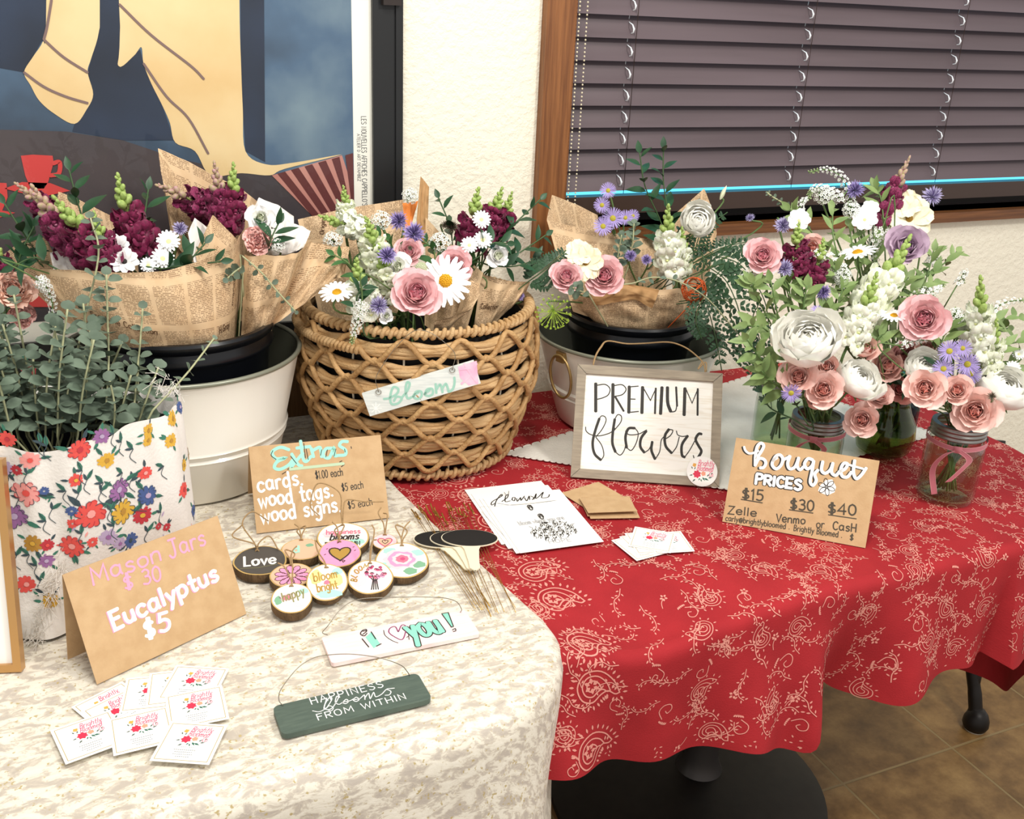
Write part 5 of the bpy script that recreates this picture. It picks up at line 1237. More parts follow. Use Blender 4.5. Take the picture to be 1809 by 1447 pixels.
TW = lambda s=1: [((.05 * s, .3, .25), (.25 * s, .8, .5), (.1 * s, 1.2, .35), (-.2 * s, .9, .25), (-.05 * s, .4, .12), (0, .1, .02)), ((-.02, .25, .2), (-.1 * s, .7, .5), (-.3 * s, 1.3, .5))]
slice_tag(460, 992, 44, ZC + .0005, .012, .05, 'dark wood slice tag painted Love in white', 'chalk', f_love, [((-.1, .3, .3), (-.5, 1.0, .9), (-.1, 1.6, 1.2), (.5, 1.4, .8)), ((.1, .2, .3), (.5, .6, .4), (.8, -.3, .1)), ((-.1, .1, .3), (-.9, .7, .5), (-.5, 1.2, .8))], hole=(-.1, .62), sq=1.05)
slice_tag(606, 954, 46, ZC + .0005, .012, .10, 'white wood slice tag lettered happiness blooms from within, at the back', 'white', f_hb, [((-.05, .3, .4), (-.1, .9, 1.1), (-.9, 1.5, 1.3), (-1.2, .9, .6), (-.9, .5, .3)), ((.05, .4, .6), (.2, 1.1, .7), (.9, 1.6, .4), (1.6, 1.8, .3))], sq=1.0)
slice_tag(533, 972, 34, ZC + .0005, .011, .06, 'small peach wood slice tag tucked behind the pink heart tag', 'peach', f_d, TW(), sq=1.0)
slice_tag(680, 960, 22, ZC + .0005, .010, .16, 'smallest wood slice tag, painted with one heart inside another', 'blush', f_h1, [((-.1, .6, .8), (-.5, 1.4, 1.4), (-.3, 2.2, 1.6)), ((.1, .5, .6), (.2, 1.5, 1.2), (-.1, 2.4, 1.0))], sq=1.0)
slice_tag(515, 1020, 36, ZC + .0005, .011, .12, 'wood slice tag painted with a pink daisy', 'peach', f_fl, TW(-1), sq=.95)
slice_tag(600, 984, 37, ZC + .0060, .010, .22, 'bright pink wood slice tag with gold heart', 'pink', f_h2, TW(), sq=.95)
slice_tag(710, 998, 46, ZC + .0005, .011, .20, 'large wood slice tag painted with a pink rose and mint leaves', 'white', f_rose, TW(-1), sq=1.02)
slice_tag(578, 1044, 36, ZC + .0005, .012, .52, 'wood slice tag lettered bloom bright in gold, propped upright', 'white', f_bb, [((-.1, .3, .2), (-.4, .8, .5), (-.5, 1.3, .8))], sq=.98)
slice_tag(516, 1064, 35, ZC + .0005, .014, .24, 'wood slice tag lettered happy, nearest the front of the tags', 'white', f_hap, [((.0, .3, .2), (-.3, .9, .7), (-.6, 1.2, .8)), ((.05, .3, .2), (.1, .9, .7), (.05, 1.6, 1.0))], sq=.98)
slice_tag(654, 1029, 40, ZC + .0005, .012, .28, 'wood slice tag painted with a pink bouquet and the word bloom', 'white', f_tree, [((.05, .4, .4), (.2, 1.2, 1.0), (.1, 1.7, 1.1)), ((0, .3, .3), (.1, 1.0, .6), (.3, 1.4, .5))], sq=.98)

# ---- chalkboard picks
m_chalk = mat('chalkboard', '#191716', .7); m_birch = mat('birch_pale', '#eadfc4', .6)
k1 = (380, 740, .28745)
for i, (cx_, cy_, tx, ty, lb) in enumerate(((1395, 738, 1575, 930, 'black oval chalkboard pick at the left of the three'), (1495, 735, 1583, 928, 'black oval chalkboard pick in the middle of the three'), (1565, 730, 1600, 930, 'black oval chalkboard pick on top at the right of the three'))):
    z = ZC + .002 + .0024 * i; c = atz(k1[0] + cx_ * k1[2], k1[1] + cy_ * k1[2], z + .002); tip = atz(k1[0] + tx * k1[2], k1[1] + ty * k1[2], z + .002)
    t = thing('chalkboard_pick', tuple(c), lb, 'plant pick', 'oval chalkboard picks')
    e0 = atz(k1[0] + (cx_ + 175) * k1[2], k1[1] + (cy_ + 4) * k1[2], z + .002); ex = (e0 - c); A_ = ex.length; ex.normalize(); ey = V((-ex.y, ex.x, 0)); B_ = .0235
    mb = MB(); k = 48; R2 = lambda s_, dz: [c + ex * A_ * s_ * cos(2 * pi * q / k) + ey * B_ * s_ * sin(2 * pi * q / k) + V((0, 0, dz)) for q in range(k)]
    mb.add(R2(1, -.0018) + R2(1, -.0002), [tuple(range(k - 1, -1, -1)), tuple(range(k, 2 * k))] + [(q, (q + 1) % k, (q + 1) % k + k, q + k) for q in range(k)], 0); mb.add(R2(.97, .0001), [tuple(range(k))], 1)
    mb.build('oval_board', [m_birch, m_chalk], t, smooth=False)
    d = (tip - c); d.z = 0; L_ = d.length; d.normalize(); s2 = V((-d.y, d.x, 0)); b0 = c + d * B_ * .95
    prof = [(0, .0130), (.12, .0100), (.62, .0072), (.9, .0066), (1.0, .0010)]; L2 = (tip - b0).length
    mb = MB(); vs = []
    for f, w_ in prof: vs += [b0 + d * L2 * f + s2 * w_ + V((0, 0, -.0001)), b0 + d * L2 * f - s2 * w_ + V((0, 0, -.0001))]
    vs += [v - V((0, 0, .0017)) for v in vs]; m_ = len(prof) * 2; fs = []
    for q in range(len(prof) - 1): fs += [(2 * q, 2 * q + 1, 2 * q + 3, 2 * q + 2), (m_ + 2 * q, m_ + 2 * q + 2, m_ + 2 * q + 3, m_ + 2 * q + 1), (2 * q, 2 * q + 2, m_ + 2 * q + 2, m_ + 2 * q), (2 * q + 1, m_ + 2 * q + 1, m_ + 2 * q + 3, 2 * q + 3)]
    mb.add(vs, fs); mb.build('stake', m_birch, t, smooth=False)

# ---- gold wire card picks
rg = random.Random(9)
for i in range(18):
    f = i / 17
    h0 = atz(735 + 95 * f + rg.uniform(-4, 4), 908 + rg.uniform(-6, 16), ZC + .006); e0 = atz(846 + 40 * f + rg.uniform(-8, 8), 1068 + 24 * f + rg.uniform(-8, 8), ZC + .004)
    if i > 13: e0 = atz(885 + rg.uniform(0, 30), 1068 + rg.uniform(0, 30), ZC + .004)
    h0.z = ZC + .003 + .0012 * (i % 6); e0.z = ZC + .0025 + .0008 * (i % 5)
    mid_ = h0.lerp(e0, .5); mid_.z = ZC + .0016 + .0005 * (i % 4)
    t = thing('card_pick', tuple(h0), 'thin gold wire card pick in the bundle beneath the chalkboard picks', 'floral pick', 'gold wire card picks')
    mb = MB(); mb.tube(spline([h0, mid_, e0], 6), .00045, 4); mb.build('wire', m_wireg, t)
    d = (h0 - e0); d.z = 0; d.normalize(); s2 = V((-d.y, d.x, 0)).lerp(V((1, 0, 0)), .5).normalized(); mb = MB()
    for sg in (-1, 1): mb.tube(spline([h0, h0 + d * .004 + s2 * sg * .005 + V((0, 0, .002)), h0 + s2 * sg * .013 + d * (.004 + rg.uniform(-.004, .006)) + V((0, 0, rg.uniform(.001, .006)))], 5), .0011, 5)
    mb.build('clip', m_wireg, t)

# ---- printed sheets
m_inkl = mat('ink_pale_grey', '#b9b9b9', .7)
base = ((225, 232), (725, 158), (1068, 498), (545, 552))
SH = []
for i, (dx, dy, lb) in enumerate(((-118, -55, 'white printed sheet at the bottom of the paper stack, showing at the left'), (-75, -28, 'white printed sheet second from the bottom of the paper stack'), (-25, 2, 'white printed sheet just under the top sheet of the paper stack'), (0, 0, 'white printed sheet lettered flourish on top of the paper stack'))):
    q = [(a + dx, b_ + dy) for a, b_ in base]; z = ZR + .0010 + .0009 * i
    o, ex, ey, w, h = flat_rect(Z(q, *k2), z); mb = MB(); mb.box(o - V((0, 0, .0005)), ex * w, ey * h, V((0, 0, .0005))); F = Face(mb, o, ex, ey, *k2, lift=.0002)
    if i == 3:
        F.draw('345,250 320,262 325,240 385,205 380,195 350,235 340,270|385,240 420,215 425,195 410,205 408,240 440,235|450,230 455,215 470,215 465,235 450,228|480,220 485,238 505,215 508,232 530,205|530,215 545,235 560,205 563,228|570,205 590,215 580,228|590,225 605,190 602,220 625,205 650,180 640,215 680,212 690,195', 1, 7.5)
        F.draw('!400,180 415,200|!430,172 428,200|355,250 450,262 600,250 735,232', 1, 3.5)
        F.draw('!300,275 735,232', 2, 2.5); F.text('bloom where you are', 500, 392, 790, 352, 26, 2, 3.5)
        q = random.Random(4)
        for k in range(120):
            a, r = q.uniform(0, 6.28), sqrt(q.random()); x, y = 715 + 150 * r * cos(a), 438 + 58 * r * sin(a)
            F.draw(f'{x:.0f},{y:.0f} {x+q.uniform(-12,12):.0f},{y-14:.0f} {x+q.uniform(-18,18):.0f},{y-24:.0f}', 1, 3.2)
            if k % 3 == 0: F.fill(' '.join(f'{x+7*cos(t):.0f},{y-22+4*sin(t):.0f}' for t in (0, 1.25, 2.5, 3.75, 5)), 1)
        F.text('HOPE', 690, 508, 840, 492, 24, 2, 3.5)
    elif i == 0: F.draw('!190,228 330,205', 2, 3)
    else: F.draw('!245,275 420,258|!255,300 400,460', 2, 2)
    ob = mb.build('printed_sheet', [m_paper, m_inkb, m_inkl], smooth=False); tag(ob, lb, 'paper', 'printed sheets on the red cloth')
for (x, y, rot, lb) in ((568, 276, .15, 'black paper clip on the top sheet, nearer the lettering'), (637, 333, .2, 'black paper clip on the top sheet, below the other clip')):
    c = atz(k2[0] + x * k2[2], k2[1] + y * k2[2], ZR + .0048); e1 = atz(k2[0] + (x + 22) * k2[2], k2[1] + (y + 26) * k2[2], ZR + .0048) - c; e1.normalize(); e2 = V((-e1.y, e1.x, 0)); mb = MB(); a_, b_ = .0072, .0030
    pts = [(a_ * .4, b_), (-a_ * .7, b_), (-a_, 0), (-a_ * .7, -b_), (a_ * .8, -b_), (a_ * 1.1, -b_ * .3), (a_ * .8, b_ * .5), (-a_ * .4, b_ * .5), (-a_ * .55, 0), (-a_ * .4, -b_ * .5), (a_ * .3, -b_ * .5)]
    mb.tube(spline([c + e1 * u + e2 * v for u, v in pts], 4), .0006, 5); tag(mb.build('paper_clip', m_inkb), lb, 'paper clip', 'paper clips on the sheet')
# ---- kraft mini envelopes
for i, (q, lb, fold) in enumerate(((((775, 178), (1030, 110), (1130, 205), (905, 285)), 'kraft mini card lying flat behind the other kraft cards', 0), (((905, 215), (1215, 200), (1252, 348), (945, 342)), 'kraft mini card under the front kraft card', 0), (((890, 197), (1182, 180), (1256, 303), (930, 307)), 'kraft mini card on top, propped open, nearest the sheets', .010))):
    z = ZR + .0012 + .0016 * i + (.006 if fold else 0); o, ex, ey, w, h = flat_rect(Z(q, *k2), z); mb = MB(); mb.box(o - V((0, 0, .0006)), ex * w, ey * h - V((0, 0, fold * .6)), V((0, 0, .0006)))
    if fold: mb.box(o + ey * h - V((0, 0, fold * .6 + .0008)), ex * w, ey * -h * .96 - V((0, 0, .0004)), V((0, 0, .0006)))
    tag(mb.build('kraft_card', m_kraft, smooth=False), lb, 'card', 'kraft mini cards')
# ================================================================ PAPER WRAPS
def paper_mat(name, base, ink, amount=1.0):
    m, N, L, P_ = node_mat(name); P_.inputs['Roughness'].default_value = .75
    tc = N.new('ShaderNodeTexCoord'); sp = N.new('ShaderNodeSeparateXYZ'); L.new(tc.outputs['UV'], sp.inputs[0])
    def M_(op, a, b=None):
        n = N.new('ShaderNodeMath'); n.operation = op
        for i, x in enumerate((a, b)):
            if x is None: continue
            if isinstance(x, (int, float)): n.inputs[i].default_value = x
            else: L.new(x, n.inputs[i])
        return n.outputs[0]
    line = M_('LESS_THAN', M_('FRACT', M_('MULTIPLY', sp.outputs[1], 430.0)), .52)
    col = M_('GREATER_THAN', M_('FRACT', M_('MULTIPLY', sp.outputs[0], 21.0)), .12)
    rowb = M_('GREATER_THAN', M_('FRACT', M_('MULTIPLY', sp.outputs[1], 15.0)), .14)
    mp = N.new('ShaderNodeMapping'); mp.inputs['Scale'].default_value = (760, 430, 1); L.new(tc.outputs['UV'], mp.inputs[0])
    fl = N.new('ShaderNodeVectorMath'); fl.operation = 'FLOOR'; L.new(mp.outputs[0], fl.inputs[0])
    wn = N.new('ShaderNodeTexWhiteNoise'); L.new(fl.outputs[0], wn.inputs['Vector'])
    word = M_('GREATER_THAN', wn.outputs['Value'], .30)
    k = M_('MULTIPLY', M_('MULTIPLY', line, col), M_('MULTIPLY', word, rowb)); k = M_('MULTIPLY', k, .72 * amount)
    nz = N.new('ShaderNodeTexNoise'); nz.inputs['Scale'].default_value = 40; nz.inputs['Detail'].default_value = 4; L.new(tc.outputs['UV'], nz.inputs['Vector'])
    r = ramp(N, [(.3, base[0]), (.7, base[1])]); L.new(nz.outputs['Fac'], r.inputs[0])
    mx = N.new('ShaderNodeMix'); mx.data_type = 'RGBA'; L.new(k, mx.inputs[0]); L.new(r.outputs[0], mx.inputs[6]); mx.inputs[7].default_value = hx(ink); L.new(mx.outputs[2], P_.inputs['Base Color'])
    return m
m_news = paper_mat('newsprint_kraft', ('#cfae86', '#d9bc96'), '#6f5034')
m_newsink = mat('newsprint_ink', '#5c4028', .75); m_kplain = mat('kraft_plain', '#b08657', .75, c2='#bd9464', nscale=50, vec='UV')
m_tissue = mat('tissue_white', '#e9e4de', .8, c2='#dcd6d0', nscale=20, vec='UV'); m_orange = mat('paper_orange', '#ec8a3c', .7)
def resample(P, n):
    q = spline(P, 8) if len(P) > 2 else [P[0].lerp(P[-1], i / 16) for i in range(17)]
    L_ = [0]
    for i in range(1, len(q)): L_.append(L_[-1] + (q[i] - q[i - 1]).length)
    out = []; j = 0
    for i in range(n + 1):
        t = L_[-1] * i / n
        while j < len(q) - 2 and L_[j + 1] < t: j += 1
        d = L_[j + 1] - L_[j]; out.append(q[j].lerp(q[j + 1], (t - L_[j]) / d if d else 0))
    return out, L_[-1]
def lin(P, n):
    L_ = [0]
    for i in range(1, len(P)): L_.append(L_[-1] + (P[i] - P[i - 1]).length)
    out = []; j = 0
    for i in range(n + 1):
        t = L_[-1] * i / n
        while j < len(P) - 2 and L_[j + 1] < t: j += 1
        d = L_[j + 1] - L_[j]; out.append(P[j].lerp(P[j + 1], (t - L_[j]) / d if d else 0))
    return out, L_[-1]
def sheet(parent, name, top, bot, m, bulge=.008, wr=.004, seed=0, words=(), rot=0):
    n = 36; dY = .045 if parent is IN_RIGHT else 0
    T, lt = lin([aty(x, y, Y + dY) for x, y, Y in top], n); B, lb = resample([aty(x, y, Y + dY) for x, y, Y in bot], n)
    H = sum((T[i] - B[i]).length for i in range(n + 1)) / (n + 1); W = max(lt, lb)
    def S0(u, v):
        i = min(int(u * n), n - 1); f = u * n - i
        a = B[i].lerp(B[i + 1], f); b_ = T[i].lerp(T[i + 1], f); p = a.lerp(b_, v)
        d = (EYE - p); d.z = 0; d.normalize()
        w = wr * (noise.noise(V((u * 5 + seed * 9, v * 3, seed))) * 1.4 + .5 * noise.noise(V((u * 13 + seed, v * 9, 4))) + .35 * sin(u * 19 + seed + v * 4))
        return p + d * (bulge * sin(pi * min(1, v * 1.05)) + w)
    def S(x, y, off=0):
        u, v = max(0, min(1, x / W)), max(0, min(1, y / H)); p = S0(u, v)
        if off:
            d = (EYE - p).normalized(); p = p + d * off
        return p
    c, s_ = cos(rot), sin(rot)
    mb = MB(); mb.grid(lambda u, v: S0(u, v), n, 22, uvf=lambda u, v: (u * W * c - v * H * s_, u * W * s_ + v * H * c))
    for (t, u, v, h, r) in words: write(mb, t, u * W, v * H, h, S, 1, w=h * .15, rot=r, off=.0012)
    return mb.build(name, [m, m_newsink], parent)
IN_RIGHT = None
def wrap(loc, label, group=None): return thing('bouquet_wrap', loc, label, 'paper wrap', group)
w1 = wrap((.15, 1.478, .80), 'large newsprint kraft wrap around the burgundy snapdragons in the left black bucket')
sheet(w1, 'paper_sheet', [(58, 476, 1.43), (140, 477, 1.39), (229, 482, 1.36), (292, 479, 1.355), (356, 461, 1.365), (407, 441, 1.40), (431, 405, 1.46)], [(190, 618, 1.42), (225, 632, 1.385), (280, 640, 1.37), (330, 642, 1.37), (370, 638, 1.38), (400, 628, 1.40), (415, 608, 1.45)], m_news, .016, .004, 1, (('Graphine Collection', .12, .50, .0095, -.20), ('H.Gray', .72, .28, .0095, .0), ('Original G', .87, .46, .0075, 1.35)), .06)
sheet(w1, 'paper_sheet', [(-2, 455, 1.56), (38, 426, 1.53), (79, 417, 1.48), (104, 480, 1.44)], [(120, 570, 1.48), (140, 580, 1.47), (160, 585, 1.46), (180, 590, 1.44)], m_news, .004, .003, 2)
sheet(w1, 'paper_sheet', [(98, 380, 1.57), (103, 338, 1.58), (140, 353, 1.585), (184, 375, 1.585), (240, 402, 1.57)], [(160, 560, 1.53), (180, 565, 1.53), (200, 565, 1.53), (220, 565, 1.53), (250, 565, 1.53)], m_news, .004, .003, 3)
sheet(w1, 'paper_sheet', [(345, 446, 1.455), (376, 379, 1.47), (400, 404, 1.465), (426, 430, 1.45)], [(360, 530, 1.44), (375, 535, 1.44), (395, 535, 1.44), (415, 530, 1.44)], m_news, .004, .002, 4)
sheet(w1, 'tissue_sheet', [(332, 412, 1.475), (344, 384, 1.49), (375, 410, 1.49), (411, 439, 1.47)], [(345, 475, 1.45), (365, 478, 1.45), (385, 472, 1.45), (405, 465, 1.45)], m_tissue, .003, .003, 5)
sheet(w1, 'tissue_sheet', [(88, 447, 1.45), (108, 440, 1.45), (128, 455, 1.44), (144, 478, 1.42)], [(96, 482, 1.44), (110, 490, 1.44), (128, 495, 1.43), (142, 498, 1.42)], m_tissue, .003, .003, 6)
w1b = wrap((.20, 1.53, .80), 'tall pointed newsprint kraft wrap behind, rising against the poster')
sheet(w1b, 'paper_sheet', [(279, 262, 1.575), (330, 284, 1.58), (380, 311, 1.58), (430, 336, 1.575), (462, 362, 1.56)], [(325, 565, 1.53), (350, 575, 1.53), (380, 575, 1.53), (410, 575, 1.53), (430, 565, 1.52)], m_news, .004, .004, 7, (('Original', .12, .62, .008, -1.2),))
sheet(w1b, 'paper_sheet', [(279, 262, 1.575), (284, 302, 1.56), (296, 360, 1.55), (306, 425, 1.535)], [(330, 330, 1.578), (335, 370, 1.57), (330, 410, 1.56), (325, 450, 1.54)], m_news, .003, .003, 8)
w2 = wrap((.24, 1.46, .82), 'crumpled newsprint kraft wrap at the right edge of the left bucket, holding a pink carnation')
sheet(w2, 'paper_sheet', [(432, 449, 1.43), (473, 453, 1.405), (522, 448, 1.405), (552, 424, 1.44)], [(425, 612, 1.43), (446, 610, 1.42), (464, 602, 1.43), (478, 588, 1.45)], m_news, .012, .008, 9)
sheet(w2, 'paper_sheet', [(550, 428, 1.45), (585, 434, 1.44), (618, 437, 1.43), (613, 462, 1.425), (608, 487, 1.42)], [(466, 575, 1.44), (474, 578, 1.43), (486, 572, 1.425), (535, 538, 1.42), (600, 492, 1.42)], m_news, .003, .006, 10, (('ireP in', .78, .55, .0085, -1.1),))
sheet(w2, 'tissue_sheet', [(438, 392, 1.51), (457, 349, 1.53), (490, 362, 1.53), (519, 382, 1.51)], [(445, 445, 1.48), (470, 450, 1.48), (500, 450, 1.48), (520, 445, 1.48)], m_tissue, .003, .004, 11)
sheet(w2, 'tissue_sheet', [(504, 391, 1.46), (530, 398, 1.465), (549, 408, 1.46)], [(490, 444, 1.44), (510, 448, 1.44), (536, 438, 1.44)], m_tissue, .003, .003, 12)
w3 = wrap((.46, 1.52, .80), 'wide newsprint kraft wrap behind the white snapdragons in the wicker basket')
sheet(w3, 'paper_sheet', [(526, 388, 1.575), (593, 372, 1.59), (649, 362, 1.595), (713, 353, 1.59)], [(565, 560, 1.52), (600, 570, 1.52), (660, 570, 1.52), (720, 560, 1.52)], m_news, .004, .004, 13, (('Original', .22, .82, .008, 1.3),), 1.57)
sheet(w3, 'kraft_strip', [(743, 311, 1.56), (758, 330, 1.56)], [(733, 420, 1.53), (754, 440, 1.53)], m_kplain, .002, .002, 14)
sheet(w3, 'orange_paper', [(711, 359, 1.57), (739, 355, 1.57)], [(717, 410, 1.54), (723, 410, 1.54)], m_orange, .001, .001, 15)
w4 = wrap((.60, 1.45, .82), 'newsprint kraft wrap with a curled flap beside the big daisy in the wicker basket')
sheet(w4, 'paper_sheet', [(752, 384, 1.53), (790, 425, 1.47), (825, 458, 1.43), (854, 482, 1.41)], [(750, 575, 1.45), (775, 590, 1.42), (800, 594, 1.41), (822, 590, 1.40)], m_news, .006, .004, 16)
sheet(w4, 'paper_sheet', [(822, 492, 1.385), (846, 500, 1.365), (848, 520, 1.355), (835, 545, 1.345), (792, 562, 1.34), (768, 566, 1.345)], [(806, 520, 1.39), (812, 535, 1.38), (808, 550, 1.37), (798, 575, 1.37), (785, 590, 1.37), (765, 592, 1.37)], m_news, .005, .002, 17)
w5 = wrap((.65, 1.47, .84), 'newsprint kraft wrap of burgundy snapdragons at the right rim of the wicker basket')
sheet(w5, 'paper_sheet', [(850, 484, 1.43), (891, 496, 1.41), (937, 498, 1.43), (930, 514, 1.435)], [(835, 590, 1.42), (852, 585, 1.41), (872, 572, 1.42), (885, 560, 1.43)], m_news, .006, .004, 18, (('Collection', .08, .45, .0078, .0),))
w6 = wrap((.917, 1.48, .80), 'newsprint kraft wrap around pink roses and purple asters in the right black bucket'); IN_RIGHT = w6
sheet(w6, 'paper_sheet', [(966, 388, 1.53), (975, 344, 1.55), (1020, 362, 1.56), (1056, 380, 1.56), (1052, 410, 1.56)], [(1010, 540, 1.49), (1030, 550, 1.49), (1050, 555, 1.50), (1075, 555, 1.50), (1090, 550, 1.50)], m_news, .004, .003, 20)
sheet(w6, 'paper_sheet', [(966, 389, 1.48), (1025, 403, 1.475), (1086, 413, 1.475), (1142, 422, 1.48), (1170, 393, 1.50), (1180, 440, 1.49)], [(1012, 550, 1.42), (1040, 560, 1.42), (1090, 565, 1.42), (1130, 565, 1.42), (1160, 562, 1.43), (1175, 555, 1.44)], m_news, .006, .004, 21, (('10', .82, .55, .008, 1.2),))
sheet(w6, 'paper_sheet', [(1180, 389, 1.54), (1244, 333, 1.56), (1263, 380, 1.55), (1266, 412, 1.53)], [(1190, 540, 1.49), (1212, 545, 1.49), (1232, 540, 1.49), (1245, 530, 1.49)], m_news, .004, .003, 22)
sheet(w6, 'paper_sheet', [(1010, 530, 1.41), (1045, 513, 1.385), (1083, 501, 1.37), (1125, 505, 1.365), (1167, 512, 1.365), (1200, 508, 1.375), (1233, 546, 1.39)], [(1040, 560, 1.43), (1058, 575, 1.40), (1090, 585, 1.385), (1125, 588, 1.38), (1165, 586, 1.385), (1200, 578, 1.39), (1222, 560, 1.41)], m_news, .008, .005, 23)
sheet(w6, 'kraft_fold', [(1042, 514, 1.378), (1083, 500, 1.365), (1125, 504, 1.360), (1165, 512, 1.358)], [(1050, 540, 1.374), (1085, 535, 1.362), (1120, 530, 1.358), (1152, 545, 1.358)], m_kplain, .004, .003, 24)

# ================================================================ FLOWERS
m_stem = mat('stem_green', '#5f7a45', .6); m_stemd = mat('stem_dark', '#3f5a34', .6)
m_leaf = mat('leaf_green', '#3d6b35', .5, c2='#2f5530', nscale=30); m_leafl = mat('leaf_light', '#8a9f63', .5, c2='#6f8850', nscale=30); m_leafd = mat('leaf_dark', '#2c5233', .4, c2='#214229', nscale=30)
m_euc = mat('eucalyptus_leaf', '#6d7d6b', .65, c2='#546453', nscale=40); m_eucs = mat('eucalyptus_stem', '#a9ab84', .6); m_fern = mat('fern_green', '#37593a', .5, c2='#2a482f', nscale=30)
PM = {}
def pm_(n, c, c2=None, r=.55, ns=40): return mat('petal_' + n, c, r, c2=c2, nscale=ns, sheen=.1)
def petal(mb, L_, W_, r0, ang, th0, th1, cup, mi=0, nu=4, nv=5, shape=0, ruf=0, seed=0, z0=0):
    """petal growing from radius r0 at height z0; th = angle from the flower axis at base and tip"""
    pts = []; r, z = r0, z0; ca, sa = cos(ang), sin(ang)
    for j in range(nv + 1):
        v = j / nv; th = th0 + (th1 - th0) * v * v
        if j: r += sin(th) * L_ / nv; z += cos(th) * L_ / nv
        if shape == 0: w = W_ * (.35 + .65 * sin(pi * min(1, .12 + v * .62))) * (1 if v < .86 else sqrt(max(0.0, 1 - ((v - .86) / .16) ** 2)))
        elif shape == 1: w = W_ * (.45 + .55 * sin(pi * (.1 + .72 * v))) * (1 if v < .9 else .62)
        else: w = W_ * sin(pi * (.06 + .9 * v))
        for i in range(nu + 1):
            u = 2 * i / nu - 1; x = u * w * .5
            k = cup * u * u * w * .5 + (ruf * sin(u * 7 + seed + v * 3) * v * W_ if ruf else 0)
            rr_ = r - k * cos(th); zz = z + k * sin(th)
            pts.append(V((rr_ * ca - x * sa, rr_ * sa + x * ca, zz)))
    fs = []
    for j in range(nv):
        for i in range(nu): a = j * (nu + 1) + i; fs.append((a, a + 1, a + nu + 2, a + nu + 1))
    mb.add(pts, fs, mi)
def dome(mb, r, h, mi=0, n=12, m=5, z0=0):
    mb.grid(lambda u, v: V((r * cos(2 * pi * u) * cos(v * pi / 2), r * sin(2 * pi * u) * cos(v * pi / 2), z0 + h * sin(v * pi / 2))), n, m, mi, cu=True)
def ell(mb, c, ax, r, l, mi=0, n=6, m=5):
    R = frame_of(ax); c = V(c)
    mb.grid(lambda u, v: c + R @ V((r * cos(2 * pi * u) * sin(pi * v), r * sin(2 * pi * u) * sin(pi * v), l * .5 * (1 - cos(pi * v)))), n, m, mi, cu=True)
def mk_rose(seed, n=26, tight=0.0, ruf=.02):
    q = random.Random(seed); mb = MB()
    for k in range(n):
        s_ = k / (n - 1); a = k * 2.399 + q.uniform(-.2, .2)
        mi = 1 if s_ < .40 else 0
        L_ = .74 + .34 * s_; W_ = .46 + .74 * s_
        petal(mb, L_, W_, .02 + .17 * s_, a, .10 + (.85 - .35 * tight) * s_, (-.30 + (1.75 - 1.0 * tight) * s_ ** 1.7) + q.uniform(-.12, .12), .62 - .30 * s_, mi, 6, 7, 0, ruf, k, .10 * (1 - s_))
    ell(mb, (0, 0, .10), (0, 0, 1), .20, .72, 1, 10, 6)
    for j in range(3):                                         # tight spiral heart
        mb.grid(lambda u, v: V(((.02 + .17 * u) * cos(4.4 * pi * u + j * 2.1), (.02 + .17 * u) * sin(4.4 * pi * u + j * 2.1), .45 + (.42 - .16 * u) * v)), 30, 2, 1)
    return mb
def mk_globe(seed, n=42, open_=.0, ruf=.02):
    """many-petalled globe: petals sweep out from the base and close over the top"""
    q = random.Random(seed); mb = MB()
    for k in range(n):
        s_ = k / (n - 1); a = k * 2.399 + q.uniform(-.2, .2); R_ = .16 + .62 * s_
        petal(mb, (.55 + 1.15 * s_) * q.uniform(.95, 1.05), .55 + .85 * s_, .02, a, .25 + 1.15 * s_, -1.15 + (.75 + open_) * s_ ** 1.6 + q.uniform(-.08, .08), .40, 1 if s_ < .3 else 0, 6, 8, 0, ruf, k, .10 - .10 * s_)
    ell(mb, (0, 0, .03), (0, 0, 1), .40, .80, 1, 12, 8)
    return mb
def mk_calyx():
    mb = MB(); ell(mb, (0, 0, -.20), (0, 0, 1), .17, .3, 0, 8, 5)
    for k in range(5): petal(mb, .55, .16, .12, k * 1.257, 1.2, 1.9, .2, 0, 2, 4, 2)
    return mb
def mk_rays(seed, n, L_, W_, th0, th1, cup=.2, r0=.12, shape=1, jit=.08, ruf=0, nu=2, layers=1):
    q = random.Random(seed); mb = MB()
    for j in range(layers):
        for k in range(n):
            a = 2 * pi * (k + .5 * j) / n + q.uniform(-.05, .05); d = q.uniform(-jit, jit)
            petal(mb, L_ * q.uniform(.93, 1.04) * (1 - .2 * j), W_, r0, a, th0 - .35 * j + d, th1 - .35 * j + d + q.uniform(-jit, jit), cup, 0, nu, 4, shape, ruf, k, .0015 * k % .02)
    return mb
def mk_eye(r, h, n=40):
    mb = MB(); dome(mb, r, h, 0, 16, 6)
    for k in range(n): 
        f = sqrt((k + .5) / n); a = k * 2.4; ell(mb, (r * .95 * f * cos(a), r * .95 * f * sin(a), h * sqrt(max(0, 1 - f * f)) - .01), (cos(a) * f, sin(a) * f, 1.2), r * .1, r * .2, 0, 4, 3)
    return mb
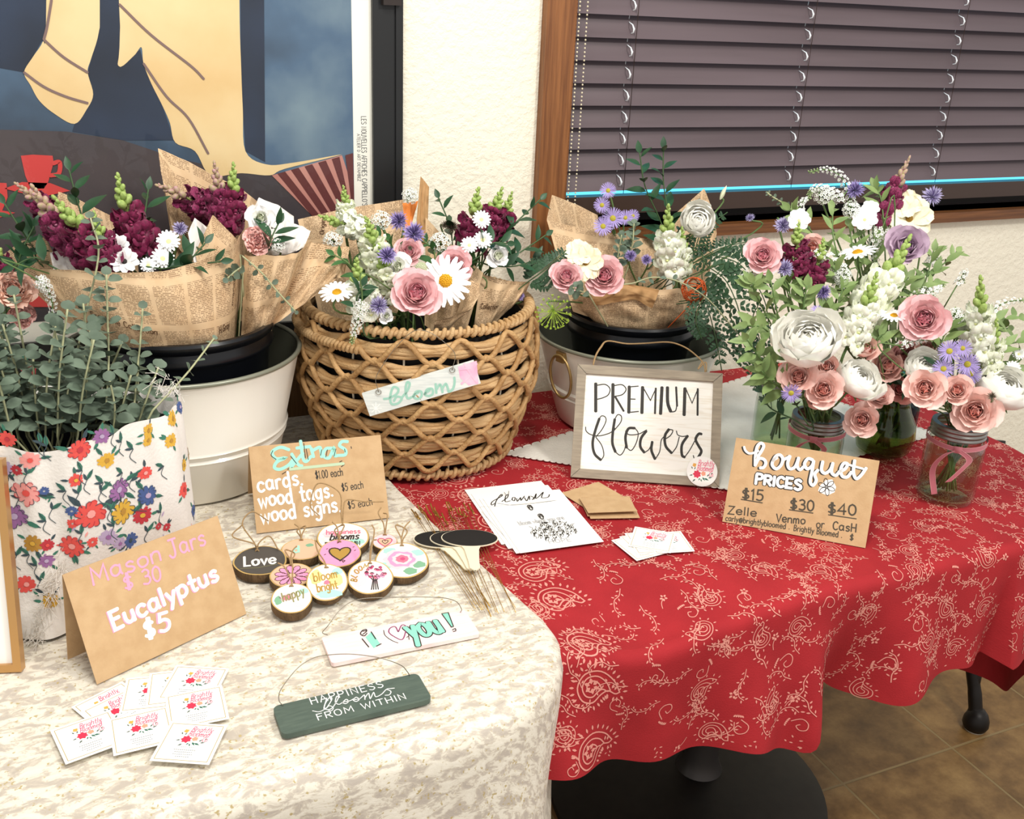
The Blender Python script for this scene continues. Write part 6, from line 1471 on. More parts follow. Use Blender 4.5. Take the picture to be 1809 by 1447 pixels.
def mk_snap(seed):
    """unit spike: base at 0, tip at z=1; returns blossoms, buds, axis"""
    q = random.Random(seed); bl_, bu, ax = MB(), MB(), MB(); n = 27
    for k in range(n):
        f = k / n; h = .02 + .93 * f; a = k * 2.399; bend = V((.03 * sin(h * 3), 0, h))
        if f < .52:
            s_ = (.235 - .13 * f) * q.uniform(.9, 1.12); m = MB()
            ell(m, (0, 0, 0), (0, 0, 1), .22, .75, 0, 7, 4)
            for ang in (-.55, .55): petal(m, .95, .85, .10, pi / 2 + ang, .35, 1.5, -.3, 0, 4, 4, 0, .09, k, .42)
            for ang in (-.9, 0, .9): petal(m, .80, .72, .10, -pi / 2 + ang, .8, 2.2, -.25, 0, 4, 4, 0, .09, k + 2, .42)
            ell(m, (0, -.14, .46), (0, -.3, 1), .13, .22, 1, 5, 3)
            d = V((cos(a), sin(a), .22 - .1 * (1 - f))).normalized(); R = frame_of(d) ; Mx = Matrix.Translation(bend + d * .03) @ R.to_4x4() @ Matrix.Scale(s_, 4)
            bl_.v += [Mx @ p for p in m.v]; o = len(bl_.v) - len(m.v); bl_.f += [tuple(i + o for i in g) for g in m.f]; bl_.m += m.m; bl_.uv += m.uv
            ell(bu, bend, d, .022, .05, 0, 5, 3)
        else:
            g = (f - .52) / .48; l = .135 * (1 - g) + .05; d = V((cos(a), sin(a), .9 + 1.1 * g)); ell(bu, bend, d, l * .34, l, 0, 6, 5)
    ell(bu, (.0, 0, .93), (0, 0, 1), .025, .08, 0, 6, 4)
    ax.tube([V((.03 * sin(h * 3), 0, h)) for h in (0, .25, .5, .75, .97)], [.022, .02, .017, .013, .006], 6)
    return bl_, bu, ax
def mk_bud():
    mb = MB(); mb.grid(lambda u, v: V(((.34 * sin(pi * min(1, v * .97 + .03)) ** .8 * (1 - .45 * v)) * cos(2 * pi * u + v * 1.8) * (1 + .12 * cos(6 * pi * u)), (.34 * sin(pi * min(1, v * .97 + .03)) ** .8 * (1 - .45 * v)) * sin(2 * pi * u + v * 1.8) * (1 + .12 * cos(6 * pi * u)), 2.0 * v - .6)), 18, 10, cu=True)
    return mb
def mk_spiky(seed, n=56):
    q = random.Random(seed); mb = MB()
    for k in range(n):
        f = (k + .5) / n; th = 1.45 * sqrt(f); petal(mb, q.uniform(.72, 1.0), .13, .04, k * 2.4, th * .8, th + .25, .3, 0 if f > .35 else 1, 2, 3, 2)
        if k % 2 == 0: petal(mb, q.uniform(.8, 1.05), .09, .04, k * 2.4 + .1, th * .8, th + .1, .3, 0, 2, 3, 2)
    return mb
def tiny5(mb, p, n, r, mi=0, pet=5):
    R = frame_of(n)
    for k in range(pet):
        a = 2 * pi * k / pet; c_, s_ = cos(a), sin(a)
        mb.add([p + R @ V((r * (u * c_ - v * s_), r * (u * s_ + v * c_), r * w)) for u, v, w in ((.1, 0, 0), (.6, .36, .15), (1, 0, .22), (.6, -.36, .15))], [(0, 1, 2, 3)], mi)
    ell(mb, p, n, r * .2, r * .35, 1, 4, 3)
def mk_umbel(seed, n=34):
    q = random.Random(seed); mb = MB(); st = MB()
    for k in range(n):
        f = sqrt((k + .5) / n); a = k * 2.4; th = 1.25 * f; d = V((sin(th) * cos(a), sin(th) * sin(a), cos(th)))
        p = d * q.uniform(.82, 1) - V((0, 0, .3)); tiny5(mb, p, d, .20); st.tube([V((0, 0, -.55)), p], .018, 3, cap=False)
    return mb, st
def mk_lime(seed):
    q = random.Random(seed); mb = MB(); st = MB()
    for k in range(46):
        f = sqrt((k + .5) / 46); a = k * 2.4; th = 1.5 * f; d = V((sin(th) * cos(a), sin(th) * sin(a), cos(th))); p = d * .9
        st.tube([V((0, 0, -.15)), p * .5 + V((0, 0, .03)), p], .014, 3, cap=False)
        for j in range(7): b_ = j * 2.4; e = (d + V((q.uniform(-.4, .4), q.uniform(-.4, .4), q.uniform(-.4, .4)))).normalized(); st.tube([p, p + e * .13], .010, 3, cap=False); ell(mb, p + e * .13, e, .028, .05, 0, 4, 3)
    return mb, st
def frozen(mb, nm, mats): return mb.mesh(nm, mats)
KIND = {}
RMAX = {}
def reg(k, *parts):
    KIND[k] = parts; vs = parts[0][1].vertices
    rs = sorted(sqrt(v.co.x ** 2 + v.co.y ** 2) for v in vs); RMAX[k] = max(rs[int(len(rs) * .985)], .3)
calyx = frozen(mk_calyx(), 'calyx', [m_stem])
def regrose(k, outer, inner, seed, **kw): reg(k, ('bloom', frozen(mk_rose(seed, **kw), 'bloom', [outer, inner])), ('calyx', calyx))
pinkO = pm_('rose_pink', '#eeb9bd', '#f3cccb'); pinkI = pm_('rose_deep', '#e397a4', '#e9a8b2')
peachO = pm_('peach', '#f6cabf', '#f8d8ce'); peachI = pm_('peach_deep', '#efac9f', '#f3b9ac')
regrose('rose_pink', pinkO, pinkI, 1, n=30); regrose('rose_peach', peachO, peachI, 2, n=24); regrose('rose_peach2', peachO, peachI, 12, n=22, tight=.3)
regrose('rose_bud_peach', peachO, peachI, 3, n=16, tight=.85); regrose('rose_mauve', pm_('mauve', '#c98f8b', '#b97f7c'), pm_('mauve_deep', '#a86a6a'), 4, n=24, tight=.3); regrose('rose_lilac', pm_('lilac', '#cbb0c6', '#d8c2d3'), pm_('lilac_deep', '#b897b5'), 5, n=22, tight=.5)
regrose('rose_coral', pm_('coralrose', '#eca297', '#f2b5a9'), pm_('coral_deep', '#dd7c78'), 6, n=24)
whiteO = pm_('white_cream', '#fdfbf0', '#fefdf8'); whiteI = pm_('white_inner', '#f6f5da', '#faf8e6')
reg('ranunculus', ('bloom', frozen(mk_globe(7, 40, .2, .008), 'bloom', [whiteO, whiteI])), ('calyx', calyx)); reg('peony', ('bloom', frozen(mk_globe(8, 48, .45, .02), 'bloom', [whiteO, whiteI])), ('calyx', calyx))
regrose('lisianthus', pm_('white_pure', '#fdfcfa'), pm_('white_green', '#e6ead2'), 9, n=14, tight=.1, ruf=.05)
regrose('carnation_pink', pm_('carn', '#efb5ad', '#f4c6bc'), pm_('carn_deep', '#e6a19b'), 10, n=40, ruf=.12); regrose('carnation_peach', pm_('carnp', '#f3c4ad', '#f7d4c2'), pm_('carnp_deep', '#eab09b'), 11, n=40, ruf=.1)
yel = mat('eye_yellow', '#e2b21c', .7, c2='#c98f12', nscale=60); brn = mat('eye_brown', '#8f6a1c', .7); blk_ = mat('eye_dark', '#2a2622', .7)
wpet = pm_('daisy_white', '#fdfdfb')
reg('daisy', ('petals', frozen(mk_rays(1, 20, .80, .22, 1.35, 1.75, .15, .22), 'petals', [wpet])), ('eye', frozen(mk_eye(.27, .13), 'eye', [yel])))
reg('mum', ('petals', frozen(mk_rays(2, 16, .75, .24, 1.1, 1.6, .2, .16, layers=2), 'petals', [wpet])), ('eye', frozen(mk_eye(.2, .12, 14), 'eye', [mat('eye_pale', '#d9d69a', .7)])))
reg('anemone', ('petals', frozen(mk_rays(3, 9, .85, .58, 1.0, 1.6, .3, .12, 0, .1, .05, 4), 'petals', [pm_('anem', '#efeeea', '#dedcdc')])), ('eye', frozen(mk_eye(.2, .18, 20), 'eye', [blk_])))
reg('cosmos', ('petals', frozen(mk_rays(4, 8, .88, .78, 1.1, 1.6, .2, .10, 0, .08, .06, 5), 'petals', [pm_('cream', '#f5ecc4', '#f9f3d8')])), ('eye', frozen(mk_eye(.15, .16, 16), 'eye', [brn])))
reg('cosmos_white', ('petals', frozen(mk_rays(5, 8, .88, .74, 1.1, 1.6, .2, .10, 0, .08, .06, 5), 'petals', [wpet])), ('eye', frozen(mk_eye(.13, .12, 10), 'eye', [mat('eye_pale', '#d9d69a', .7)])))
reg('aster', ('petals', frozen(mk_rays(6, 34, .78, .09, 1.2, 1.6, .1, .2, 1, .15), 'petals', [pm_('aster', '#9a86c6', '#b3a2d8')])), ('eye', frozen(mk_eye(.26, .14, 24), 'eye', [mat('eye_olive', '#b7ac3a', .7)])))
reg('cornflower', ('petals', frozen(mk_spiky(7), 'petals', [pm_('corn', '#8d7db8', '#a796cc'), pm_('corn_dark', '#4e3f74')])))
reg('cornflower_lilac', ('petals', frozen(mk_spiky(8), 'petals', [pm_('cornl', '#a49bc4', '#bdb5d8'), pm_('cornl_dark', '#6d5f8f')])))
_a1, _a2 = mk_umbel(1); fwhite = pm_('floret_white', '#f4f5f0'); fgreen = mat('floret_green', '#9fb37c', .6)
reg('umbel', ('florets', frozen(_a1, 'florets', [fwhite, fgreen])), ('rays', frozen(_a2, 'rays', [m_stem])))
_a1, _a2 = mk_lime(1); limeM = mat('lime_floret', '#b5cf45', .6, c2='#9dbb3c', nscale=20)
reg('lime_umbel', ('florets', frozen(_a1, 'florets', [limeM])), ('rays', frozen(_a2, 'rays', [mat('lime_ray', '#a5c24a', .6)])))
reg('bud', ('bud', frozen(mk_bud(), 'bud', [pm_('bud', '#dfe3b4', '#eef0d2')])))
reg('pod', ('head', frozen(mk_spiky(9, 30), 'head', [mat('pod_brown', '#6f6350', .7), mat('pod_dark', '#453c34', .7)])))
reg('ball_bud', ('head', frozen(mk_eye(.8, .9, 60), 'head', [mat('ball_green', '#c9cfae', .7)])))
budg = mat('bud_green', '#a9bd6c', .55, c2='#8aa353', nscale=40); budp = mat('bud_pink', '#b98a92', .55, c2='#a9a06c', nscale=30)
def regsnap(k, c, c2, lip, bud, seed):
    a, b_, x = mk_snap(seed); reg(k, ('blossoms', frozen(a, 'blossoms', [pm_(k, c, c2), pm_(k + '_lip', lip)])), ('buds', frozen(b_, 'buds', [bud])), ('spike_stem', frozen(x, 'spike_stem', [budg])))
regsnap('snap_burgundy', '#640f36', '#84194a', '#a94068', budg, 1); regsnap('snap_burgundy2', '#5c0d32', '#96305f', '#bf7894', budp, 2)
regsnap('snap_white', '#e9efcd', '#f6f7e8', '#e9eab0', budg, 3); regsnap('snap_white2', '#eef2d8', '#f8f9ee', '#e3e8a4', budg, 4)
NAMES = dict(rose='rose', peony='peony', ranunculus='ranunculus', lisianthus='lisianthus', carnation='carnation', daisy='daisy', mum='small_daisy', anemone='anemone', cosmos='cosmos', aster='aster', cornflower='cornflower', umbel='lace_flower', lime='lime_umbel', bud='lisianthus_bud', pod='seed_pod', ball='ball_bud', snap='snapdragon')
BOWL = {  # where stems go: neck point, foot point
 'A': (V((.15, 1.478, .98)), V((.15, 1.478, .80)), .05), 'B': (V((.24, 1.46, .98)), V((.22, 1.47, .82)), .02), 'C': (V((.47, 1.48, .96)), V((.50, 1.49, .80)), .06), 'D': (V((.60, 1.47, .97)), V((.57, 1.48, .80)), .03),
 'F': (V((.917, 1.487, .94)), V((.917, 1.487, .79)), .05), 'J0': (V((J0[0], J0[1], ZL + .122)), V((J0[0], J0[1], ZL + .015)), .022), 'J1': (V((J1[0], J1[1], ZL + .11)), V((J1[0], J1[1], ZL + .015)), .024), 'J2': (V((J2[0], J2[1], ZL + .10)), V((J2[0], J2[1], ZL + .015)), .018), 'J3': (V((J3[0], J3[1], ZR + .125)), V((J3[0], J3[1], ZR + .015)), .024), 'JT': (V((1.352, 1.255, ZL + .115)), V((1.352, 1.255, ZL + .015)), .014),
 'L': (V((-.10, 1.47, .98)), V((-.02, 1.50, .80)), .03)}
rq = random.Random(21)
def stem_path(P, n, bowl):
    k, f, r = BOWL[bowl]; a, s_ = rq.uniform(0, 6.28), rq.uniform(.2, .9) * r
    j = V((cos(a) * s_, sin(a) * s_, 0))
    j2 = V((-j.x, -j.y, 0)) * .9
    d = (P - k).length
    q = P - n * min(.035, d * .3)
    if q.z < k.z: return [P, P - n * .012, k + j + V((0, 0, .004)), f + j2]
    return [P, q, k + j, f + j2]
def head(kind, px, py, Y, rpx, bowl, label, up=.35, side=0, n=None, sr=.0016, ms=None):
    P = aty(px, py, Y); cam_ = (EYE - P).normalized(); R_ = rpx * (EYE - P).length / FPX
    n = V(n).normalized() if n else (cam_ * .85 + V((0, 0, 1)) * up + V((1, 0, 0)) * (side + rq.uniform(-.15, .15)) + V((0, 0, rq.uniform(-.1, .1)))).normalized()
    path = stem_path(P - n * R_ * .3, n, bowl); Q = path[-1]
    nm = NAMES[kind.split('_')[0] if kind not in ('lime_umbel', 'ball_bud') else kind.split('_')[0]]
    t = thing(nm, tuple(Q), label, 'flower')
    Mx = Matrix.Translation(P - Q - n * R_ * .25) @ frame_of(n).to_4x4() @ Matrix.Rotation(rq.uniform(0, 6.28), 4, 'Z') @ Matrix.Scale(R_ / (RMAX[kind] if kind != 'bud' else 1.0), 4)
    for pn, me in KIND[kind]: part(pn, me, t, Mx)
    mb = MB(); mb.tube(spline(path, 6), sr, 5); mb.build('stem', ms or m_stem, t)
    return t
def snap(kind, tip, base, Y, bowl, label, Yt=None, fat=1.0):
    T_ = aty(*tip, Yt or Y); B_ = aty(*base, Y); d = T_ - B_; L_ = d.length; n = d.normalized()
    path = stem_path(B_, n, bowl); Q = path[-1]; t = thing('snapdragon', tuple(Q), label, 'flower')
    Mx = Matrix.Translation(B_ - Q) @ frame_of(n).to_4x4() @ Matrix.Rotation(rq.uniform(0, 6.28), 4, 'Z') @ Matrix.Diagonal((L_ * fat, L_ * fat, L_, 1))
    for pn, me in KIND[kind]: part(pn, me, t, Mx)
    mb = MB(); mb.tube(spline(path, 6), .0022, 5); mb.build('stem', m_stem, t)
def loose(pts, Y, bowl, label, w=.0085, n=78):
    """tapering arched spike of tiny white florets through three or more pixel points (base to tip)"""
    P = [aty(x, y, Y) for x, y in pts]; q = spline(P, 14); path = stem_path(q[0], (q[1] - q[0]).normalized(), bowl); Q = path[-1]
    t = thing('loosestrife_spike', tuple(Q), label, 'flower'); mb = MB(); m = len(q)
    for k in range(n):
        f = k / n; i = min(int(f * (m - 1)), m - 2); p = q[i].lerp(q[i + 1], f * (m - 1) - i); tn = (q[i + 1] - q[i]).normalized(); a = k * 2.4
        R = frame_of(tn); wd = w * (1 - .82 * f ** 1.6) ; d = R @ V((cos(a), sin(a), .35)); fr = .0040 * (1 - .62 * f)
        if f < .82: tiny5(mb, p + d * wd * rq.uniform(.75, 1.05), (d + (EYE - p).normalized() * .5).normalized(), fr)
        else: ell(mb, p + d * wd * .6, d, .0011, .0028, 1, 4, 3)
    mb.build('florets', [fwhite, fgreen], t)
    mb = MB(); mb.tube(spline(path[::-1], 5) + q[1:], .0011, 5); mb.build('stem', m_stem, t)
def leaf(mb, p, d, nrm, l, w, mi=0, bend=.25, shape=0, nv=5):
    """pointed (0) or rounded (1) leaf with a folded midrib"""
    d = d.normalized(); s_ = d.cross(nrm).normalized(); nn = s_.cross(d).normalized(); vs = []
    for j in range(nv + 1):
        v = j / nv
        wd = w * .5 * (sin(pi * v ** .8) if shape == 0 else sqrt(max(0, 1 - (2 * v - 1) ** 2)))
        c = p + d * (l * v) - nn * (bend * l * v * v)
        vs += [c - s_ * wd + nn * wd * .25, c, c + s_ * wd + nn * wd * .25]
    fs = []
    for j in range(nv): a = 3 * j; fs += [(a, a + 1, a + 4, a + 3), (a + 1, a + 2, a + 5, a + 4)]
    mb.add(vs, fs, mi)
def spray(pts, bowl, label, l, w, n, m=None, ms=None, pair=True, shape=0, name='leaf_stem', ang=.9, taper=.45, f0=.0, sr=.0012, cat='foliage', group=None, foot=None):
    """leafy stem through (px,py,Y) points, base to tip"""
    P = [aty(*p) for p in pts]; q = spline(P, 10)
    path = [q[0], foot] if foot is not None else stem_path(q[0], (q[1] - q[0]).normalized(), bowl); Q = path[-1]
    t = thing(name, tuple(Q), label, cat, group); mb = MB(); k_ = len(q)
    for k in range(n):
        f = f0 + (1 - f0) * (k + .5) / n; i = min(int(f * (k_ - 1)), k_ - 2); p = q[i].lerp(q[i + 1], f * (k_ - 1) - i); tn = (q[i + 1] - q[i]).normalized(); R = frame_of(tn)
        a0 = k * (1.57 if pair else 2.4) + rq.uniform(-.35, .35)
        for sd in ((0, pi) if pair else (0,)):
            a = a0 + sd; o = R @ V((cos(a), sin(a), 0)); d = (o * sin(ang) + tn * cos(ang)).normalized(); sc = (1 - taper * f) * rq.uniform(.8, 1.15)
            nr = (tn * .7 + (EYE - p).normalized() * .8 + V((0, 0, .4))).normalized()
            leaf(mb, p + o * sr, d, nr, l * sc, w * sc, 0, rq.uniform(.0, .4), shape)
    if pair or True: leaf(mb, q[-1] - (q[-1] - q[-2]) * .2, q[-1] - q[-2], (EYE - q[-1]).normalized(), l * (1 - taper) * .8, w * (1 - taper), 0, .1, shape)
    mb.build('leaves', m or m_leaf, t)
    mb = MB(); mb.tube(spline(path[::-1], 5)[:-1] + q, sr, 5); mb.build('stem', ms or m_stem, t)
def fern(pts, bowl, label, wid, n=15, m=None):
    P = [aty(*p) for p in pts]; q = spline(P, 12); path = stem_path(q[0], (q[1] - q[0]).normalized(), bowl); Q = path[-1]; t = thing('fern_frond', tuple(Q), label, 'foliage')
    mb = MB(); k_ = len(q)
    for k in range(n):
        f = .08 + .9 * k / n; i = min(int(f * (k_ - 1)), k_ - 2); p = q[i].lerp(q[i + 1], f * (k_ - 1) - i); tn = (q[i + 1] - q[i]).normalized(); cm_ = (EYE - p).normalized(); sdv = tn.cross(cm_).normalized()
        pl = wid * (1 - f) ** .7 * (.55 + .45 * min(1, f * 5))
        for sd in (1, -1):
            d = (sdv * sd * .86 + tn * .5 + cm_ * rq.uniform(-.15, .15)).normalized(); ns = max(3, int(pl / .0085))
            for j in range(ns):
                g = (j + .5) / ns; b_ = p + d * pl * g - V((0, 0, .15 * pl * g * g)); l2 = .36 * pl * (1 - .7 * g) + .004
                for s2 in (1, -1):
                    e = (d * .75 + tn * s2 * .75).normalized(); leaf(mb, b_, e, cm_, l2, l2 * .55, 0, .1, 0, 3)
            leaf(mb, p + d * pl * .92, d, cm_, .006, .0035, 0, 0, 0, 2)
    mb.build('fronds', m or m_fern, t); mb = MB(); mb.tube(spline(path[::-1], 5)[:-1] + q, .0010, 5); mb.build('stem', m_stemd, t)
# ================================================================ ARRANGEMENT: left bucket
snap('snap_burgundy2', (54, 325), (150, 452), 1.44, 'A', 'burgundy snapdragon leaning left with green tip against the red cup')
snap('snap_burgundy', (207, 305), (252, 445), 1.44, 'A', 'burgundy snapdragon with upright lime green tip in the large wrap')
snap('snap_burgundy', (92, 345), (192, 470), 1.415, 'A', 'burgundy snapdragon lying low behind the front lip of the large wrap')
snap('snap_burgundy2', (25, 322), (105, 395), 1.49, 'A', 'short purple burgundy snapdragon at the far left of the large wrap')
snap('snap_burgundy', (165, 372), (205, 475), 1.40, 'A', 'burgundy snapdragon in the middle front of the large wrap')
snap('snap_burgundy2', (378, 284), (392, 402), 1.50, 'A', 'burgundy snapdragon with tall green tip, left of two in the tall wrap')
snap('snap_burgundy', (412, 286), (404, 402), 1.49, 'A', 'burgundy snapdragon with tall green tip, right of two in the tall wrap')
snap('snap_burgundy2', (274, 326), (385, 380), 1.52, 'A', 'burgundy snapdragon lying sideways across the tall wrap')
snap('snap_burgundy', (-10, 420), (18, 500), 1.47, 'L', 'burgundy snapdragon cut off by the left edge of the photo')
head('anemone', 207, 436, 1.40, 22, 'A', 'white anemone with dark centre, upper of two in the large wrap'); head('anemone', 219, 460, 1.385, 24, 'A', 'white anemone with dark centre, lower of two in the large wrap')
head('mum', 297, 425, 1.40, 20, 'A', 'white small daisy near the right of the large wrap, upper'); head('mum', 288, 455, 1.39, 20, 'A', 'white small daisy near the right of the large wrap, lower')
head('mum', 262, 468, 1.385, 14, 'A', 'tiny white daisy at the lip of the large wrap'); head('cornflower_lilac', 318, 404, 1.47, 14, 'A', 'pale purple cornflower between the large and tall wraps')
head('carnation_peach', 22, 515, 1.45, 34, 'L', 'peach carnation at the far left edge beneath the leaves'); head('cornflower', 4, 488, 1.46, 20, 'L', 'purple cornflower above the peach carnation at the left edge'); head('carnation_pink', 40, 560, 1.46, 20, 'L', 'small pink carnation under the peach carnation at the left edge')
loose([(62, 492), (80, 505), (93, 540), (86, 584)], 1.40, 'A', 'white loosestrife spike drooping below the left tip of the large wrap')
head('carnation_pink', 455, 426, 1.44, 24, 'B', 'pink carnation in the crumpled wrap'); head('lisianthus', 462, 388, 1.46, 25, 'B', 'white lisianthus above the pink carnation'); head('umbel', 489, 432, 1.43, 14, 'B', 'white lace flower beside the pink carnation')
head('umbel', 588, 423, 1.46, 18, 'C', 'white lace flower at the left of the white snapdragons')
for pts, lb in (([(150, 400, 1.50), (135, 350, 1.51), (122, 300, 1.52)], 'dark green leafy stem standing above the left snapdragons'), ([(60, 440, 1.50), (40, 410, 1.50), (8, 360, 1.51)], 'dark green leafy stem arching at the left edge'), ([(90, 470, 1.42), (60, 455, 1.42), (25, 470, 1.42)], 'dark leafy stem hanging over the left tip of the large wrap'), ([(240, 430, 1.47), (255, 380, 1.48), (262, 335, 1.49)], 'dark leafy stem beside the lime green snapdragon tip'), ([(310, 480, 1.38), (335, 460, 1.38), (362, 430, 1.39)], 'dark leafy stem at the right lip of the large wrap'), ([(290, 475, 1.38), (320, 470, 1.37), (390, 462, 1.38)], 'dark leafy stem lying low along the right lip of the large wrap'), ([(470, 450, 1.43), (480, 420, 1.43), (492, 395, 1.44)], 'leafy stem beside the white lisianthus'), ([(30, 470, 1.46), (40, 440, 1.46), (60, 400, 1.47)], 'dark leafy stem above the peach carnation')):
    spray(pts, 'A' if pts[0][0] < 420 and pts[0][0] > 45 else ('B' if pts[0][0] > 420 else 'L'), lb, .046, .017, 7, m_leafd, m_stemd, False)
# eucalyptus in front of the wraps and trailing
def euc(pts, label, n=12, l=.021, w=.017, foot=None, taper=.35, group=None):
    spray(pts, 'A', label, l, w, n, m_euc, m_eucs, True, 1, 'eucalyptus_stem', 1.25, taper, .08, .0013, 'foliage', group, foot or V((PT[0] + rq.uniform(-.06, .06), PT[1] + rq.uniform(-.05, .05), ZC + .05)))
euc([(118, 700, 1.24), (150, 560, 1.30), (174, 450, 1.32), (160, 385, 1.34)], 'tallest eucalyptus stem, rising in front of the large wrap', 11, .019)
euc([(186, 740, 1.20), (192, 640, 1.26), (190, 560, 1.28), (188, 485, 1.29)], 'eucalyptus stem with densely stacked round leaves in front of the large wrap', 11, .023, .019)
euc([(236, 730, 1.20), (243, 650, 1.25), (248, 600, 1.26), (252, 545, 1.27)], 'eucalyptus stem standing against the black bucket', 6)
euc([(270, 725, 1.16), (330, 660, 1.20), (378, 598, 1.24)], 'thin eucalyptus stem leaning right over the white bucket', 7, .013, .011)
euc([(425, 450, 1.405), (460, 480, 1.395), (490, 515, 1.39), (522, 550, 1.385)], 'eucalyptus sprig trailing over the crumpled wrap', 7, .012, .009, V((.24, 1.46, .90)))
euc([(430, 470, 1.39), (415, 480, 1.385), (402, 492, 1.38)], 'short eucalyptus sprig at the right edge of the large wrap', 5, .016, .013, V((.22, 1.45, .93)))
rv = random.Random(33)
for k in range(34):
    x = rv.uniform(-40, 300); ang = rv.uniform(-1.0, 1.0); top = rv.uniform(560, 690) if k % 3 else rv.uniform(520, 600)
    if x > 220: top = max(top, 640)
    bx_ = x * .75 + 30; Y = rv.uniform(1.17, 1.29)
    euc([(bx_, 770, Y), ((bx_ + x) / 2 + 12 * ang, (770 + top) / 2, Y), (x + 40 * ang, top, Y + .01)], 'grey green eucalyptus stem in the floral fabric pot', 8 if top < 620 else 6, rv.uniform(.021, .030), rv.uniform(.018, .026), group='eucalyptus stems in the floral fabric pot')

# ================================================================ wicker basket
snap('snap_white', (606, 327), (612, 400), 1.50, 'C', 'white green snapdragon standing highest against the poster', fat=1.15); snap('snap_white2', (562, 380), (645, 405), 1.47, 'C', 'white green snapdragon lying to the left in the basket', fat=1.1)
snap('snap_white', (645, 382), (668, 480), 1.41, 'C', 'white green snapdragon in the centre of the basket, above the purple cornflower', fat=1.25); snap('snap_white2', (630, 455), (648, 555), 1.36, 'C', 'white green snapdragon lowest in the basket, over the rim', fat=1.25); snap('snap_white', (668, 430), (700, 520), 1.39, 'C', 'white snapdragon between the cornflower and the big pink rose', fat=1.3)
head('rose_pink', 735, 522, 1.335, 45, 'C', 'big pink rose at the front of the wicker basket', up=.25); head('rose_pink', 803, 472, 1.40, 35, 'D', 'pink rose behind the big white daisy'); head('rose_pink', 722, 447, 1.42, 27, 'C', 'pink rose behind the purple cornflowers in the basket')
head('daisy', 786, 495, 1.335, 47, 'D', 'large white daisy with yellow centre beside the big pink rose', up=.1); head('daisy', 594, 510, 1.36, 32, 'C', 'white daisy facing up at the left rim of the basket', n=(-.2, -.3, .9))
head('cornflower', 704, 390, 1.47, 19, 'C', 'purple cornflower in front of the orange paper', side=-.3); head('cornflower', 731, 412, 1.43, 22, 'C', 'purple cornflower right of the orange paper'); head('cornflower', 684, 451, 1.37, 19, 'C', 'purple cornflower in front of the white snapdragons'); head('cornflower_lilac', 669, 540, 1.335, 19, 'C', 'purple cornflower low at the left of the big pink rose')
head('umbel', 778, 427, 1.43, 20, 'D', 'white lace flower above the big white daisy'); head('umbel', 672, 388, 1.46, 18, 'C', 'white lace flower above the central white snapdragon'); head('umbel', 725, 345, 1.54, 15, 'C', 'white lace flower highest, above the orange paper'); head('umbel', 632, 395, 1.48, 14, 'C', 'small white lace flower below the highest white snapdragon')
head('lisianthus', 702, 474, 1.385, 26, 'C', 'white lisianthus left of the big pink rose'); head('lisianthus', 655, 535, 1.36, 20, 'C', 'white lisianthus under the lowest white snapdragon'); head('pod', 724, 438, 1.39, 6, 'C', 'small dark round bud on a thin stem above the big pink rose'); head('ball_bud', 744, 474, 1.36, 11, 'C', 'pale green ball bud above the big pink rose'); head('bud', 716, 485, 1.36, 9, 'C', 'pale bud left of the green ball bud'); head('lisianthus', 684, 560, 1.34, 14, 'C', 'small white flower at the rim below the lilac cornflower')
loose([(640, 528), (636, 552), (628, 580), (621, 607)], 1.30, 'C', 'white loosestrife spike hanging over the basket rim', .011, 90)
snap('snap_burgundy', (846, 330), (836, 440), 1.45, 'D', 'burgundy snapdragon at the right of the basket, left of three', fat=1.2); snap('snap_burgundy', (888, 330), (856, 420), 1.46, 'D', 'burgundy snapdragon at the right of the basket, middle of three', fat=1.2); snap('snap_burgundy', (905, 338), (880, 420), 1.48, 'D', 'burgundy snapdragon at the right of the basket, nearest the window casing', fat=1.1)
head('mum', 851, 387, 1.41, 17, 'D', 'white small daisy in front of the basket snapdragons, upper'); head('mum', 829, 432, 1.40, 16, 'D', 'white small daisy in front of the basket snapdragons, left'); head('mum', 853, 423, 1.40, 17, 'D', 'white small daisy in front of the basket snapdragons, right')
head('lisianthus', 879, 455, 1.41, 22, 'D', 'cream flower among leaves at the right of the basket', side=.3); head('pod', 800, 402, 1.50, 14, 'D', 'brown seed pod behind the white lace flower, left'); head('pod', 786, 398, 1.51, 10, 'D', 'brown seed pod on a dark stem, highest'); head('cornflower', 918, 523, 1.43, 10, 'D', 'small purple cornflower at the right rim of the basket')
for pts, lb in (([(880, 430, 1.45), (910, 395, 1.46), (955, 352, 1.47)], 'dark leafy stem reaching up right beside the window casing'), ([(880, 470, 1.43), (920, 445, 1.43), (965, 415, 1.44)], 'dark leafy stem reaching right across the casing foot'), ([(870, 470, 1.42), (910, 470, 1.42), (960, 455, 1.43)], 'dark leafy stem low over the rightmost basket wrap'), ([(800, 440, 1.50), (795, 400, 1.51), (775, 350, 1.53)], 'thin dark leafy stem behind the kraft strip'), ([(850, 450, 1.41), (870, 430, 1.41), (895, 430, 1.41)], 'dark leafy stem behind the cream flower'), ([(640, 560, 1.34), (630, 530, 1.34), (640, 505, 1.34)], 'leafy stem behind the lowest white snapdragon')):
    spray(pts, 'D' if pts[0][0] > 700 else 'C', lb, .040, .017, 8, m_leafd, m_stemd, False)
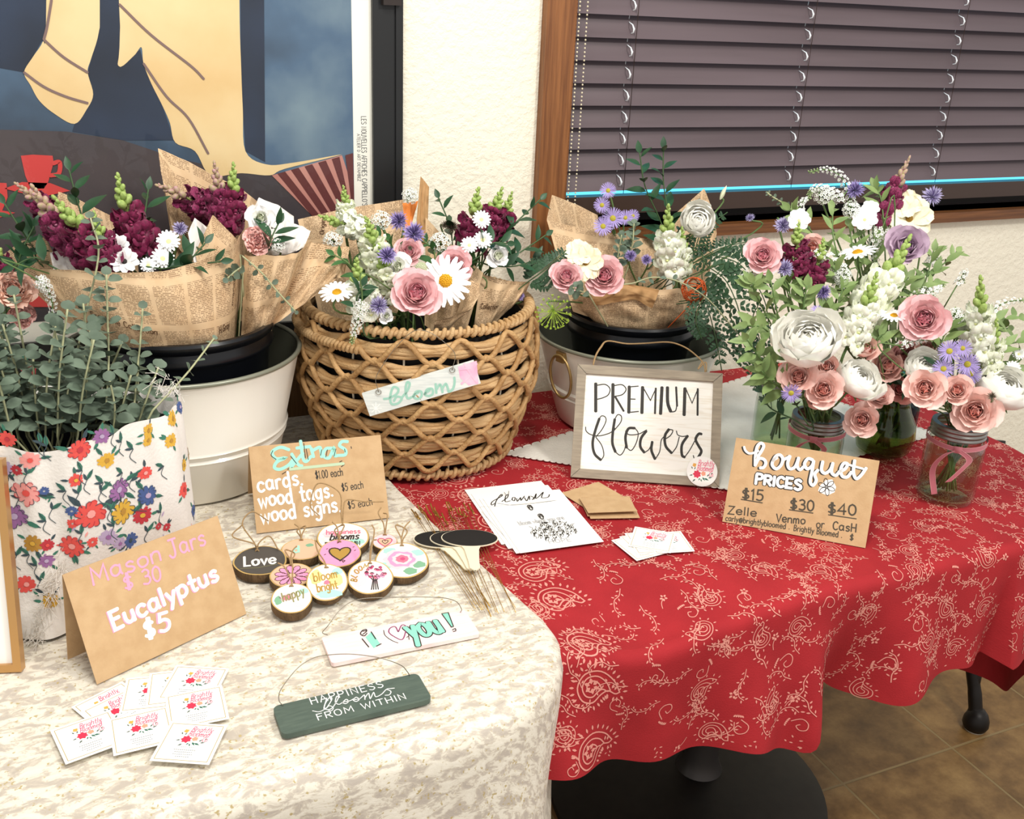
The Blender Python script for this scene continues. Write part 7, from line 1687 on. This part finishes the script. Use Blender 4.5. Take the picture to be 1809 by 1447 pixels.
for pts, lb in (([(650, 520, 1.40), (620, 470, 1.41), (590, 450, 1.42)], 'leafy stem at the left of the basket behind the white snapdragons'), ([(700, 470, 1.42), (690, 430, 1.44), (660, 415, 1.45)], 'leafy stem in the middle of the basket bouquet'), ([(770, 470, 1.42), (765, 440, 1.43), (745, 425, 1.44)], 'leafy stem beside the pink roses in the basket'), ([(840, 480, 1.42), (825, 460, 1.42), (815, 440, 1.43)], 'dark leafy stem below the basket burgundy snapdragons')):
    spray(pts, 'C' if pts[0][0] < 800 else 'D', lb, .034, .015, 8, m_leaf, m_stem, False)
fern([(930, 500, 1.42), (960, 478, 1.41), (1000, 442, 1.41)], 'D', 'dark fern frond between the basket and the right bucket', .035)

# ================================================================ right bucket
for x, y, r, lb in ((1074, 336, 15, 'topmost'), (1063, 362, 15, 'left of the upper pair'), (1083, 385, 20, 'largest, in the middle'), (1105, 384, 14, 'right of the largest'), (1066, 399, 18, 'lowest left'), (1118, 381, 12, 'rightmost')):
    head('aster', x, y, 1.49, r, 'F', 'purple aster in the right bucket, ' + lb + ' of the cluster', up=.15)
head('cosmos', 1034, 463, 1.385, 34, 'F', 'cream cosmos in front of the right bucket wraps', up=.1); head('cosmos', 1022, 446, 1.40, 26, 'F', 'cream cosmos half behind the front cream one')
head('rose_pink', 1069, 490, 1.375, 36, 'F', 'pink rose at the front of the right bucket, right of two'); head('rose_pink', 999, 492, 1.39, 31, 'F', 'pink rose at the front of the right bucket, left of two')
head('ranunculus', 1232, 394, 1.46, 30, 'F', 'white ranunculus in the right bucket below the window', up=.3); head('bud', 1277, 342, 1.48, 13, 'F', 'tall pale lisianthus bud leaning right below the window', n=(.35, -.1, 1)); head('bud', 1296, 449, 1.44, 12, 'F', 'pale lisianthus bud above the fern', n=(.9, -.2, .5))
snap('snap_white2', (1181, 360), (1187, 478), 1.42, 'F', 'white green snapdragon in the right bucket', fat=1.0); snap('snap_white', (1205, 400), (1198, 490), 1.43, 'F', 'white green snapdragon under the white ranunculus', fat=1.0)
head('cornflower', 1114, 452, 1.41, 12, 'F', 'small purple cornflower in the right bucket, left of two'); head('cornflower', 1142, 459, 1.40, 11, 'F', 'small purple cornflower in the right bucket, right of two'); head('cornflower_lilac', 1325, 385, 1.46, 9, 'F', 'tiny lilac cornflower on a long stem beneath the window sill', n=(-.5, -.3, .8))
head('lime_umbel', 978, 553, 1.325, 33, 'F', 'lime green umbel hanging over the right bucket rim', n=(-.25, -.6, -.1))
spray([(1185, 480, 1.50), (1170, 400, 1.51), (1140, 330, 1.52), (1130, 270, 1.53)], 'F', 'tall dark leafy stem in the right bucket, left of two', .052, .021, 12, m_leafd, m_stemd, False); spray([(1190, 480, 1.50), (1180, 380, 1.51), (1172, 320, 1.52), (1172, 262, 1.53)], 'F', 'tall dark leafy stem in the right bucket, right of two', .050, .020, 12, m_leafd, m_stemd, False)
spray([(1150, 470, 1.50), (1190, 420, 1.51), (1230, 360, 1.52)], 'F', 'leafy stem behind the white ranunculus', .034, .010, 9, m_leafd, m_stemd, False); spray([(1110, 470, 1.46), (1118, 425, 1.46), (1120, 395, 1.47)], 'F', 'broad leaved eucalyptus in the right bucket', .022, .019, 7, m_euc, m_eucs, True, 1, 'eucalyptus_stem')
spray([(1085, 490, 1.42), (1092, 450, 1.42), (1098, 415, 1.42)], 'F', 'broad leaved eucalyptus beside the cream cosmos', .020, .018, 6, m_euc, m_eucs, True, 1, 'eucalyptus_stem'); spray([(1120, 500, 1.37), (1155, 490, 1.36), (1200, 498, 1.35), (1250, 528, 1.33), (1300, 585, 1.31)], 'F', 'long pale eucalyptus stem trailing right over the fern', .014, .010, 8, m_euc, m_eucs, True, 1, 'eucalyptus_stem', taper=.7)
euc([(1040, 520, 1.355), (1020, 512, 1.35), (1012, 508, 1.345)], 'short eucalyptus tip below the left pink rose', 4, .016, .014, V((.917, 1.487, .86)))
for pts, w_, lb in (([(1215, 470, 1.47), (1270, 440, 1.47), (1330, 425, 1.47)], .030, 'fern frond spreading right under the window sill'), ([(1250, 470, 1.40), (1285, 500, 1.38), (1310, 570, 1.35), (1305, 640, 1.33)], .050, 'largest fern frond falling beside the lettered sign'), ([(1240, 490, 1.38), (1250, 540, 1.36), (1265, 600, 1.34), (1275, 655, 1.33)], .034, 'fern frond hanging over the right bucket rim'), ([(1260, 450, 1.42), (1310, 470, 1.40), (1350, 530, 1.38), (1360, 600, 1.36)], .045, 'fern frond reaching toward the jars'), ([(1225, 455, 1.48), (1240, 410, 1.49), (1285, 375, 1.50)], .026, 'small fern frond beside the white ranunculus'), ([(1290, 560, 1.34), (1320, 620, 1.33), (1350, 680, 1.33)], .040, 'dark fern frond low behind the lettered sign'), ([(1330, 560, 1.33), (1350, 640, 1.32), (1330, 690, 1.31)], .032, 'lowest dark fern frond over the white cloth'), ([(1255, 500, 1.36), (1230, 560, 1.34), (1240, 600, 1.33)], .028, 'short fern frond at the right bucket rim')):
    fern(pts, 'F', lb, w_, 10)
m_copper = mat('copper_wire', '#d0602c', .35, metal=.55); cc = aty(1226, 512, 1.37); wb_ = MB()
for k in range(14):
    n_ = V((rv.uniform(-1, 1), rv.uniform(-1, 1), rv.uniform(-1, 1))).normalized(); R = frame_of(n_); wb_.tube([cc + R @ V((.021 * cos(a * pi / 14), .021 * sin(a * pi / 14), 0)) for a in range(28)], .0008, 4, closed=True)
wbo = thing('wire_ball', tuple(cc - V((0, 0, .02))), 'orange copper wire ball in the right bucket beside the fern', 'ornament'); wb_.build('wire', m_copper, wbo)
mb = MB(); mb.tube([cc - V((0, 0, .021)), V((.917, 1.487, .84))], .0012, 5); mb.build('stem', m_copper, wbo)

# ================================================================ jars at the right
loose([(1505, 370), (1490, 318), (1462, 300), (1429, 304)], 1.26, 'J2', 'white loosestrife spike arching highest under the blind'); loose([(1485, 352), (1465, 338), (1440, 332), (1428, 345)], 1.25, 'J2', 'white loosestrife spike second from the top under the blind'); loose([(1410, 395), (1415, 360), (1432, 348)], 1.24, 'J1', 'short white loosestrife spike left of the top two', .007, 50)
loose([(1560, 400), (1546, 425), (1545, 455), (1552, 480)], 1.18, 'J2', 'white loosestrife spike hanging straight down between the daisies', .011, 80); loose([(1490, 478), (1460, 455), (1430, 450), (1400, 457)], 1.15, 'J1', 'white loosestrife spike arching left across the burgundy snapdragon', .010, 80); loose([(1480, 520), (1482, 495), (1500, 478)], 1.14, 'J1', 'short white loosestrife spike over the green leaves', .010, 50)
loose([(1555, 440), (1560, 410), (1575, 395)], 1.22, 'J2', 'short white loosestrife spike below the cream cosmos', .010, 55); loose([(1345, 480), (1325, 482), (1303, 500)], 1.16, 'J1', 'white loosestrife spike at the left below the pink rose', .009, 55); loose([(1620, 520), (1650, 515), (1668, 502)], 1.08, 'J3', 'white loosestrife spike above the right pink rose', .009, 60); loose([(1640, 470), (1650, 455), (1665, 460)], 1.2, 'JT', 'white loosestrife tip against the plain wall', .008, 45)
loose([(1740, 560), (1775, 535), (1815, 530)], 1.05, 'J3', 'white loosestrife spike cut off at the right edge of the photo', .009, 60); loose([(1590, 610), (1620, 602), (1650, 600)], 1.03, 'J3', 'thin loosestrife spike lying below the right pink rose', .006, 45); loose([(1690, 505), (1705, 480), (1702, 500)], 1.15, 'JT', 'tiny drooping loosestrife tip at right', .006, 36)
head('umbel', 1505, 370, 1.22, 16, 'J2', 'white globe flower below the loosestrife arches'); head('umbel', 1689, 556, 1.04, 15, 'J3', 'white lace flower right of the right pink rose'); head('umbel', 1455, 342, 1.25, 18, 'J2', 'white lace flower beneath the highest loosestrife'); head('umbel', 1488, 486, 1.13, 16, 'J1', 'white lace flower in front of the burgundy snapdragon')
head('cornflower', 1510, 335, 1.25, 17, 'J2', 'purple cornflower highest beneath the blind'); head('cornflower_lilac', 1647, 346, 1.25, 18, 'JT', 'lilac cornflower at the upper right beside the cream cosmos'); head('cornflower_lilac', 1386, 474, 1.14, 17, 'J1', 'lilac cornflower below the left pink rose'); head('cornflower', 1454, 516, 1.12, 15, 'J1', 'purple cornflower among the light green leaves'); head('cornflower_lilac', 1383, 398, 1.2, 16, 'J1', 'lilac cornflower left of the white petals')
head('aster', 1410, 563, 1.09, 15, 'J1', 'purple aster above the white peony', up=.8); head('aster', 1443, 548, 1.10, 12, 'J1', 'small purple aster behind the white peony', up=.8)
snap('snap_burgundy2', (1608, 275), (1560, 390), 1.23, 'J2', 'burgundy snapdragon with the tallest green tip in the right bouquets', fat=.75); snap('snap_burgundy', (1412, 392), (1410, 478), 1.16, 'J1', 'burgundy snapdragon behind the arching loosestrife', fat=1.3); snap('snap_burgundy', (1455, 420), (1428, 505), 1.15, 'J1', 'burgundy snapdragon right of the left pink rose', fat=1.2)
snap('snap_white', (1610, 414), (1515, 570), 1.10, 'J2', 'white green snapdragon leaning right in the middle of the jars', fat=.85); snap('snap_white2', (1732, 486), (1722, 625), 1.02, 'J3', 'white green snapdragon upright over the right jar', fat=.85); snap('snap_white2', (1550, 480), (1500, 605), 1.07, 'J1', 'white snapdragon lowest in the middle of the jars', fat=.95); snap('snap_white', (1760, 560), (1745, 660), 1.01, 'J3', 'white snapdragon at the right edge behind the ranunculus', fat=.9)
head('cosmos', 1608, 384, 1.20, 38, 'J2', 'large cream cosmos beneath the blind', up=.1); head('cosmos', 1600, 360, 1.215, 26, 'J2', 'cream cosmos behind the large cream one'); head('cosmos_white', 1528, 386, 1.20, 22, 'J2', 'white cosmos left of the large cream cosmos'); head('cosmos_white', 1538, 368, 1.22, 15, 'J2', 'small white cosmos above the white cosmos'); head('cosmos_white', 1412, 388, 1.18, 20, 'J1', 'white pointed flower at the upper left of the jars')
head('daisy', 1514, 438, 1.16, 33, 'J2', 'white daisy seen from the side in the centre of the jars', n=(-.3, .1, 1)); head('daisy', 1580, 552, 1.06, 24, 'J3', 'white daisy left of the right pink rose', n=(-.2, -.1, 1)); head('daisy', 1676, 548, 1.06, 22, 'J3', 'white daisy above the right pink rose', n=(.3, -.1, 1)); head('mum', 1432, 572, 1.10, 12, 'J1', 'small white daisy peeking behind the white peony')
head('rose_pink', 1346, 454, 1.16, 33, 'J1', 'pink rose at the far left of the jars'); head('rose_pink', 1633, 565, 1.03, 40, 'J3', 'pink rose in the middle right above the peach roses', up=.2); head('rose_lilac', 1598, 440, 1.15, 34, 'J2', 'lilac rose behind the green snapdragon tip', side=.3); head('rose_peach2', 1435, 440, 1.19, 22, 'J1', 'pale peach rose behind the burgundy snapdragon'); head('bud', 1594, 488, 1.12, 10, 'J2', 'small coral bud beside the white snapdragon')
head('peony', 1429, 614, 1.055, 57, 'J1', 'huge white peony in the left ribboned jar', up=1.1, side=-.3); head('ranunculus', 1506, 682, 1.045, 41, 'J1', 'white ranunculus right of the peach roses in the left jar', up=.7, side=.5)
head('rose_peach', 1411, 668, 1.05, 33, 'J1', 'peach rose at the left of the left jar', up=.35); head('rose_peach', 1455, 690, 1.035, 33, 'J1', 'peach rose at the front of the left jar', up=.1); head('rose_bud_peach', 1462, 650, 1.06, 18, 'J1', 'pink rose bud between the peony and the peach roses'); head('aster', 1398, 696, 1.035, 18, 'J1', 'purple aster beneath the peach roses of the left jar', up=-.3); head('rose_peach2', 1440, 706, 1.05, 20, 'J1', 'peach rose tucked under the front peach rose')
head('rose_bud_peach', 1526, 624, 1.07, 24, 'J2', 'peach rose bud right of the white peony', up=.7); head('rose_bud_peach', 1570, 650, 1.07, 27, 'J2', 'peach rose in the centre with green sepals', up=.2); head('rose_mauve', 1600, 636, 1.09, 31, 'J2', 'dusty mauve rose behind the centre peach roses'); head('rose_bud_peach', 1640, 622, 1.06, 22, 'J3', 'peach rose bud under the right pink rose', up=.6); head('rose_coral', 1590, 690, 1.08, 25, 'J2', 'coral rose low in the centre above the vase')
head('rose_peach', 1550, 702, 1.05, 26, 'J2', 'peach rose hanging over the vase, upper', side=.3); head('rose_peach', 1524, 742, 1.045, 30, 'J2', 'peach rose hanging lowest beside the bouquet prices card', up=-.05); head('rose_peach', 1635, 686, .985, 34, 'J3', 'peach rose at the left of the right jar', up=.15); head('rose_peach2', 1690, 692, .98, 25, 'J3', 'peach rose in the middle of the right jar', up=.3); head('rose_peach', 1723, 726, .965, 38, 'J3', 'large peach rose hanging over the lid of the right jar', up=.1, side=.1)
head('ranunculus', 1632, 662, 1.02, 34, 'J3', 'white ranunculus behind the left peach rose of the right jar', up=.9); head('ranunculus', 1764, 700, .985, 44, 'J3', 'large white ranunculus at the right edge of the right jar', up=.8, side=.5); head('pod', 1752, 700, .935, 9, 'J3', 'dark little pod in front of the large white ranunculus')
for x, y, r, lb in ((1677, 620, 19, 'upper left'), (1701, 615, 15, 'upper right'), (1667, 651, 18, 'lower left'), (1709, 643, 20, 'lower right'), (1715, 660, 18, 'right of the low pair'), (1702, 674, 15, 'lowest')):
    head('aster', x, y, .985, r, 'J3', 'purple aster over the right jar, ' + lb + ' of the cluster', up=.1)
head('mum', 1789, 650, 1.0, 13, 'J3', 'small white flower at the right photo edge'); head('mum', 1800, 625, 1.02, 10, 'J3', 'tiny white flower highest at the right photo edge')
ls = (((1430, 720, 1.10), (1385, 600, 1.12), (1361, 495, 1.13), 'J1', 'upright at the left'), ((1430, 700, 1.10), (1360, 590, 1.10), (1320, 575, 1.09), 'J1', 'reaching far left'), ((1440, 690, 1.10), (1420, 560, 1.12), (1425, 505, 1.12), 'J1', 'behind the white peony'), ((1450, 690, 1.10), (1475, 560, 1.11), (1490, 505, 1.12), 'J1', 'right of the purple cornflower'), ((1420, 700, 1.08), (1350, 640, 1.08), (1320, 600, 1.07), 'J1', 'low at the left above the fern'),
      ((1550, 640, 1.10), (1570, 540, 1.12), (1605, 490, 1.13), 'J2', 'in the middle beside the white snapdragon'), ((1560, 650, 1.12), (1480, 450, 1.18), (1470, 370, 1.22), 'J2', 'rising under the loosestrife arches'), ((1560, 650, 1.12), (1440, 420, 1.20), (1395, 370, 1.22), 'J2', 'rising at the upper left'), ((1570, 650, 1.12), (1515, 470, 1.18), (1500, 400, 1.22), 'J2', 'behind the side-on daisy'), ((1580, 640, 1.12), (1640, 500, 1.15), (1690, 445, 1.17), 'JT', 'reaching right against the wall'), ((1590, 640, 1.12), (1640, 480, 1.16), (1650, 440, 1.18), 'JT', 'behind the lilac rose'),
      ((1680, 700, 1.02), (1740, 580, 1.04), (1800, 560, 1.05), 'J3', 'spreading at the right edge, upper'), ((1690, 700, 1.00), (1760, 620, 1.02), (1815, 600, 1.02), 'J3', 'spreading at the right edge, lower'), ((1560, 660, 1.06), (1550, 600, 1.06), (1580, 590, 1.06), 'J2', 'above the centre peach roses'), ((1650, 690, 1.03), (1665, 600, 1.04), (1690, 570, 1.04), 'J3', 'right of the right pink rose'), ((1440, 690, 1.09), (1450, 580, 1.11), (1462, 545, 1.11), 'J1', 'over the right shoulder of the peony'),
      ((1430, 700, 1.11), (1340, 530, 1.14), (1330, 500, 1.14), 'J1', 'under the left pink rose'), ((1570, 650, 1.13), (1545, 480, 1.17), (1550, 420, 1.2), 'J2', 'behind the hanging loosestrife'), ((1650, 690, 1.05), (1700, 590, 1.06), (1780, 580, 1.06), 'J3', 'behind the upright white snapdragon'),
      ((1450, 690, 1.12), (1400, 540, 1.15), (1395, 490, 1.16), 'J1', 'directly under the burgundy snapdragon'), ((1560, 650, 1.10), (1500, 520, 1.13), (1470, 470, 1.14), 'J2', 'left of the middle white snapdragon'), ((1580, 650, 1.11), (1600, 530, 1.12), (1650, 500, 1.13), 'J2', 'right of the middle white snapdragon'), ((1570, 640, 1.13), (1560, 380, 1.22), (1545, 330, 1.25), 'J2', 'highest, beside the tallest green tip'), ((1690, 700, 1.03), (1770, 640, 1.03), (1809, 660, 1.03), 'J3', 'drooping at the right edge, lowest'), ((1430, 710, 1.07), (1370, 680, 1.07), (1345, 655, 1.07), 'J1', 'lowest, left of the peach roses'))
for a, b_, c, jar, lb in ls: spray([a, b_, c], jar, 'light green leafy stem in the jars, ' + lb, .044, .019, 13, m_leafl, m_stem, False, ang=.8, f0=.2)
for pts, jar, lb in (([(1410, 720, 1.08), (1390, 690, 1.09), (1370, 660, 1.10)], 'J1', 'dark leafy stem below the peony'), ([(1560, 690, 1.07), (1580, 670, 1.06), (1600, 690, 1.05)], 'J2', 'dark leaf stem under the centre roses'), ([(1680, 720, 1.0), (1655, 650, 1.0), (1665, 640, 1.0)], 'J3', 'dark leaf stem behind the purple asters'), ([(1570, 640, 1.13), (1540, 420, 1.22), (1590, 330, 1.26)], 'J2', 'dark leafy stem beside the tallest green tip'), ([(1400, 740, 1.10), (1360, 720, 1.12), (1345, 690, 1.13)], 'J0', 'dark stem with leaves in the plain jar')):
    spray(pts, jar, lb, .032, .013, 8, m_leafd, m_stemd, False)
spray([(1560, 640, 1.13), (1420, 400, 1.22), (1355, 340, 1.25)], 'J2', 'thin eucalyptus tip at the upper left of the jars', .012, .009, 12, m_euc, m_eucs, True, 1, 'eucalyptus_stem', f0=.4, taper=.6)
for i in range(5): head('bud', 1375 + 8 * i, 640 + 5 * (i % 3), 1.2, 4, 'J0', 'small pale bud on a dark stem in the plain jar, ' + ('leftmost', 'second from left', 'middle', 'second from right', 'rightmost')[i], ms=m_stemd)
